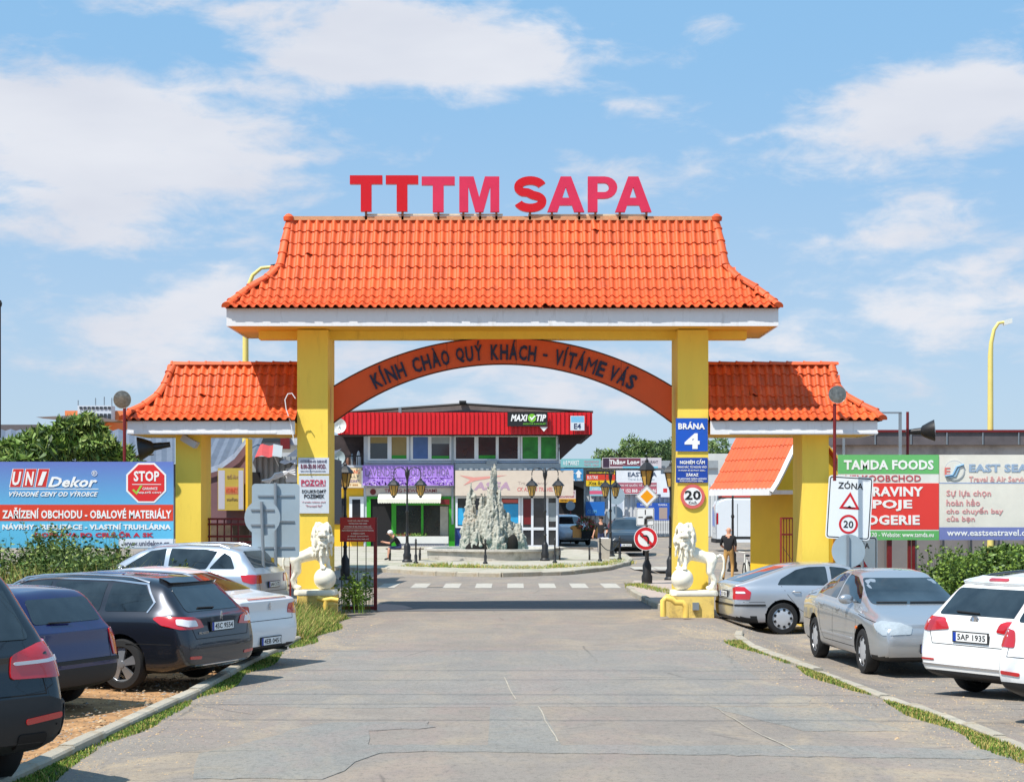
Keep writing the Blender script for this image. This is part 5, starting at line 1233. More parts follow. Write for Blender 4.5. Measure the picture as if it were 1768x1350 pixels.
# black off-roader
S = dict(L=4.85, W=1.93, wr_=.38, wx=[1.0, 3.95], paint=paint('black', (16, 19, 24), .3, .22), rim='twin', nsp=5,
  top=[(0,1.03),(.05,1.08),(.12,1.16),(.42,1.6),(.5,1.66),(.8,1.73),(1.6,1.76),(2.3,1.74),(2.75,1.64),(3.2,1.4),(3.55,1.22),(3.8,1.16),(4.4,1.06),(4.7,.95),(4.85,.8)],
  belt=[(0,.98),(.2,1.07),(2,1.08),(3.5,1.04),(4.4,.95),(4.85,.72)], hw=[(0,.78),(.06,.86),(.18,.92),(.5,.96),(4.1,.965),(4.5,.88),(4.75,.74),(4.85,.6)], wr=[(0,.76),(.3,.7),(.6,.66),(2.6,.64),(3.4,.76),(4.3,.76),(4.85,.5)],
  zb=[(0,.42),(.3,.28),(4.5,.28),(4.85,.4)], xr=[(.3,.16),(.42,.03),(.55,-.02),(.68,-.02),(.74,.05),(.95,.07),(1.2,.08)], xf=[(.3,-.15),(.5,0),(.7,0),(1,-.1)],
  side_glass=[('rear_quarter_window',[(.62,1.16),(.62,1.3),(.85,1.55),(1.3,1.6),(1.3,1.14)]),('rear_door_window',[(1.38,1.14),(1.38,1.61),(2.2,1.61),(2.2,1.13)]),('front_door_window',[(2.28,1.13),(2.28,1.61),(2.65,1.55),(3.35,1.13)])],
  rear_glass=[(-.66,1.13),(-.58,1.55),(.58,1.55),(.66,1.13)], front_glass=[(-.72,1.2),(-.58,1.6),(.58,1.6),(.72,1.2)],
  gaps=[[(2.24,1.1),(2.24,.5),(3.3,.5)],[(1.34,1.1),(1.34,.8)]], rear_gaps=[[(-.68,1.1),(-.7,.76),(.7,.76),(.68,1.1)]], handles=[(2.5,1.0),(1.6,1.0)], mirror=(3.1,1.2), plates=[('rear',.92,'2AK 4718')],
  decals=[('tail_light',42,[(.36,.87),(.38,1.03),(.62,1.1),(.92,1.12),(.94,1.06),(.86,.92),(.7,.86)],TAILR,.014),('reversing_light',42,[(.39,.965),(.39,.99),(.9,1.0),(.89,.975)],TAILW,.02),
     ('!bumper_cladding',0,[(-.95,.36),(-.95,.66),(-.7,.74),(.7,.74),(.95,.66),(.95,.36)],PLASTIC,.02),('bumper_cladding_side',90,[(-.1,.34),(-.1,.64),(.2,.7),(.42,.66),(.5,.46),(.52,.34)],PLASTIC,.02),('rear_reflector',0,[(.5,.56),(.5,.6),(.8,.63),(.8,.59)],TAILR,.026),('!roof_spoiler',0,[(-.6,1.57),(-.58,1.66),(.58,1.66),(.6,1.57)],mat('gloss_black',(18,18,20)),.09),('exhaust_cutout',0,[(.45,.4),(.45,.5),(.68,.5),(.68,.4)],GAPM,.026)],
  wiper=[('rear',1.16,1.17,(0,.4))])
c3 = car(S, 'black off-roader with a big red and white tail light at the left edge'); SX = S

# white saloon
def sedan(L=4.79, W=1.83, H=1.455, **k):
    S = dict(L=L, W=W, wr_=.325, wx=[.98, L-.95],
      top=[(0,.98),(.05,1.02),(.15,1.04),(.45,1.07),(.75,1.12),(1.1,1.27),(1.45,1.39),(1.75,H-.01),(2.1,H),(2.5,H-.03),(2.85,H-.13),(3.25,H-.33),(3.6,1.02),(3.8,.97),(4.3,.87),(4.6,.76),(L,.64)],
      belt=[(0,.92),(.5,.98),(1.5,.97),(3.2,.91),(3.7,.87),(4.3,.78),(4.65,.68),(L,.56)],
      hw=[(0,.72),(.05,.79),(.15,.85),(.4,W/2-.04),(1.0,W/2),(3.9,W/2),(4.35,W/2-.05),(4.6,W/2-.16),(4.74,W/2-.28),(L,.5)],
      wr=[(0,.7),(.6,.72),(1.0,.66),(1.5,.58),(2.4,.58),(2.9,.6),(3.3,.67),(3.7,.75),(4.3,.72),(L,.45)],
      xr=[(.2,.14),(.3,.04),(.45,0),(.62,0),(.68,.035),(.8,.05),(.95,.03),(1.2,.03)], xf=[(.2,-.12),(.4,0),(.55,0),(.7,-.06),(.9,-.1)],
      side_glass=[('rear_door_window',[(1.0,1.03),(1.1,1.12),(1.5,1.32),(1.75,1.365),(2.1,1.37),(2.1,1.0)]),('front_door_window',[(2.18,1.0),(2.18,1.37),(2.55,1.34),(2.95,1.2),(3.3,.98)])],
      rear_glass=[(-.62,1.11),(-.52,1.35),(.52,1.35),(.62,1.11)], front_glass=[(-.72,.98),(-.55,1.34),(.55,1.34),(.72,.98)],
      gaps=[[(2.14,.96),(2.14,.36),(3.3,.36)],[(3.34,.94),(3.42,.75),(3.36,.36)],[(1.2,.98),(1.3,.8),(1.42,.5),(1.6,.36),(2.14,.36)],[(3.5,.84),(4.45,.74)],[(.12,.6),(.9,.6)],[(.15,.94),(.8,1.02)]],
      rear_gaps=[[(-.66,1.0),(-.62,.7),(.62,.7),(.66,1.0)]], handles=[(2.4,.86),(1.5,.88)], mirror=(3.0,1.0), plates=[])
    S.update(k); return S
S = sedan(paint=paint('white', (228, 230, 232), 0, .3), rim='fat', plates=[('rear',.40,'4EB 0451')], badges=[('lion',.9)], dark_below=.34, glass_trim=[(.9,1.0),(1.5,1.35),(2.1,1.4),(2.6,1.37),(3.05,1.2),(3.36,.96)],
  decals=[('tail_light',42,[(.4,.78),(.42,.92),(.9,.97),(.92,.93),(.8,.82),(.6,.76)],TAILR,.012),('!boot_lip',0,[(-.5,1.0),(-.5,1.015),(.5,1.015),(.5,1.0)],CHROME,.01)], exhaust=[.55,-.55])
c4 = car(S, 'white saloon with its boot beside the grassy mound, beyond the dark grey estate'); SW4 = S
# silver compact van-like hatchback
S = dict(L=4.3, W=1.78, wr_=.32, wx=[.78, 3.5], paint=paint('silver_blue', (176, 188, 202), .55, .3), rim='spoke', nsp=7,
  top=[(0,1.0),(.05,1.05),(.12,1.14),(.36,1.44),(.46,1.51),(.9,1.58),(1.6,1.6),(2.3,1.57),(2.7,1.46),(3.1,1.24),(3.35,1.1),(3.6,1.02),(4.0,.9),(4.3,.68)],
  belt=[(0,.96),(.2,1.02),(1.5,1.0),(3.2,.93),(3.9,.8),(4.3,.6)], hw=[(0,.74),(.06,.82),(.2,.87),(.5,.885),(3.6,.89),(4.0,.8),(4.2,.66),(4.3,.5)], wr=[(0,.7),(.3,.64),(.8,.62),(2.4,.62),(3.2,.72),(3.8,.7),(4.3,.45)],
  xr=[(.2,.12),(.32,.02),(.6,0),(.68,.03),(1.2,.06)], xf=[(.2,-.12),(.4,0),(.6,0),(.9,-.1)],
  side_glass=[('rear_quarter_window',[(.5,1.1),(.62,1.34),(.78,1.42),(1.05,1.1)]),('rear_door_window',[(1.12,1.09),(.92,1.44),(1.2,1.48),(1.95,1.49),(1.95,1.07)]),('front_door_window',[(2.05,1.07),(2.05,1.49),(2.4,1.44),(3.05,1.04)])],
  rear_glass=[(-.6,1.12),(-.54,1.44),(.54,1.44),(.6,1.12)], front_glass=[(-.7,1.12),(-.56,1.46),(.56,1.46),(.7,1.12)],
  gaps=[[(2.0,1.04),(2.0,.4),(3.0,.4)],[(1.0,1.06),(1.1,.7)],[(.5,1.0),(2.9,.96)]], rear_gaps=[[(-.62,1.1),(-.62,.65),(.62,.65),(.62,1.1)]], handles=[(2.2,.92),(1.3,.94)], mirror=(2.9,1.06), rails=(.7,2.5,CHROME), raily=.56,
  decals=[('tail_light',42,[(.42,.82),(.44,.98),(.86,.99),(.84,.86),(.7,.81)],TAILR,.012)], plates=[('rear',.78,'5AH 3172')])
c5 = car(S, 'silver hatchback with roof rails standing behind the sign backs and the left lion'); SB = S

# silver liftback
S = sedan(4.57, 1.77, 1.46, paint=paint('silver', (188, 192, 198), .6, .3), rim='cover', nsp=9, rimm=HUBC, wx=[1.02, 3.6], hm=None,
  top=[(0,.98),(.05,1.02),(.18,1.06),(.5,1.17),(.9,1.31),(1.2,1.4),(1.55,1.45),(2.0,1.46),(2.4,1.43),(2.8,1.3),(3.2,1.1),(3.4,1.0),(3.6,.96),(4.1,.86),(4.4,.74),(4.57,.62)],
  belt=[(0,.92),(.5,.96),(1.5,.95),(3.1,.9),(3.7,.83),(4.3,.72),(4.57,.54)], hw=[(0,.7),(.05,.77),(.15,.82),(.4,.86),(1.0,.885),(3.6,.885),(4.1,.84),(4.4,.7),(4.57,.48)],
  side_glass=[('rear_door_window',[(.92,1.0),(1.0,1.12),(1.35,1.3),(1.62,1.355),(2.0,1.365),(2.0,.985)]),('front_door_window',[(2.08,.985),(2.08,1.365),(2.4,1.33),(2.75,1.2),(3.1,.97)])],
  rear_glass=[(-.6,1.06),(-.52,1.36),(.52,1.36),(.6,1.06)], front_glass=[(-.7,.99),(-.55,1.34),(.55,1.34),(.7,.99)],
  gaps=[[(2.04,.96),(2.04,.36),(3.1,.36)],[(1.0,.98),(1.12,.8),(1.35,.52),(1.6,.36),(2.04,.36)],[(3.2,.9),(3.25,.36)],[(.06,.66),(.64,.66)]], handles=[(2.3,.84),(1.3,.86)], mirror=(2.85,.98),
  decals=[('tail_light',46,[(.47,.71),(.45,.94),(.55,.97),(.7,.96),(.84,.86),(.82,.71)],TAILR,.012),('tail_light_detail',46,[(.56,.83),(.56,.87),(.73,.87),(.75,.83)],TAILW,.018),
    ('bumper_strip_side',-90,[(.04,.575),(.04,.615),(.66,.615),(.66,.575)],PLASTIC,.012),('!bumper_strip',0,[(-.7,.575),(-.7,.615),(.7,.615),(.7,.575)],PLASTIC,.012),('door_strip',-90,[(1.5,.575),(1.5,.61),(3.2,.61),(3.2,.575)],PLASTIC,.012)], dark_below=.36, plates=[('rear',.80,'3S7 8261')], exhaust=[.5])
S['hm'] = S['paint']
c6 = car(S, 'silver liftback with a black bumper strip beside the right lion statue'); SO = S; set_car(c6, S, 1352, 1095, 8, 0, -1)
b = MB(); b.tube([(1.5,0,1.45),(1.28,0,1.75)], .006, 5); b.build('roof_aerial', PLASTIC, c6)
# silver saloon facing the camera
S = sedan(4.6, 1.8, 1.46, paint=paint('light_silver', (178, 182, 186), .6, .3), rim='cover', nsp=7, rimm=HUBC, wx=[1.0, 3.7], dark_below=.3, plates=[('front',.42,'SY 417BK')],
  front_glass=[(-.7,.99),(-.56,1.33),(.56,1.33),(.7,.99)], front_gaps=[[(-.6,.72),(-.66,.9)],[(.6,.72),(.66,.9)],[(-.8,.56),(.8,.56)]], wiper=[('front',1.0,1.0,(-.1,.55)),('front',1.0,1.0,(-.62,-.15))],
  decals=[('headlight',138,[(2.16,.74),(2.3,.79),(2.6,.77),(2.76,.72),(2.76,.62),(2.4,.6),(2.26,.66)],HEADM,.012),
     ('!grille',180,[(-.36,.62),(-.36,.73),(.36,.73),(.36,.62)],GAPM,.008),('!grille_bar',180,[(-.38,.665),(-.38,.70),(.38,.70),(.38,.665)],CHROME,.03),('!front_badge',180,[(-.07,.68),(-.05,.74),(.05,.74),(.07,.68),(0,.64)],CHROME,.04),('!lower_grille',180,[(-.36,.3),(-.36,.38),(.36,.38),(.36,.3)],GAPM,.008),('fog_light_recess',180,[(.46,.3),(.46,.38),(.62,.38),(.62,.3)],GAPM,.008),('fog_light',180,[(.64,.3),(.64,.38),(.74,.38),(.74,.32)],HEADM,.012),('side_repeater',90,[(3.42,.63),(3.42,.67),(3.5,.67),(3.5,.63)],ORANGE_I,.01),('door_strip',90,[(1.5,.45),(1.5,.48),(3.2,.48),(3.2,.45)],S['paint'],.008)])
c7 = car(S, 'silver saloon facing the camera with a blue-tinted windscreen on the right car park'); SV = S
# white estate
S = wagon(4.77, 1.82, 1.5, paint=paint('pure_white', (236, 236, 234), 0, .3), rim='fat', plates=[('rear',.76,'5AP 1935')], badges=[('ring',.95)], rails=(.75,3.0,mat('gloss_black',(18,18,20))), raily=.57, dark_below=.34, glass_trim=[(.45,.985),(1.3,.98),(2.3,.97),(3.4,.95)],
  decals=[('tail_light',42,[(.3,.84),(.34,.93),(.42,.96),(.9,.98),(.9,.94),(.8,.84),(.55,.8)],TAILR,.012),('!bumper_chrome',0,[(-.75,.4),(-.75,.42),(.75,.42),(.75,.4)],CHROME,.012),('!brake_light',0,[(-.14,1.365),(-.14,1.39),(.14,1.39),(.14,1.365)],TAILR,.055),('!roof_spoiler',0,[(-.56,1.35),(-.54,1.41),(.54,1.41),(.56,1.35)],paint('pure_white',(236,236,234)),.045),('rear_reflector',0,[(.56,.46),(.56,.48),(.76,.48),(.76,.46)],TAILR,.01)])
c8 = car(S, 'white estate car with plate 5AP 1935, rear towards the road on the right'); SP = S
# white off-roader at the right edge
S = dict(SX); S.update(paint=paint('pearl_white', (232, 233, 234), 0, .3), rim='fat', W=1.86, L=4.6, dark_below=.5, wr_=.36, zb=[(0,.38),(.3,.26),(4.3,.26),(4.6,.36)],
  hw=[(0,.76),(.06,.84),(.18,.89),(.5,.92),(3.9,.93),(4.3,.84),(4.5,.7),(4.6,.55)], wx=[.92,3.6], plates=[('rear',.86,'AKL 218')], rails=(.7,3.0,CHROME), raily=.6,
  decals=[('tail_light',42,[(.5,.86),(.52,1.04),(.85,1.1),(.86,1.0),(.74,.86)],TAILR,.012),('rear_reflector',0,[(.5,.56),(.5,.6),(.76,.61),(.76,.57)],TAILR,.012),('!roof_spoiler',0,[(-.6,1.57),(-.58,1.65),(.58,1.65),(.6,1.57)],paint('pearl_white',(232,233,234)),.08)])
c9 = car(S, 'white off-roader cut by the right edge of the picture, nearest on the right'); SR = S
# grey car behind
S = sedan(4.6, 1.8, 1.5, paint=paint('chalk_white', (214, 218, 222), .2, .3)); S['rim'] = 'cover'
c10 = car(S, 'white car whose windscreen and roof show above the white cars on the right'); SG = S

c2.location = (-4.96, 19.23, 0); c2.rotation_euler = (0,0,R(155))
c3.location = (-3.52-.71, 13.7-.85, 0); c3.scale = (1.15,)*3; c3.rotation_euler = (0,0,R(140))
c4.location = (-3.5, 24.4, 0); c4.rotation_euler = (0,0,R(155))
c5.location = (-4.75, 33.6, 0); c5.rotation_euler = (0, 0, R(164))
set_car(c7, SV, 1487, 1161, -85, 1, -1); c7.scale = (1.03,1.03,1.09)
set_car(c8, SP, 1672, 1194, 33, 0, 1); c8.scale = (1.12,)*3
set_car(c9, SR, 1800, 1240, 35, 0, 1)
c10.location = (13.1, 38.5, -.25); c10.rotation_euler = (0, 0, R(-118))
# far cars
S = dict(SX); S.update(paint=paint('graphite', (40, 44, 50), .4), plates=[('front',.5,'1AB 5520')], decals=[('headlight',180,[(.5,.78),(.5,.9),(.9,.92),(.9,.8)],HEADM,.012),('!grille',180,[(-.45,.68),(-.45,.85),(.45,.85),(.45,.68)],GAPM,.01)], rim='spoke')
c11 = car(S, 'dark grey off-roader facing the camera beyond the fountain island, under the billboards', None); c11.location = (PX(1098,78)-.2, 78+2.5, 0); c11.rotation_euler = (0,0,R(-95))
S = dict(SX); S.update(paint=paint('cool_white', (214, 222, 230), .1), plates=[('front',.5,'6AC 0912')], decals=c11 and S['decals'], rim='spoke')
c12 = car(S, 'white off-roader parked in the dark hall doorway beside the corner shop', None); c12.location = (PX(966,98), 98+1, 0); c12.rotation_euler = (0,0,R(-80))
# white delivery van
VW_ = paint('van_white', (226, 230, 234), 0, .35); van = root('delivery_van', (PX(1262,83), 83, 0), 'white delivery van parked broadside behind the walking man', 'van')
D = 83; s = D/F; zg = lambda y: PZ(y, D)
b = MB(); x0 = PX(1238, D); prof = [(0,.45),(0,2.2),(.12,2.5),(.5,2.62),(3.6,2.62),(4.3,2.5),(5.0,1.7),(5.6,1.35),(5.8,1.0),(5.8,.45)]
bv = [(x0+u, w, z) for w in (D, D+.06, D+1.9, D+1.96) for u, z in [(p[0] + (0.0), p[1] - (.06 if w in (D, D+1.96) and p[1] > 1.5 else 0)) for p in prof]]
n = len(prof); b.add(bv, [(j*n+i, j*n+(i+1)%n, (j+1)*n+(i+1)%n, (j+1)*n+i) for j in range(3) for i in range(n)] + [tuple(range(n)), tuple(range(3*n, 4*n))]); vb = b.build('body', VW_, van, smooth=30)
for wx in (1.45, 5.0):
    for yy, sd in ((D+.1, -1), (D+1.86, 1)):
        w_ = wheel(van, 0, 0, .35, sd, 'cover', 6, mat('dark_rim', (120,122,126), .4, .6)); w_.location = Vector((x0+wx, yy, 0)) - van.location
b = MB(); b.box(x0-.01, x0+.06, D-.01, D+.3, 1.35, 1.9); b.build('tail_light', TAILR, vb)
b = MB(); b.box(x0-.06, x0+.5, D-.02, D+1.98, .42, .62); b.build('bumper', PLASTIC, vb)
b = MB(); b.box(x0+.9, x0+5.6, D-.012, D-.001, .62, .74); b.build('side_strip', PLASTIC, vb)
for xx in (1.0, 2.75, 4.0):
    b = MB(); b.box(x0+xx, x0+xx+.02, D-.006, D+.01, .75, 2.35); b.build('door_gap', GAPM, vb)
b = MB(); b.box(x0+4.1, x0+4.9, D-.008, D+.01, 1.55, 2.2); b.build('cab_window', CARGL, vb)
# ---------------- corner shop building beyond the fountain ----------------
GREYW = mat('pale_grey_wall', (196, 202, 214), .7, var=.06, vscale=.8, dirt=(150,150,156), dscale=1.2, dthr=(.5,.8))
REDC = mat('red_cladding', (206, 26, 34), .4, var=.08, vscale=.7)
BRW = mat('brown_gable', (112, 102, 100), .85, var=.2, vscale=1.5)
D = 90.0; s = D/F
bl = root('shop_building', (PX(775,D), D, 0), 'two-storey shop building with red ribbed fascia and a black betting shop sign behind the fountain', 'building')
def part(name, boxes, m, D0, D1, parent=None, **k):
    b = MB()
    for bx in boxes: pbox(b, *bx, D0, D1)
    return b.build(name, m, parent or bl, **k)
part('wall', [(628, 752, 965, 947)], GREYW, D, D+14)
part('side_wing', [(560, 842, 627.6, 947)], YEL2, D+.1, D+12)
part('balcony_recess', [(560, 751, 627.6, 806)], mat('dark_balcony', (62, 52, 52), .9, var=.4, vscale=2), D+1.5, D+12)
part('balcony_floor', [(560, 803, 627.5, 807)], GREYW, D-.2, D+1.4)
def ribbed(name, x0, x1, y0, y1, DD, pitch, depth, m, parent, vert=True):
    b = MB(); X0, X1, Z0, Z1 = PX(x0,DD), PX(x1,DD), PZ(y1,DD), PZ(y0,DD); n = int((X1-X0)/pitch); v = []
    for i in range(n+1):
        for t, dy in ((0,0),(.5,0),(.58,depth),(.92,depth)):
            x = X0 + (i+t)*pitch
            if x <= X1: v += [(x, DD+dy, Z0), (x, DD+dy, Z1)]
    k = len(v)//2; b.add(v, [(2*i, 2*i+2, 2*i+3, 2*i+1) for i in range(k-1)]); return b.build(name, m, parent, fix=False)
ribbed('red_cladding', 583, 1022, 712, 750, D-1.3, .228, .07, REDC, bl)
part('cladding_backing', [(583.4, 712.3, 1021.5, 749.6)], REDM, D-1.2, D-1.12)
b = MB(); b.box(PX(1022,D-1.3)-.02, PX(1022,D-1.3)+.02, D-1.29, D+8, PZ(750,D-1.3), PZ(712,D-1.3)); b.build('side_cladding', REDC, bl)
part('roof_soffit', [(584, 748, 1021, 751.5)], mat('dark_soffit', (58,44,44), .9), D-1.08, D+12)
b = MB(); b.add([P(965,751,D-.6), P(1012,752,D-.6), P(966,795,D-.6), P(965,751,D+2), P(1012,752,D+2), P(966,795,D+2)], [(0,1,2),(5,4,3),(0,3,4,1),(1,4,5,2),(2,5,3,0)]); b.build('soffit_bracket', mat('dark_soffit', (58,44,44), .9), bl)
gb = [(588,713),(800,700),(1020,712.5)]
b = MB(); b.prism([(PX(x,D), PZ(y,D)) for x, y in gb], (0, D-.9, 0), (1,0,0), (0,0,1), (0,12,0)); b.build('gable_wall', BRW, bl)
b = MB(); b.tube([P(585,712.5,D-1.1), P(800,697.5,D-1.1), P(1024,711.5,D-1.1)], .07, 5); b.box(PX(794,D), PX(806,D), D-1.2, D-1, PZ(698,D), PZ(694,D)); b.build('roof_edge', BLACK, bl)
part('vent_pipe', [(688, 703, 693, 713)], GALV, D-1.25, D-1.0)
def window(x0, y0, x1, y1, panes, bar=3.0, DD=None, m=PVC):
    DD = DD or D; b = MB(); pr_ = .09
    xs_ = [x0] + [p for pn in panes for p in pn[:2]] + [x1]
    pbox(b, x0, y0, x1, panes[0][4] if len(panes[0]) > 4 else y0+bar, DD-pr_, DD-.002); 
    yt, yb = y0+bar, y1-bar
    pbox(b, x0, yb, x1, y1, DD-pr_, DD-.002)
    for i in range(0, len(xs_), 2): pbox(b, xs_[i], yt, xs_[i+1], yb, DD-pr_, DD-.002)
    w = b.build('window', m, bl)
    for pn in panes:
        b = MB(); pbox(b, pn[0], yt, pn[1], yb, DD-.04, DD-.003); o = b.build('pane', pn[2], w)
        if len(pn) > 3:
            for (yy0, yy1, mm_) in pn[3]: b = MB(); pbox(b, pn[0]+.3, yy0, pn[1]-.3, yy1, DD-.05, DD-.041); b.build('window_film', mm_, w)
    return w
GFILM = mat('green_film', (40, 150, 40), .5); TAN = mat('tan_blind', (150, 130, 84), .6, var=.06); BLU = mat('blue_blind', (78, 108, 164), .3, var=.2, vscale=1); GRP = mat('green_poster', (44, 136, 46), .35, var=.5, vscale=1.4)
GD = mat('dim_glass', (44, 46, 52), .08, spec=.8, var=.3, vscale=.9)
FB = mat('pale_blind', (150, 156, 158), .4, var=.15, vscale=1.2)
window(635, 751, 706, 795, [(639,669,GD,[(754,765,TAN)]),(676,702,TAN,[(786,791.5,GFILM)])])
window(709, 751, 780, 795, [(713,739,BLU),(745,776,GD,[(787,791.5,GFILM),(754,766,FB)])])
window(783, 751, 898, 795, [(787,819,GD),(826,856,GD,[(786,791.5,GFILM)]),(861,894,GD)])
window(899, 751, 963, 795, [(902,929,GRP),(934,960,GRP)])
part('downpipe', [(779.5,752,783,905)], GALV, D-.2, D-.1)
part('wall_ledge', [(630,797,964,799)], GREYW, D-.14, D-.003)
# signs on the building (separate boards)
PUR = mat('lavender_print', (168, 128, 214), .5, var=.28, vscale=1.6)
board('shop_banner', (626,803,783,838), D-.5, None or (168,128,214), 'purple lavender banner across the shopfront under the left windows', 'sign', m=PUR, thick=.1,
  texts=[('LAVENDER',(631,809,686,822),(110,96,130),{'bold':.0}),('HOUSE OF HOA',(702,809,776,822),(110,96,130),{'bold':.0}),('Coffee & Beauty wedding flowers décor',(636,823.5,712,827),(90,40,120),{'bold':0,'italic':.3}),('thảo dược · lavender',(732,823.5,778,827),(90,40,120),{'bold':0,'italic':.3})])
board('shop_sign', (574,808,624,841), D-.45, (232,206,166), 'beige sign with rows of lettering beside the left pillar under the balcony', 'sign', thick=.1,
  texts=[('THU GIANG',(582,811,621,818),(220,90,50)),('JEWELLY',(582,820,621,826),(90,80,90)),('ZLATO HODINKY',(582,828,621,833),(110,90,140)),('tel 777 888',(588,835.5,618,838.5),(190,130,60))])
o = bpy.data.objects['shop_banner']; r_ = random.Random(4); b = MB()
for i in range(260):
    px_ = r_.uniform(628,781); py_ = 837 - abs(r_.gauss(0,1))*(5 if px_ < 700 else 8); w_ = r_.uniform(.5,1.6)
    if py_ > 806: c_ = P(px_,py_,D-.505); s2 = w_/F*D; b.add([c_+Vector((-s2,0,0)), c_+Vector((0,0,-s2*1.3)), c_+Vector((s2,0,0)), c_+Vector((0,0,s2*1.3))], [(0,1,2,3)], i%3)
b.build('printed_flowers', [mat('print_violet',(120,66,180)), mat('print_dark_violet',(88,44,150)), mat('print_lilac',(214,190,236))], o)['kind'] = 'stuff'
# left ground floor
part('shop_window', [(566,860,598,905)], GD, D-.02, D+.05)
part('door', [(603,857,628,933)], PVC, D-.06, D+.06); part('door_glass', [(608,862,622,895)], GD, D-.075, D-.0605); part('door_glass', [(608,900,622,926)], FB, D-.075, D-.0605)
# green shopfront
GREEN = mat('lime_green_frame', (48, 158, 30), .45, var=.05)
part('fascia_strip', [(632,842,786,856)], mat('beige_fascia', (206,198,186), .7, var=.08), D-.06, D-.002)
ptext('TRANG NEWMODAMI', (664,844,754,850), D-.075, mat('maroon_print', (150,70,80)), bl, bold=.02)
c = P(644,849,D-.08); disc('logo_disc', c, .16, REDM, bl, th=.012)
fr = part('green_frame', [(633,857,640,945),(676,857,684,945),(775,857,785,945),(727,872,731,926),(640,857,676,861),(684,857,775,872)], GREEN, D-.1, D-.003)
part('doorway', [(640,861,676,945)], DARK, D-.012, D-.002); part('display_window', [(684,872,775,926)], mat('shop_glass', (40,44,42), .1, spec=.8, var=.4, vscale=1), D-.03, D-.002)
part('curtain', [(760,874,774,924)], mat('curtain', (168,160,146), .8, var=.2, vscale=3), D-.036, D-.031)
part('red_sign', [(760,862,776,871)], REDM, D-.2, D-.11)
b = MB(); A0, A1 = D-.12, D-1.0; n = 26; x0, x1 = PX(652,A1), PX(761,A1); zt, zb_ = PZ(851,D), PZ(861,A1); v = []
for i in range(n*2+1):
    x = x0+(x1-x0)*i/(n*2); sc = .05*abs(math.sin(math.pi*i/2)); v += [(x,A0,zt),(x,A1,zb_),(x,A1,zb_-.2-sc)]
b.add(v, [(3*i,3*i+1,3*i+4,3*i+3) for i in range(n*2)] + [(3*i+1,3*i+2,3*i+5,3*i+4) for i in range(n*2)]); tag(b.build('awning', mat('awning_cloth', (226,222,206), .8, var=.05)), 'white scalloped awning above the green shop doorway', 'awning')
# right ground floor
BEI = mat('beige_sign_wall', (212, 196, 180), .6, var=.05)
part('upper_band', [(786,800,968,815)], mat('grey_blue_band', (150,160,168), .7, var=.08), D-.35, D-.003)
sg = board('shop_sign', (786,812,990,856), D-.55, (222,206,190), 'long faded beige travel agency sign over the white shopfront', 'sign', m=BEI, thick=.15,
  texts=[('ASEA',(818,832,881,846),(182,150,172),{'bold':.07,'italic':.15}),('Travel agency',(894,831,945,838),(190,170,160),{'bold':0}),('CK ASEAN TRAVEL',(893,841,955,848),(214,120,116),{'bold':.02,'italic':.2})])
b = MB(); q = [P(x,y,D-.56) for x,y in ((793,820),(818,824),(876,820),(820,830),(800,838),(812,828))]; b.add(q,[(0,1,5),(1,2,3,5),(5,3,4)]); b.build('swoosh_mark', mat('faded_swoosh',(222,150,140)), sg)
for i in range(18): 
    if i != 8: b = MB(); pbox(b, 792+9.4*i, 808+(i%2), 797+9.4*i, 811.5, D-.38, D-.351); b.build('cornice_lamp', WHITE, bl)
BPOST = mat('cyan_poster', (50,160,210), .4, var=.15, vscale=1.5)
part('plinth', [(786,911.5,899.5,947)], mat('blue_plinth', (40,66,130), .6), D-.03, D-.003)
window(786,857,835,911,[(790,812,GD,[(877,906,BPOST)]),(815,832,GD,[(880,906,FB)])])
window(862,857,899,911,[(866,895,GD,[(870,903,BPOST),(862,868,mat('red_film',(200,90,80)))])])
window(900,857,963,912.8,[(903,917,GD,[(862,905,REDM)]),(921,943,GD),(947,960,GD,[(868,900,FB)])], 2.5)
window(900,913,963,943,[(903,917,GD),(921,943,GD),(947,960,GD)], 2)
part('ac_unit', [(840,794,858,802)], GALV, D-.4, D-.15)  # air-conditioning unit on the wall
part('wall_camera', [(965,772,978,778)], PVC, D-.5, D-.1)
o = board('shop_sign', (876,712,945,736), D-1.55, (26,26,28), 'black betting shop sign with a green tick disc on the red fascia', 'sign', thick=.12,
  texts=[('MAXI',(882,715.5,911,727),W,{'bold':.06,'italic':.25}),('TIP',(926,715.5,943,727),W,{'bold':.06,'italic':.25}),('SÁZKOVÁ KANCELÁŘ',(903,729.5,942,733),(110,190,50),{'bold':.03,'italic':.2})])
c = P(918.5,721.5,D-1.56); disc('logo_disc', c, 7/F*D, mat('tick_disc_green',(120,190,50)), o, th=.012); b = MB(); b.add([P(x,y,D-1.575) for x,y in ((914,720),(916,719),(918,722),(923,717),(925,718),(918,726))],[tuple(range(6))]); b.build('tick_mark', WHITE, o)
b = MB(); b.add([P(932,737,D-1.5),P(946,737,D-1.5),P(939,745,D-1.5)],[(0,1,2)]); b.build('arrow_mark', WHITE, o)
o = board('house_number_sign', (985,718,1009,743), D-1.55, (206,214,222), 'small white and blue E4 block sign at the right end of the red fascia', 'sign', thick=.08, stripes=[((986,719,1008,729),(120,180,214))], texts=[('E4',(991,731,1003,740.5),(40,50,90),{'bold':.04})])
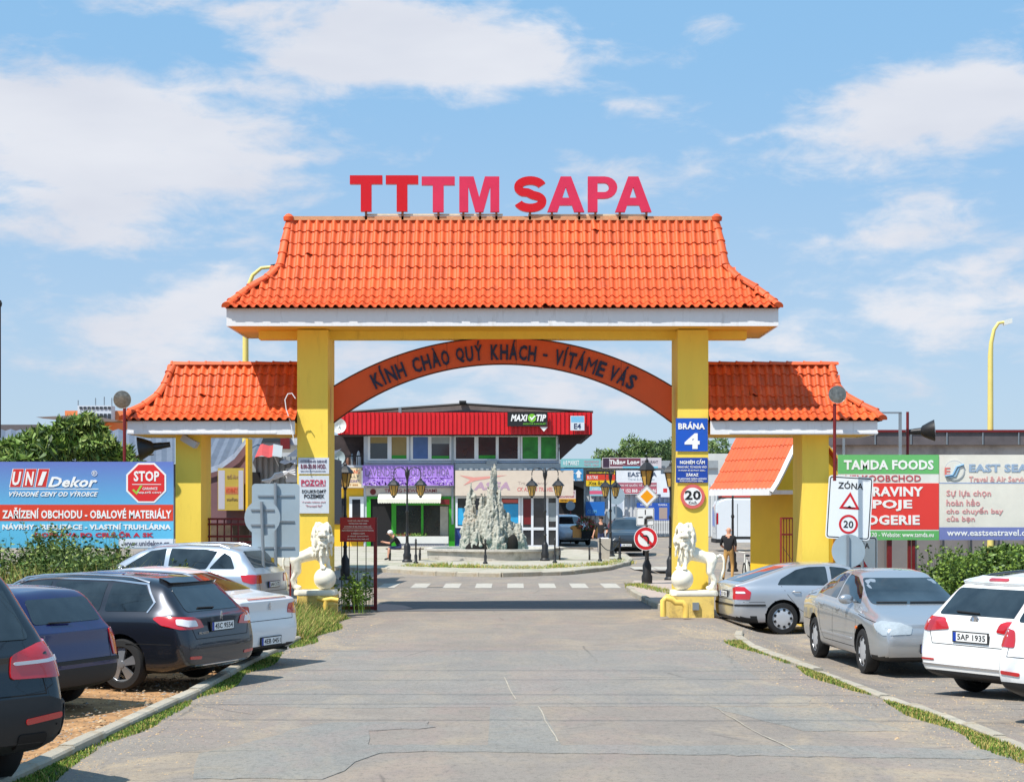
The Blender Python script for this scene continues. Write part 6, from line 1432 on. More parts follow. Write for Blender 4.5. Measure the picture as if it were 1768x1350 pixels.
# balcony clutter
for i, (px, py, r, DD, lab) in enumerate(((585,735,13,D-1.6,'white satellite dish at the left end of the red fascia'),(583,790,13,D-.6,'grey satellite dish beside the balcony, lower of the two'))):
    c = P(px,py,DD); b = MB(); b.lathe(c, [(0,.12),(r/F*DD*.6,.07),(r/F*DD,-.04),(r/F*DD*.98,-.02),(0,.16)], 20, axis='y'); b.tube([c, c+Vector((.1,.6,-.1))], .04, 5); b.tube([c+Vector((0,.1,-.25)), c+Vector((0,-.3,-.1))], .02, 4); tag(b.build('satellite_dish', mat('dish_grey_%d' % i, (214,216,214) if i == 0 else (150,164,168), .5), smooth=50), lab, 'satellite dish', 'satellite dishes by the balcony')
rb = random.Random(9)
for i, (px, w, h, m_, nm, lab) in enumerate(((590,8,18,GALV,'gas_cylinder','grey gas cylinder on the balcony, left of the white parasol'),(601,7,13,mat('pot_brown',(110,70,50)),'plant_pot','brown pot on the balcony beside the gas cylinder'),(608,5,20,GALV,'metal_canister','tall metal canister in the middle of the balcony'),(619,8,25,PVC,'folded_parasol','folded white parasol at the right end of the balcony'))):
    c = P(px,803,D+.4); hh = h/F*D; rr = w/2/F*D; b = MB()
    b.lathe(c, [(rr,0),(rr,hh*.5),(rr*.5,hh*.9),(.02,hh)] if 'parasol' in nm else [(rr,0),(rr,hh*.75),(rr*.5,hh*.9),(rr*.4,hh)], 12); tag(b.build(nm, m_, smooth=50), lab, nm.replace('_',' '))
b = MB(); pbox(b, 565,786,627,788, D-.1, D-.05); 
for i in range(9): pbox(b, 566+7.2*i, 787, 567.2+7.2*i, 803, D-.1, D-.05)
b.build('balcony_railing', IRON, bl)
# items before the shop
for px, lab, cc in ((692,'pots of red flowers on the white sill of the green shop',(150,40,50)),(720,'leafy green plants standing before the green shop window',None)):
    blobs = [(PX(px+k*9,D-.7), D-.7, PZ(928-abs(k)*1.5,D), .28, .2, .25) for k in (-1,0,1)]
    o = leaves('potted_plant', blobs, 260, .08, [GRS[0], LEAF[1]] + ([mat('flower_red', (170,40,60), .6)] if cc else []), None, (0,0,0), seed=px); tag(o, lab, 'plants')
b = MB(); pbox(b, 684, 926, 774, 938, D-1.0, D-.5); pbox(b, 688, 938, 691, 946, D-.9, D-.8); pbox(b, 768, 938, 771, 946, D-.9, D-.8); tag(b.build('planter', mat('planter_white',(222,222,216),.6,var=.05)), 'long white planter box below the display window', 'planter')

# ---------------- island, pavements ----------------
COB = mat('cobbles', (176, 168, 152), .9, var=.15, vscale=5, bump=.9, bscale=12, dirt=(120,128,84), dscale=.8, dthr=(.5,.7))
def plateau(name, pts, z, m, back=None, kerb_n=None):
    v = [Vector((PX(px, (HC-z)*F/(py-HY)), (HC-z)*F/(py-HY), z)) for px, py in pts] + [Vector(q) for q in (back or [])]
    n = len(v); me = bpy.data.meshes.new(name); me.from_pydata([tuple(p) for p in v] + [(p.x,p.y,-.05) for p in v], [], [tuple(range(n))] + [(i,(i+1)%n,n+(i+1)%n,n+i) for i in range(n)])
    bm = bmesh.new(); bm.from_mesh(me); bmesh.ops.recalc_face_normals(bm, faces=bm.faces); bm.to_mesh(me); bm.free()
    tag(link_mesh(name, me, m, None, (0,0,0)), kind='structure')
    k = kerb_n or len(pts); kerb('kerb', [Vector((p.x, p.y-.08, 0)) for p in v[:k]], .8, .14, z+.03)
    return v
isl = plateau('pavement', [(420,977),(560,978),(690,983),(760,988),(870,990),(980,986.5),(1050,979),(1082,970),(1090,963),(1075,955),(1010,950)], .11, COB, [(PX(970,88), 88, .11), (PX(380,89), 89, .11)], 10)
TILEP = mat('pavement_tiles', (176,160,148), .85, var=.1, vscale=3, bump=.4, bscale=14)
plateau('pavement', [(1085,1013),(1100,1024),(1122,1036),(1150,1047),(1166,1049)], .10, TILEP, [(4.6, 38.3, .1), (4.9, 47, .1), (PX(1160,50), 50, .1), (PX(1095,50), 50, .1)], 5)
b = MB(); 
for i in range(14):
    for j in range(4):
        x0 = PX(1092,47.5) + i*.0 + j*.26; y0 = 47.6 - i*.55
tag(blades('grass_verge', lambda r: (lambda t: (interp([(0,PX(700,60)),(.3,PX(800,58)),(.6,PX(930,58)),(.85,PX(1050,61)),(1,PX(1088,67))],t)+r.uniform(-.3,.3), interp([(0,60.8),(.3,59.2),(.6,58.4),(.85,62),(1,68)],t)+r.random()**2*2.6+.0, 1+.8*max(0,mnoise.noise(Vector((t*14,2,5))))))(r.random()) if True else None, 9000, .15, [GRS[0],GRS[1],GRS[2],GRS[2]], loc=(0,0,.1), seed=8, wd=.02), 'patchy weeds along the edge of the fountain island', 'weeds', kind='stuff')
tag(blades('grass_verge', lambda r: (lambda t: (PX(1085,47.5)+t*1.1+r.uniform(-.1,.35), 47.2-t*7+r.uniform(-.2,.3), 1))(r.random()**1.6), 2500, .16, [GRS[0],GRS[1],GRS[2]], loc=(0,0,.02), seed=9, wd=.012), 'weeds growing at the kerb of the right pavement corner', 'weeds', kind='stuff')

# fountain
STN = mat('fountain_concrete', (196,190,180), .85, var=.1, vscale=2, bump=.4, dirt=(110,104,92), dscale=2.2, dthr=(.5,.72))
fx, fy = PX(853,69), 69.0
ft = root('fountain_basin', (fx, fy, .1), 'low round grey concrete fountain basin with stained rim around the rock', 'fountain')
b = MB(); b.lathe((fx,fy,.1), [(2.72,0),(2.76,.36),(2.86,.37),(2.86,.46),(2.56,.46),(2.5,.3),(2.5,.02)], 48); b.build('basin', STN, ft, smooth=30)
b = MB(); b.lathe((fx,fy,.3), [(2.52,0),(2.52,.02)], 40); b.build('water', mat('pool_water',(120,160,150),.05,spec=.8), ft)
ROCK = mat('stalactite_rock', (172,170,158), .9, var=.16, vscale=2.2, bump=.9, bscale=9, cav=((84,80,66),.36,.5), dirt=(168,130,96), dscale=.9, dthr=(.55,.72))  # cav paints shade into the crevices, dirt is the orange staining
def rock():
    b = MB(); r = random.Random(12)
    peaks = [(-.05,0,3.62,.55),(-.95,-.1,2.7,.3),(-.48,-.15,2.45,.26),(.22,-.1,2.5,.3),(.5,0,1.75,.3),(.98,-.05,1.45,.26),(-1.12,.1,1.6,.25),(1.15,0,.8,.2),(0,.5,2.2,.5),(-.2,-.45,1.6,.3),(.12,-.55,1.25,.3),(-.7,-.45,1.0,.25)]
    for cx, cy, h, rad in peaks:
        for i in range(int(20 + h*14)):
            a = r.uniform(0,6.283); d = rad*r.random()**.6; x, y = cx+math.cos(a)*d*1.05, cy+math.sin(a)*d
            hh = h*(1-.5*(d/rad)**1.2)*r.uniform(.75,1.0); z0 = 0 if r.random() < .62 else hh*r.uniform(.25,.6); w = r.uniform(.055,.13)
            if (-1.05 < x < -.2 and y < 0 and r.random() < .75): z0 = max(z0, r.uniform(.45,.75))
            if (.45 < x < .95 and y < .1 and r.random() < .7): z0 = max(z0, r.uniform(.6,1.1))
            if hh - z0 < .2: continue
            pts = [(x+(cx-x)*.4*t+.04*math.sin(9*t+i), y+(cy-y)*.3*t, z0+(hh-z0)*t) for t in (0,.2,.4,.6,.8,1)]
            b.tube(pts, [w*q for q in (.75,1.05,.95,.8,.55,.25)], 6)
            if r.random() < .5: t = r.uniform(.1,.8); b.ell(pts[int(t*5)], w*1.5, w*1.4, w*1.1, 6)
    b.ell((0,.4,.5), 1.1,.5,.9, 10)
    return remesh(b, .032, 0, lambda c, n: n * (.09*mnoise.noise(Vector((c.x*9,c.y*9,c.z*1.6))) + .04*mnoise.noise(c*17)))
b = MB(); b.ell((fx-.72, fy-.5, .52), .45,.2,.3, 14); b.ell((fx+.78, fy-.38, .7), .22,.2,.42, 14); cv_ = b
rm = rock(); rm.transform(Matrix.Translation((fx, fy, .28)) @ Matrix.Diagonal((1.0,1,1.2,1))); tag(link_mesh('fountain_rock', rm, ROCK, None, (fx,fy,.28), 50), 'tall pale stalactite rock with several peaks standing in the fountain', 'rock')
cv_.build('cave_shade_lump', mat('painted_cave_shade',(20,17,14),.9,var=.3,vscale=4), bpy.data.objects['fountain_rock'], smooth=60)  # solid dark lumps stand in for the shade inside the hollows
# bollards and chains
bp_ = None; bxs = [(718,63.5),(838,63.2),(958,64),(1036,66),(1070,68),(560,66)]
labs = ['small black bollard between the twin lamp post and the fountain','small black bollard in front of the fountain rock','small black bollard right of the second lamp post','small black bollard in front of the litter bin','small black bollard nearest the right tip of the island','small black bollard behind the left gate pillar']
for (px, DD), lb in zip(bxs, labs):
    if bp_ is None:
        b = MB(); b.lathe((0,0,0), [(.09,0),(.09,.05),(.05,.1),(.06,.3),(.035,.36),(.03,.75),(.05,.78),(.03,.83),(.045,.88),(.01,.95)], 10); o = bp_ = b.build('bollard', IRON, None, (0,0,0), smooth=40); o['category'] = 'bollard'
    else: o = bp_.copy(); col.objects.link(o)
    o.location = (PX(px,DD), DD, .11); tag(o, lb, 'bollard', 'black bollards round the island')
b = MB(); p0, p1 = Vector((PX(1036,66),66,.85)), Vector((PX(1070,68),68,.85)); b.tube([p0+(p1-p0)*t/8 - Vector((0,0,.35*4*(t/8)*(1-t/8))) for t in range(9)], .02, 5); tag(b.build('chain', IRON), 'black chain hanging between the two bollards by the litter bin', 'chain')
# benches
def bench(label):
    rt = lroot('park_bench', label, 'bench', 'iron benches on the island')
    for s_ in (-1,1):
        b = MB(); b.tube([(s_*.6,-.25,0),(s_*.6,-.28,.2),(s_*.6,-.18,.38),(s_*.6,0,.42),(s_*.6,.2,.42)], .03, 6); b.tube([(s_*.6,.25,0),(s_*.6,.15,.2),(s_*.6,.24,.42),(s_*.6,.28,.5)], .03, 6); b.tube([(s_*.6+.03*math.cos(a),-.02+.14*math.cos(a),.2+.14*math.sin(a)) for a in [i*.6 for i in range(11)]], .018, 5); b.build('leg', IRON, rt)
    for i in range(4): b = MB(); b.box(-.75,.75,-.2+.12*i,-.11+.12*i,.44,.475); b.build('seat_slat', mat('weathered_slats',(92,78,66),.8,var=.2,vscale=6), rt)
    return rt
b1 = bench('iron bench with the seated man, left of the twin lamp post'); b1.location = (PX(699,67), 67, .11)
b2 = copy_tree(b1); b2['label'] = 'empty iron bench right of the fountain'; b2.location = (PX(992,67.5), 67.5, .11)
BIN = mat('bin_concrete',(186,176,162),.9,var=.1,vscale=6,bump=.4)
b = MB(); x = PX(1043,68.5); 
v=[(x-.2,68.3,.11),(x+.2,68.3,.11),(x+.2,68.7,.11),(x-.2,68.7,.11),(x-.26,68.24,.95),(x+.26,68.24,.95),(x+.26,68.76,.95),(x-.26,68.76,.95),(x-.2,68.3,.95),(x+.2,68.3,.95),(x+.2,68.7,.95),(x-.2,68.7,.95),(x-.19,68.3,.8),(x+.19,68.3,.8),(x+.19,68.7,.8),(x-.19,68.7,.8)]
b.add(v,[(3,2,1,0),(0,1,5,4),(1,2,6,5),(2,3,7,6),(3,0,4,7),(4,5,9,8),(5,6,10,9),(6,7,11,10),(7,4,8,11),(8,9,13,12),(9,10,14,13),(10,11,15,14),(11,8,12,15),(12,13,14,15)]); o = b.build('litter_bin', BIN); tag(o, 'square concrete litter bin full of rubbish on the island', 'litter bin')
b = MB(); r = random.Random(3)
for i in range(7): b.ell((x+r.uniform(-.13,.13),68.5+r.uniform(-.13,.13),.93),.09,.08,.06,6)
b.build('rubbish', WHITE, o)['kind'] = 'stuff'

# ---------------- far shops on the right of the corner ----------------
D = 118.0; WHC = mat('corrugated_white', (206,208,208), .5, var=.06, vscale=.5)
fs = root('market_hall', (PX(1080,D), D, 0), 'long pale corrugated market hall covered with advertising boards', 'building')
b = MB(); pbox(b, 1004, 808, 1240, 926, D+.3, D+20); b.build('wall', WHC, fs); ribbed('corrugated_cladding', 1004, 1240, 835, 926, D+.15, .34, .08, WHC, fs)
b = MB(); pbox(b, 930, 795, 1240, 808, D+.1, D+20); b.build('roof_edge', mat('grey_roof',(150,156,160),.7,var=.1), fs)
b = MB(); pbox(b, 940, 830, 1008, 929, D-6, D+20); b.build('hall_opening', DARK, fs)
b = MB(); v = []
for i in range(11): t = i/10; v += [P(950+66*t, 832+ (16*t**2.2), D-8), P(950+66*t, 832+(16*t**2.2), D-5)]
b.add(v, [(2*i,2*i+2,2*i+3,2*i+1) for i in range(10)]); o = b.build('awning', mat('teal_awning',(60,110,96),.6), smooth=30); tag(o, 'curved teal awning over the dark hall doorway', 'awning')
BDS = [((968,792,1037,807),(128,186,186),'teal sign board on the hall roof, left of the white banner',[('A·B MARKET',(972,795,1000,803),W),('VELKOOBCHOD',(1008,795,1034,799),(200,150,160)),('TEXTIL OBUV',(1008,801,1034,804.5),(200,150,160))],[]),
 ((1040,790,1142,808),(206,196,200),'long white banner with serif lettering on the hall roof',[('Thăng Long',(1052,793,1104,804),W,{'bold':.06}),('RESTAURANT',(1108,795,1136,800),(90,80,90))],[((1041,791,1052,807),(60,40,60)),((1053,791,1106,805),(120,60,74)),((1075,805,1136,808),(120,200,220))]),
 ((968,809,1007,834),(60,140,190),'blue sign with a white up arrow above the teal awning',[('AREÁL',(971,811,992,817),W),('M69-102',(982,827,1004,832),W)],[]),
 ((1012,812,1062,839),(236,196,30),'black, red and yellow sign with a web address above the lamps',[('www.viet-dyc.eu',(1017,814,1057,818),(240,220,60)),('Xoa ăn',(1016,830,1040,837),(40,40,30)),('BUS TAXI',(1014,821,1032,827),W)],[((1012,812,1060,819),(34,30,28)),((1012,819,1062,829),(214,60,40))]),
 ((1018,840,1064,856),(150,200,214),'pale blue and pink banner under the yellow sign',[('sim card',(1022,842,1050,846),W)],[((1018,847,1064,853),(224,96,130))]),
 ((1064,812,1141,853),(228,230,234),'large white travel board with maroon phone number bands',[('EAST SEA',(1084,815,1134,823),(70,86,110),{'bold':.05}),('Travel & Air Services',(1084,825,1130,829),(180,190,200)),('BÁN VÉ QUỐC TẾ VIỆT NAM',(1068,835,1133,840),W),('777 152 868 - 608 86 86',(1068,844,1133,850),W,{'bold':.04})],[((1065,833,1134,842),(170,96,110)),((1065,842,1134,852),(186,90,104))]),
 ((1141,818,1165,858),(226,230,236),'plain white board with a small red square beside the pillar',[('x 1',(1155,844,1161,849),(60,60,70))],[((1145,843,1152,850),(214,50,60))]),
 ((1011,866,1044,890),(34,110,196),'blue poster low on the hall wall left of the lamps',[('O2 SIM',(1014,880,1030,886),(120,190,230))],[]),
 ((1050,862,1078,890),(226,230,236),'white round-cornered poster behind the sign backs',[],[((1053,868,1075,880),(190,200,214))])]
for bx, cc, lb, tx, st in BDS: board('advertising_board', bx, D-.25, cc, lb, 'sign', stripes=st, texts=tx, thick=.1)
o = bpy.data.objects['advertising_board.002']; b = MB(); b.add([P(x,y,D-.27) for x,y in ((999,811),(1005,818),(1002,818),(1002,825),(996,825),(996,818),(993,818))],[tuple(range(7))]); b.build('arrow_mark', WHITE, o)
sh = board('kiosk', (1100,868,1162,898), D-.6, (36,84,176), 'blue shop kiosk with shuttered windows beyond the road signs', 'kiosk', stripes=[((1104,877,1119,896),(176,180,190)),((1138,876,1152,896),(170,150,140))], texts=[('POTRAVINY',(1106,870,1126,873),W),('TRAFIKA',(1136,870,1152,873),W)], thick=.5)
b = MB()
for i in range(22): pbox(b, 1102+3.0*i, 898, 1103.2+3.0*i, 921, D-1.2, D-1.14)
pbox(b, 1100, 901, 1168, 902.5, D-1.13, D-1.1); pbox(b, 1100, 917, 1168, 918.5, D-1.13, D-1.1); o = b.build('picket_fence', WHITE, None); tag(o, 'low white picket fence before the blue kiosk', 'fence')
board('shop_sign', (955,846,994,861), D-9, (206,190,190), 'pale ticket exchange sign with a yellow strip in the dark doorway', 'sign', texts=[('AIR TICKETS',(966,848,992,852),(170,60,70),{'bold':.04}),('EXCHANGE',(966,854,991,858.5),(170,60,70),{'bold':.04})], thick=.08)
board('shop_sign', (963,861,994,867), D-9.1, (224,160,30), 'yellow strip sign directly under the ticket exchange sign', 'sign', texts=[('WESTERN UNION',(967,862.3,991,865.5),(60,50,30))], thick=.08)
# backs of distant round signs
for (px, py, r, DD, lb) in ((1064,856,15,80,'upper large grey round sign back behind the far lamp post'),(1062,887,13.5,80.3,'lower grey round sign back behind the far lamp post'),(985,873,8,100,'small round sign back before the dark doorway')):
    c = P(px,py,DD); rt = root('road_sign', (c.x,DD,0), lb, 'road sign'); disc('sign_plate', c, r/F*DD, SIGNB, rt); b = MB(); b.tube([(c.x+.0,DD+.06,0),(c.x,DD+.06,c.z+.2)], .04, 6); b.build('post', GALV if px > 1000 else REDM, rt)
# pieces between the right pillar and the guardhouse
D = 125; 
for bx, cc, lb in (((1215,783,1275,818),(208,206,200),'blank pale board on the far roof right of the pillar'),((1215,820,1290,838),(80,150,200),'blue banner strip above the white van'),((1215,840,1400,858),(216,80,70),'red awning band behind the white van')):
    board('advertising_board', bx, D, cc, lb, 'sign', thick=3)
rt = root('market_shed', (PX(1300,D),D+4,0), 'low pale market shed behind the white van', 'building'); b = MB(); pbox(b, 1215, 815, 1480, 925, D+3.2, D+14); b.build('wall', mat('shed_grey',(180,182,184),.8,var=.1), rt)
# flower stall things before the hall
ORB = mat('orange_sack',(226,160,90),.8,var=.1)
DD = 93
b = MB(); pbox(b, 989, 912, 1004, 928, DD, DD+.6); b.ell(P(993,911,DD+.3), .3,.3,.15, 8); b.ell(P(1000,910,DD+.3), .22,.22,.15, 8); tag(b.build('crate', ORB), 'orange crate with round goods at the hall doorway', 'crate')
b = MB(); c = P(1032,917,DD); b.ell(c, .3,.3,.42, 8); tag(b.build('sack', ORB, smooth=60), 'orange sack standing behind the litter bin', 'sack')
tag(leaves('potted_shrub', [(PX(1012,DD),DD,PZ(905,DD),.5,.4,.45),(PX(1020,DD),DD,PZ(912,DD),.35,.3,.3)], 900, .09, [LEAF[0],LEAF[2],mat('flower_red',(170,40,60))], None, (0,0,0), 11), 'dark leafy shrub with red tips in a pot at the hall doorway', 'shrub')
b = MB(); pbox(b, 1004, 916, 1026, 930, DD-.2, DD+.5); tag(b.build('plant_tub', GAPM), 'black tub under the red-tipped shrub', 'tub')
b = MB(); 
pts = [P(1060,905,80),P(1056,925,80),P(1062,948,80)]
b.ell(P(1058,912,79),.28,.5,.4,8); b.lathe(P(1056,937,79.2),[(.3,-.06),(.33,0),(.3,.06)],14,axis='x'); b.lathe(P(1060,937,80.4),[(.3,-.06),(.33,0),(.3,.06)],14,axis='x'); b.ell(P(1062,903,79.2),.2,.2,.16,8); tag(b.build('motor_scooter', mat('scooter_maroon',(90,24,30),.3,coat=.6), smooth=50), 'maroon motor scooter parked behind the litter bin', 'scooter')

# ---------------- guardhouse ----------------
A = Vector((PX(1330,42), 42, 2.74)); B_ = Vector((PX(1229,45), 45, 2.74)); ev = (B_-A).normalized(); pv = Vector((-ev.y, ev.x, 0)); 
if pv.x < 0: pv = -pv
gh = root('guardhouse', (A.x+1, A.y+1.4, -.2), 'small bright yellow guardhouse with a steep tiled roof behind the right side gate', 'building')
L_ = (B_-A).length; rows = [(0,0),(.16,.22),(.32,.5),(.48,.80),(.66,1.13),(.84,1.48),(1.02,1.84)]
def rp(u, k): return A + ev*u + pv*rows[k][0] + Vector((0,0,rows[k][1]))
b = MB()
for k in range(6): b.add([rp(-.02,k), rp(L_+.0 - .0*k,k), rp(L_,k+1), rp(-.02,k+1)], [(0,1,2,3)])
o = b.build('roof', UNDER, gh); rb = MB(); nt_ = int(L_/.2)
for k in range(6):
    for i in range(nt_+1):
        u = .08 + i*(L_-.1)/nt_; M = frame(rp(u,k+1), rp(u,k), -pv*.9+Vector((0,0,.5))); rb.add([M @ Vector(v) for v in TV], TF)
rb.build('roof_tiles', TILES, o, smooth=50, fix=False)['kind'] = 'stuff'
b = MB(); top = rp(0,6); b.add([p + Vector((0,0,-.02)) for p in (rp(L_,6), rp(-.02,6), rp(-.02,6)+pv*1.9+Vector((0,0,-2.2)), rp(L_,6)+pv*1.9+Vector((0,0,-2.2)))], [(0,1,2,3)]); b.build('rear_roof_slope', TILES, gh)
zf = 2.62
b = MB(); w0 = A + pv*1.0 + ev*.35; w1 = A + pv*3.0 + ev*.35; w2 = B_ + pv*3.0 - ev*.3; w3 = B_ + pv*1.0 - ev*.3
b.add([Vector((p.x,p.y,z)) for z in (-.5, zf+.0) for p in (w0,w1,w2,w3)], [(3,2,1,0),(4,5,6,7),(0,1,5,4),(1,2,6,5),(2,3,7,6),(3,0,4,7)]); b.build('wall', YEL2, gh)
gpt = [A+ev*.12+pv*.25, A+ev*.12+pv*.9, A+ev*.12+pv*2.6]
b = MB(); b.add([Vector((gpt[0].x,gpt[0].y,zf+.1)), Vector((gpt[1].x,gpt[1].y,zf+1.45)), Vector((gpt[2].x,gpt[2].y,zf+.1))], [(0,1,2)]); b.add([rp(.1,0)+pv*.1, rp(.1,3)+pv*.08, rp(.1,6)+pv*.02, Vector((w1.x,w1.y,zf+.1))], [(0,1,2,3)]); b.build('gable', YEL2, gh)
b = MB(); b.obox(A+ev*(L_/2)-pv*.03+Vector((0,0,-.06)), ev*(L_/2+.05), pv*.025, (0,0,.09)); b.build('eave_board', FASC, gh)
b = MB(); pr_ = [rp(-.05,k)+Vector((0,0,-.07)) for k in range(7)]; b.tube(pr_, .075, 4); b.build('barge_board', FASC, gh)
def onw(u0, u1, z0, z1, name, m, th=.02, off=.0):   # panel on the gable-side wall
    b = MB(); p = w0 + pv*u0 - ev*(.012+off); b.add([p+Vector((0,0,z0)), p+pv*(u1-u0)+Vector((0,0,z0)), p+pv*(u1-u0)+Vector((0,0,z1)), p+Vector((0,0,z1))] if False else [], []) 
    c = w0 + pv*((u0+u1)/2) - ev*(th/2+off); c.z = (z0+z1)/2; b = MB(); b.obox(c, pv*(u1-u0)/2, ev*(th/2-.001), (0,0,(z1-z0)/2)); return b.build(name, m, gh)
for pp in (w0, w1, w2, w3): pp.z = 0
onw(-.0,.35,.9,1.75,'notice_panel',mat('grey_notice',(176,180,184),.4,var=.05)) 
onw(.5,.85,-.4,2.3,'door_recess',mat('ochre_door',(196,132,34),.7))
onw(1.0,1.6,.9,2.0,'window',mat('ochre_door',(196,132,34),.7))
onw(.42,.47,1.6,1.75,'intercom',GALV)
D = 41.0; gl = root('steel_gate_leaf', P(1364, 980, D), 'rusty red barred gate beside the guardhouse', 'gate leaf')
b = MB(); pbox(b, 1374, 896, 1381, 1000, D, D+.07); pbox(b, 1347, 893, 1350, 1000, D, D+.05); b.build('frame_post', mat('rust_red',(150,52,36),.7,var=.2,vscale=5), gl)
b = MB(); pbox(b, 1350, 893, 1374, 896, D, D+.05); pbox(b, 1350, 921, 1374, 924, D, D+.05); b.build('frame_rail', REDM, gl)
for x in (1353, 1358, 1363, 1368): b = MB(); b.tube([P(x,896,D+.03), P(x,1000,D+.03)], .012, 5); b.build('bar', REDM, gl)

# ---------------- right grey building ----------------
D = 48.0; rb_ = root('warehouse', (PX(1700,D), D, -.3), 'long grey flat-roofed warehouse behind the right billboards', 'building')
def rpart(name, bx, m, D0, D1): b = MB(); pbox(b, *bx, D0, D1); return b.build(name, m, rb_)
rpart('wall', (1440,786,2200,1030), mat('dark_grey_wall',(122,118,118),.85,var=.12,vscale=.8), D, D+14)
rpart('upper_wall', (1440,768,2200,786), mat('pale_plaster_strip',(196,186,178),.8,var=.1,vscale=1.2,dirt=(120,110,104),dscale=1,dthr=(.45,.7)), D-.1, D+14)
rpart('parapet', (1440,746,2200,768), mat('weathered_parapet',(96,90,92),.45,var=.3,vscale=1.5,dirt=(160,120,90),dscale=1.5,dthr=(.6,.7)), D-.25, D+14)
rpart('roof_trim', (1440,742,2200,746), REDM, D-.3, D+14)
for i, x in enumerate(range(1510, 2190, 62)): rpart('parapet_joint', (x,746.5,x+2,767.5), GALV, D-.29, D-.252)
for i, x in enumerate(range(1480, 2190, 48)): rpart('wall_pilaster', (x,790,x+3,1030), mat('mid_grey',(100,98,100),.8), D-.08, D-.002)

# ---------------- left side: sheds, roofs, far tower ----------------
def corr_roof(parent, px0, px1, y_top, y_bot, Dt, Db, m, pitch=.2, slant=0.0, name='corrugated_roof'):
    b = MB(); v = []; n = int((PX(px1,Db)-PX(px0,Db))/pitch*4)
    for i in range(n+1):
        t = i/n; w = .03*math.cos(math.pi*i/2); a = P(px0+(px1-px0)*t+slant, y_top, Dt); c = P(px0+(px1-px0)*t, y_bot, Db); a.z += w; c.z += w; v += [a, c]
    b.add(v, [(2*i,2*i+1,2*i+3,2*i+2) for i in range(n)]); return b.build(name, m, parent, fix=False)
CR = mat('grey_corrugated', (98,106,120), .6, var=.15, vscale=1.5); CR2 = mat('red_corrugated', (196,66,60), .6, var=.1)
s1_ = root('market_shed', (PX(120,50), 52, 0), 'long low shed with a grey corrugated roof behind the left tree', 'building')
corr_roof(s1_, -260, 302, 742, 800, 54, 47, CR, .3); b = MB(); pbox(b, -260, 801, 302, 930, 47.3, 54); b.build('wall', mat('dark_shed_wall',(86,84,88),.9), s1_)
corr_roof(s1_, 340, 432, 748, 808, 46, 41.5, CR, .25, 26)
s2_ = root('market_stall', (PX(395,41.5), 42.5, 0), 'stall with purple-brown side wall and a yellow poster behind the left grille', 'stall')
b = MB(); q = [(345,905),(345,815),(380,806),(410,785),(424,762),(424,905)]; b.prism([(PX(x,41.4),PZ(y,41.4)) for x,y in q], (0,41.4,0), (1,0,0), (0,0,1), (0,.5,0)); b.build('wall', mat('purple_brown',(120,90,98),.8,var=.08), s2_)
b = MB(); v = []
for i, (x,y) in enumerate(((345,812),(378,802),(405,782),(424,757))): v += [P(x,y,41.3), P(x,y+10,41.3)]
b.add(v, [(2*i,2*i+1,2*i+3,2*i+2) for i in range(3)]); b.build('edge_board', mat('peeling_blue_white',(168,182,206),.6,var=.25,vscale=4), s2_)
b = MB(); pbox(b, 424, 757, 428, 906, 41.2, 41.9); b.build('corner_post', YEL2, s2_)
board('poster', (376,808,421,881), 41.2, (192,168,76), 'yellow and white price poster hung on the purple-brown stall wall', 'poster', stripes=[((377,812,388,879),(190,190,206)),((412,812,420,879),(190,190,206)),((389,840,411,853),(204,130,90))], texts=[('ĐỒ ĂN',(392,818,410,826),(170,140,110)),('NOVINKY',(390,842,410,851),(210,90,60)),('otevřeno',(391,858,410,864),(150,130,90))], thick=.03)
b = MB(); pbox(b, 345, 905, 430, 1050, 42.5, 43); b.build('lower_wall', mat('shop_clutter',(96,82,70),.9,var=.5,vscale=2.5), s2_)
s3_ = root('market_shed', (PX(455,47), 49, 0), 'shed with a short red and white corrugated roof behind the grey sign back', 'building')
corr_roof(s3_, 427, 470, 768, 788, 48.5, 46.5, CR2, .35, 2); corr_roof(s3_, 470, 486, 768, 788, 48.5, 46.5, mat('white_corrugated',(170,174,174),.6), .35, 2)
ribbed('corrugated_wall', 427, 520, 788, 900, 47, .16, .05, mat('galv_corrugated',(160,166,168),.5,var=.1,vscale=1), s3_); b = MB(); pbox(b, 427, 788, 560, 900, 47.2, 52); b.build('wall', mat('dark_shed_wall',(86,84,88),.9), s3_)
b = MB(); pbox(b, 427, 752, 520, 768, 52, 60); b.build('rear_wall', mat('far_white_frame',(200,204,210),.6,var=.1), s3_); b = MB(); pbox(b, 432, 815, 449, 868, 46.9, 46.95); b.build('dark_door', DARK, s3_)
b = MB(); pbox(b, 440, 756, 486, 763, 51.9, 51.99); b.build('window', GD, s3_); b = MB(); pbox(b, 484, 753, 500, 775, 51.8, 51.99); b.build('red_panel', REDM, s3_)
corr_roof(s3_, 482, 560, 776, 800, 50, 46, mat('dark_corrugated',(84,88,98),.7,var=.2), .3, 30)
b = MB(); pbox(b, 493, 808, 510, 832, 46.2, 46.6); tag(b.build('meter_cabinet', PVC), 'white meter cabinet with cables left of the left pillar', 'cabinet')
b = MB()
for i in range(5): b.tube([P(452+3*i,830+i,46.1), P(475,826-2*i,46.1), P(495,818-i,46.1), P(510,800+5*i,46.1)], .03, 4)
tag(b.build('cable_bundle', PVC), 'bundle of white cables running to the meter cabinet', 'cables')
ft_ = root('office_block', (PX(160,190), 192, 0), 'distant orange and white office block with a thin roof canopy above the tree', 'building')
def fpart(name, bx, m, D0, D1): b = MB(); pbox(b, *bx, D0, D1); return b.build(name, m, ft_)
fpart('orange_wall', (112,709,214,800), mat('far_orange',(222,130,80),.8,var=.04), 192, 204); fpart('white_storey', (134,700,192,728), mat('far_white',(206,212,220),.7), 190, 191.9)
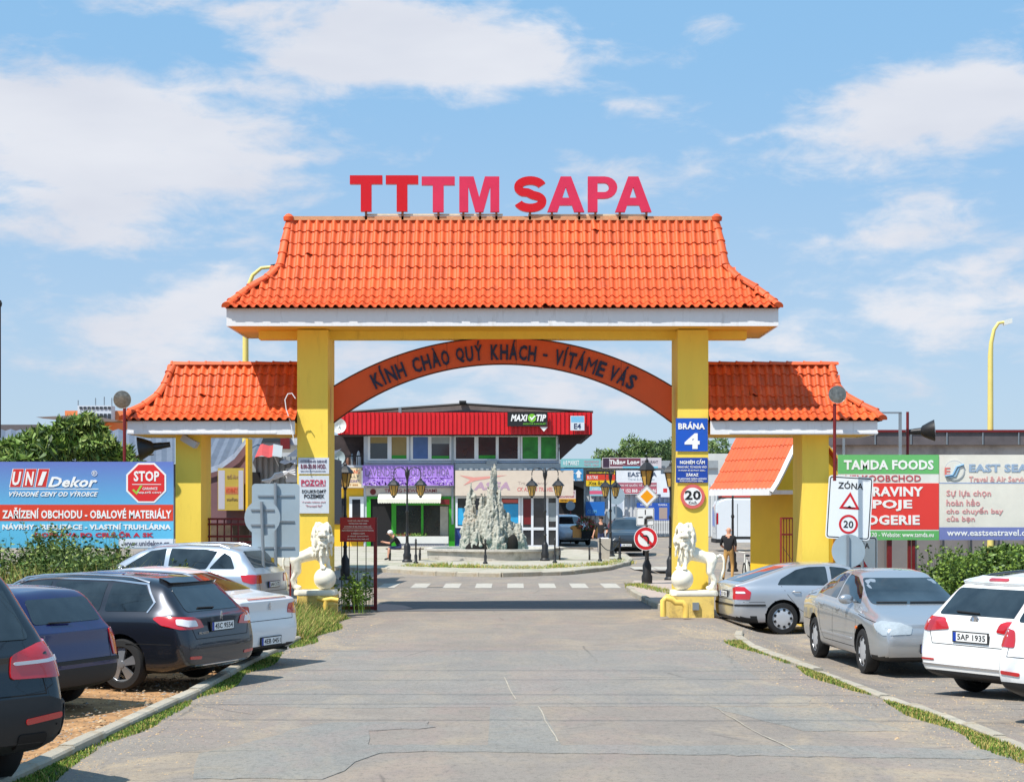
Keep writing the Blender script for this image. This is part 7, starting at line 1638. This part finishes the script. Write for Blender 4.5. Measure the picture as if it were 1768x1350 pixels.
for i in range(8): fpart('window', (137+7*i,714,142+7*i,727), GD, 189.9, 189.98)
for i in range(8): fpart('window', (137+7*i,702,142+7*i,706), GD, 189.9, 189.98)
b = MB(); b.prism([(PX(x,186),PZ(y,186)) for x,y in ((62,720),(150,716),(205,726),(196,728),(120,725))], (0,186,0), (1,0,0), (0,0,1), (0,3,0)); b.build('roof_canopy', mat('canopy_grey',(120,112,110),.8), ft_)
for px in (135,165,180,193): b = MB(); b.tube([P(px,700,191), P(px,685+(px%4)*2,191)], .06, 4); b.build('antenna', GALV, ft_)
fl = root('hall_roof', (PX(10,130), 132, 0), 'distant dark flat-roofed hall at the left edge behind the tree', 'building')
b = MB(); pbox(b, -200, 733, 62, 745, 130, 140); b.build('roof_slab', mat('dark_slab',(96,90,92),.8,var=.1), fl); b = MB(); pbox(b, -200, 745, 60, 860, 131, 139); b.build('wall', BRW, fl)
hs = root('building_block', (PX(500,150), 152, 0), 'distant pale building beyond the left market sheds', 'building'); b = MB(); pbox(b, 330, 775, 640, 880, 150, 160); b.build('wall', mat('shed_grey',(180,182,184),.8,var=.1), hs)

# ---------------- trees and bushes ----------------
def tree(px, D, ytop, w, h, label, n, size, mats=LEAF, seed=1, zlow=None):
    x = PX(px, D); zt = PZ(ytop, D); rt = root('tree', (x, D, 0), label, 'tree'); r = random.Random(seed)
    b = MB(); b.tube([(x,D,-.1),(x+.1,D,zt*.4),(x-.05,D,zt*.75)], [.03*zt,.022*zt,.01*zt], 8)
    for i in range(5): a = r.uniform(0,6.28); b.tube([(x,D,zt*(.35+.07*i)),(x+math.cos(a)*w*.3,D+math.sin(a)*w*.3,zt*(.5+.08*i)),(x+math.cos(a)*w*.5,D+math.sin(a)*w*.5,zt*(.6+.07*i))], [.012*zt,.008*zt,.004*zt], 5)
    b.build('trunk', BARK, rt)
    bl_ = [(x+r.uniform(-w/2,w/2)*.75, D+r.uniform(-w/2,w/2)*.6, zt-h*r.uniform(.15,.85), w*r.uniform(.16,.27), w*r.uniform(.16,.25), h*r.uniform(.13,.24)) for _ in range(11)] + [(x,D,zt-h*.22,w*.22,w*.2,h*.22)]
    o = leaves('crown', bl_, n, size, mats, rt, None, seed); return rt
PALE = [mat('far_leaf_pale',(132,150,92),.8), mat('far_leaf_mid',(100,122,70),.8), LEAF[0]]
FARL = [mat('far_leaf_dark',(66,88,52),.8), mat('far_leaf_mid',(100,122,70),.8), LEAF[2]]
tree(1085,150,757,4.5,6,'pale birch-like tree behind the market hall, left of the dark tree',6000,.22,PALE,3)
tree(1060,152,775,4,4.5,'low pale tree behind the market hall roof, leftmost of the far trees',4000,.22,PALE,4)
tree(1130,152,760,6.5,6,'dark round tree behind the market hall close to the pillar',8000,.22,FARL,5)
tree(1160,156,755,5,7,'dark tree partly behind the right pillar',6000,.22,FARL,6)
tree(1240,158,752,5,7,'pale green tree seen between the right pillar and the guardhouse roof',6000,.22,PALE,7)
rt = root('tree', (PX(110,38), 38.2, 0), 'leafy green walnut tree spreading over the top of the blue billboard', 'tree')
b = MB(); x = PX(110,38); b.tube([(x,38.2,-.1),(x+.1,38.2,1.8),(x,38.2,2.9)], [.16,.12,.08], 8)
r = random.Random(2)
for i in range(9): a = r.uniform(-1,1); b.tube([(x,38.2,2.2+.1*i),(x+a*1.0,38.2+r.uniform(-.4,.4),3.1+.06*i),(x+a*2.0,38.2+r.uniform(-.6,.6),3.5)], [.06,.04,.015], 5)
b.build('trunk', BARK, rt)
bl_ = [(PX(px,38), 38+dy, PZ(py,38), rx/76, .5, rz/76) for px,py,rx,rz,dy in ((20,782,34,22,0),(60,768,34,24,.3),(100,775,36,26,-.2),(140,748,44,26,.2),(120,742,30,18,0),(170,775,40,26,-.2),(205,788,26,20,0),(-40,785,40,26,0),(30,795,40,12,-.7),(225,800,18,14,0),(150,725,18,10,0),(75,748,16,10,0))]
leaves('crown', bl_, 6200, .16, [LEAF[0],LEAF[1],LEAF[1],LEAFB[1],LEAF[2]], rt, None, 31, up=.1, aspect=.42)
# far wood and fields
leaves('far_wood', [(x_*9.0+random.uniform(-3,3), 215+random.uniform(-6,6), 2+random.uniform(0,1.5), 7, 5, 4.2+random.uniform(-1,1.2)) for x_ in range(-22,23)], 26000, .5, FARL, None, (0,0,0), 77, kind='stuff')
tag(bpy.data.objects['far_wood'], 'low wood along the horizon behind the market', 'wood')

# weeds on the mound at the left
def stems(name, spots, n, h, lmats, label, seed, lsize=.06, per=14, parent=None):
    r = random.Random(seed); v = []; f = []; mi = []
    for _ in range(n):
        x, y, hh = spots(r); H_ = h*hh*r.uniform(.6,1.15); lx, ly = r.gauss(0,.12)*H_, r.gauss(0,.1)*H_; z0 = gz(x,y); b0 = len(v); w = .006
        v += [(x-w,y,z0),(x+w,y,z0),(x+lx+w*.4,y+ly,z0+H_),(x+lx-w*.4,y+ly,z0+H_)]; f.append((b0,b0+1,b0+2,b0+3)); mi.append(0)
        for k in range(per):
            t = .25 + .75*r.random(); p = Vector((x+lx*t, y+ly*t, z0+H_*t)); d = Vector((r.gauss(0,1), r.gauss(0,1), r.gauss(.2,.5))).normalized(); s_ = lsize*r.uniform(.6,1.3); q = d.cross(Vector((r.gauss(0,1),r.gauss(0,1),r.gauss(0,1)))).normalized()*s_*.28
            b0 = len(v); v += [p, p+d*s_*.5+q, p+d*s_, p+d*s_*.5-q]; f.append((b0,b0+1,b0+2,b0+3)); mi.append(r.randrange(len(lmats)))
    me = bpy.data.meshes.new(name); me.from_pydata([tuple(p) for p in v], [], f); me.polygons.foreach_set('material_index', mi)
    o = link_mesh(name, me, list(lmats), None, (0,0,0)); return tag(o, label, 'weeds', kind='stuff')
def mound_h(px): return interp([(-200,1.3),(0,1.25),(60,1.35),(120,1.6),(150,1.55),(200,1.25),(250,1.0),(300,1.05),(330,.95),(400,.7)], px)
def sp_mound(r): 
    px = r.uniform(-180, 345); D_ = r.uniform(31.5, 34.8) if px < 230 else r.uniform(32,34.0); return (PX(px,D_), D_, mound_h(px) * (.75 + .4*(D_-31.5)/3.3) * (.85+.5*mnoise.noise(Vector((px*.03, D_, 1)))))
stems('weed_thicket', sp_mound, 5200, 1.06, [LEAFB[0],LEAFB[1],LEAF[0],LEAF[2]], 'tall leafy weeds in front of the blue billboard', 51, .085, 26)
tag(blades('dry_grass', lambda r: (lambda px, D_: (PX(px,D_), D_, .8+.4*r.random()))(r.uniform(-180,300)-60*r.random(), r.uniform(30.2,33.5)), 7000, 1.0, STRAW+[GRS[1]], seed=52, wd=.008), 'dry yellow grass below the leafy weeds on the left mound', 'dry grass', kind='stuff')
tag(blades('dry_grass', lambda r: (lambda D_: (lambda x0, x1, t: (x0+(x1-x0)*(1-t), D_, 1.0-.75*(1-t)**3))(PX(452,D_), kerbL(D_)+.22, r.random()**1.5))(r.uniform(29.2,35.0)), 11000, .42, STRAW+[GRS[1],GRS[0]], seed=53, wd=.007), 'straw grass and weeds round the left lion pedestal', 'dry grass', kind='stuff')
stems('weed_clump', lambda r: (PX(r.uniform(590,640),37.3)+.0, r.uniform(36.4,38.2), 1), 60, .8, [GRS[0],GRS[1],LEAFB[0]], 'green weeds at the foot of the red gate leaf', 54, .08, 16)
stems('weed_clump', lambda r: (PX(r.uniform(1520,1600),15)*0+r.uniform(9.4,13.5), r.uniform(36,41), 1), 0, 1, [GRS[0]], 'x', 1) if False else None
leaves('hedge', [(PX(px,39.2), 39.2, PZ(py,39.2), 34/74, .5, 30/74) for px,py in ((1650,995),(1672,985),(1700,976),(1735,972),(1770,966),(1810,965),(1850,966),(1640,1010),(1680,1005),(1720,1000),(1760,1000),(1800,1000))], 9000, .1, [LEAF[0],LEAF[1],LEAFB[0],LEAF[2]], None, (0,0,0), 61)
tag(bpy.data.objects['hedge'], 'bright green bushes under the pale travel billboard', 'bushes')
stems('hedge_shoots', lambda r: (PX(r.uniform(1615,1860), 38.8), r.uniform(38.3,39.6), 1), 700, 1.5, [LEAF[0],LEAF[1],LEAFB[0],GRS[1]], 'upright leafy shoots rising above the bushes under the travel billboard', 66, .09, 20)
stems('weed_clump', lambda r: (PX(r.uniform(1440,1640), 38)+r.uniform(-.2,.2), r.uniform(37.6,39.4), 1), 160, .5, [GRS[0],GRS[1],LEAFB[0]], 'low weeds at the foot of the billboard posts', 67, .07, 12)

# ---------------- overhead cables (their shadows cross the road) ----------------
rt = root('overhead_cables', (0, 18, 12), 'overhead power cables on two poles crossing above the road', 'cables')
for i, (y, z) in enumerate(((13.2,12.0),(14.8,12.2),(15.4,12.6),(17.6,12.0),(18.5,12.4),(21.8,12.6))):
    b = MB(); b.tube([(x_, y + .02*x_*(1 if i % 2 else -.6), z - .8*(1-(x_/26)**2)*.5 + .4) for x_ in range(-26, 27, 4)], .016, 5); b.build('cable', IRON, rt)
for x_ in (-26, 26):
    b = MB(); b.tube([(x_, 17.5, 0), (x_, 17.5, 13.2)], .14, 8); b.box(x_-.08, x_+.08, 12.8, 22.2, 12.3, 12.5); b.build('pole', BARK, rt)
# ---------------- people and bicycle ----------------
SKIN = mat('skin', (206, 150, 122), .6); SHIRTB = mat('black_shirt', (28,28,32), .85); KHAKI = mat('tan_trousers', (186,144,84), .85, var=.08, vscale=12); JEANS = mat('dark_jeans', (44,54,90), .85); SHOE = mat('dark_shoes', (50,48,50), .7); HAIR = mat('grey_hair', (150,146,140), .9); HAIRD = mat('dark_hair', (40,32,28), .9)
def person(label, J, zones, mats, loc, rz, hair=None, sc=1.0, extras=None):
    rt = lroot('person', label, 'person', None)
    Rd = dict(pel=(.15,.11), bel=(.155,.115), che=(.17,.12), nec=.058, hea=.075, hed=(.088,.1), top=.06, lsh=.07, rsh=.07, lel=.045, rel=.045, lwr=.034, rwr=.034, lha=.03, rha=.03, lfi=.018, rfi=.018, lhi=.09, rhi=.09, lkn=.062, rkn=.062, lan=.045, ran=.045, lto=.035, rto=.035, lhe=.04, rhe=.04)
    bones = [('pel','bel'),('bel','che'),('che','nec'),('nec','hea'),('hea','hed'),('hed','top'),('che','lsh'),('che','rsh'),('lsh','lel'),('rsh','rel'),('lel','lwr'),('rel','rwr'),('lwr','lha'),('rwr','rha'),('lha','lfi'),('rha','rfi'),('pel','lhi'),('pel','rhi'),('lhi','lkn'),('rhi','rkn'),('lkn','lan'),('rkn','ran'),('lan','lto'),('ran','rto')]
    Rd = {k: v for k, v in Rd.items() if k in J}; me = skin({k: Vector(v) for k, v in J.items()}, bones, Rd, 2)
    segs = [(Vector(J[a]), Vector(J[b_]), zones.get(a+'-'+b_, zones.get(b_, 0))) for a, b_ in bones]
    mi = []
    for p in me.polygons:
        c = p.center; best = 9; k = 0
        for a, b_, z in segs:
            ab = b_ - a; t = max(0, min(1, (c-a).dot(ab)/max(ab.length_squared, 1e-9))); d = (c-(a+ab*t)).length
            if d < best: best = d; k = z
        mi.append(k)
    me.materials.clear()
    for m_ in mats: me.materials.append(m_)
    me.polygons.foreach_set('material_index', mi); me.polygons.foreach_set('use_smooth', [True]*len(mi))
    o = bpy.data.objects.new('body', me); col.objects.link(o); o.parent = rt
    h = Vector(J['hed']); f_ = Vector(J.get('_face', (0,-1,0)))
    if 'face' in zones: pass
    if hair: b = MB(); b.ell(h + Vector((0,.02,.035)), .1, .115, .095, 12); b.build('hair' if hair[1] == 'hair' else 'cap', hair[0], o, smooth=60)
    b = MB(); b.ell(h + Vector((0,-.105,-.02)), .014,.022,.02, 6); b.build('nose', SKIN, o)
    for s_ in (-1,1):
        b = MB(); b.ell(h + Vector((.032*s_,-.092,.012)), .012,.008,.008, 6); b.build('eye', BLACK, o)
        b = MB(); b.ell(h + Vector((.092*s_,.0,-.01)), .012,.022,.03, 6); b.build('ear', SKIN, o)
    # fingers
    for side in 'lr':
        w, hn, fi = Vector(J[side+'wr']), Vector(J[side+'ha']), Vector(J[side+'fi']); d = (fi-hn).normalized(); q = d.cross(Vector((0,1,.3))).normalized()
        b = MB()
        for k in range(4): base = hn + d*.02 + q*(k-1.5)*.018; b.tube([base, base+d*.045, base+d*(.08-.006*abs(k-1))+Vector((0,-.015,-.01))], [.009,.008,.006], 5)
        b.tube([hn - d*.01 - q*.03, hn + d*.02 - q*.05, hn + d*.045 - q*.055], [.01,.009,.007], 5); b.build('fingers', SKIN, o)['kind'] = 'stuff'
    if extras: extras(o)
    rt.location = loc; rt.rotation_euler = (0,0,rz); rt.scale = (sc,)*3; return rt
Z = dict(bel=1, che=1, nec=0, hea=0, hed=0, top=0, lsh=1, rsh=1, lhi=2, rhi=2, lkn=2, rkn=2, lan=2, ran=2, lto=3, rto=3, lel=1, rel=1, lwr=0, rwr=0, lha=0, rha=0, lfi=0, rfi=0)
# walking man seen from behind, head turned, beside a bicycle
J = dict(pel=(0,0,.96), bel=(0,.0,1.12), che=(0,0,1.34), nec=(0,-.02,1.5), hea=(0,-.03,1.58), hed=(0,-.04,1.66), top=(0,-.03,1.74), lsh=(-.19,0,1.42), rsh=(.19,0,1.42), lel=(-.24,.02,1.15), rel=(.27,-.06,1.17), lwr=(-.2,-.18,1.0), rwr=(.22,-.3,1.08), lha=(-.19,-.24,.98), rha=(.2,-.37,1.07), lfi=(-.19,-.3,.96), rfi=(.19,-.44,1.06), lhi=(-.09,0,.9), rhi=(.09,0,.9), lkn=(-.12,-.08,.5), rkn=(.13,.06,.5), lan=(-.12,.04,.09), ran=(.15,.2,.1), lto=(-.13,-.12,.04), rto=(.16,.05,.04))
gzm = gz(PX(1258,55.5),55.5)
person('bald man in a black shirt and tan trousers walking away beside a bicycle', J, Z, [SKIN, SHIRTB, KHAKI, SHOE], (PX(1258,55.5),55.5,gzm), R(165), None)
# seated man
J = dict(pel=(0,0,.5), bel=(0,-.06,.66), che=(0,-.2,.85), nec=(0,-.3,.97), hea=(0,-.36,1.02), hed=(0,-.42,1.08), top=(0,-.44,1.15), lsh=(-.18,-.22,.9), rsh=(.18,-.22,.9), lel=(-.22,-.42,.68), rel=(.22,-.42,.68), lwr=(-.1,-.62,.72), rwr=(.1,-.62,.72), lha=(-.06,-.68,.73), rha=(.06,-.68,.74), lfi=(-.03,-.74,.74), rfi=(.03,-.74,.75), lhi=(-.1,-.02,.5), rhi=(.1,-.02,.5), lkn=(-.14,-.46,.5), rkn=(.14,-.46,.5), lan=(-.13,-.44,.09), ran=(.15,-.5,.09), lto=(-.13,-.6,.04), rto=(.15,-.66,.04))
Z2 = dict(Z); Z2.update(lan=0, ran=0)
person('seated man in black T-shirt and white cap leaning forward on the iron bench', J, Z2, [SKIN, SHIRTB, JEANS, SHOE], (PX(686,67)+.12,67,.11), R(-80), (WHITE,'cap'), 1.0)
# man walking by the hall
J = dict(pel=(0,0,.96), bel=(0,0,1.12), che=(0,0,1.34), nec=(0,-.01,1.5), hea=(0,-.02,1.58), hed=(0,-.03,1.66), top=(0,-.02,1.74), lsh=(-.19,0,1.42), rsh=(.19,0,1.42), lel=(-.3,.02,1.15), rel=(.27,.02,1.15), lwr=(-.36,-.05,.92), rwr=(.27,-.12,.93), lha=(-.37,-.07,.86), rha=(.27,-.16,.87), lfi=(-.38,-.08,.78), rfi=(.27,-.18,.8), lhi=(-.09,0,.9), rhi=(.09,0,.9), lkn=(-.1,-.12,.5), rkn=(.11,.02,.5), lan=(-.1,-.12,.09), ran=(.12,.2,.1), lto=(-.1,-.28,.04), rto=(.12,.06,.04))
person('man in a black jumper and jeans with sunglasses walking between the far lamps', J, dict(Z), [SKIN, SHIRTB, JEANS, SHOE], (PX(1038,78),78,.0), R(-10), (HAIRD,'hair'))
# bicycle
D = 53.5; bx = PX(1289,D); zb_ = gz(bx,D)
bk = root('bicycle', (bx, D, zb_), 'white city bicycle pushed beside the man, seen nearly end-on', 'bicycle', rz=0)
CB = mat('bicycle_cream',(214,214,204),.4)
for dy, nm in ((-.52,'wheel'),(.52,'wheel')):
    b = MB(); n = 24; v = [(bx+dy*.28, D+dy+.33*math.cos(2*math.pi*i/n), zb_+.34+.33*math.sin(2*math.pi*i/n)) for i in range(n+1)]; b.tube(v, .018, 6, cap=False)
    for i in range(0, n, 2): b.tube([(bx+dy*.28, D+dy, zb_+.34), v[i]], .003, 3)
    b.build('wheel', TYRE, bk)
b = MB(); q = lambda x,y,z: (bx+x, D+y, zb_+z)
b.tube([q(-.145,-.52,.34), q(-.11,-.38,.95)], .02, 6); b.tube([q(-.12,-.4,.7), q(0,0,.32), q(.05,.2,.8)], .02, 6); b.tube([q(.145,.52,.34), q(0,0,.32)], .015, 6); b.tube([q(.145,.52,.34), q(.05,.2,.78)], .015, 6); b.tube([q(-.3,-.3,1.02), q(-.11,-.38,1.0), q(.12,-.3,1.02)], .014, 6); b.build('frame', CB, bk)
b = MB(); b.ell(q(.05,.2,.88), .09,.13,.04, 8); b.build('saddle', PLASTIC, bk)
b = MB(); b.box(bx-.02,bx+.14,D+.3,D+.6,zb_+.3,zb_+.62); b.build('pannier', CB, bk)
o = root('stool', (PX(1305,50),50,gz(PX(1305,50),50)), 'small brown stool by the guardhouse wall', 'stool'); x = PX(1305,50); zz = gz(x,50)
b = MB(); b.box(x-.2,x+.2,49.85,50.15,zz+.42,zz+.47); b.build('seat', RUST, o)
for sx in (-.15,.15): b = MB(); b.tube([(x+sx,50,zz),(x+sx,50,zz+.42)], .02, 5); b.build('leg', IRON, o)
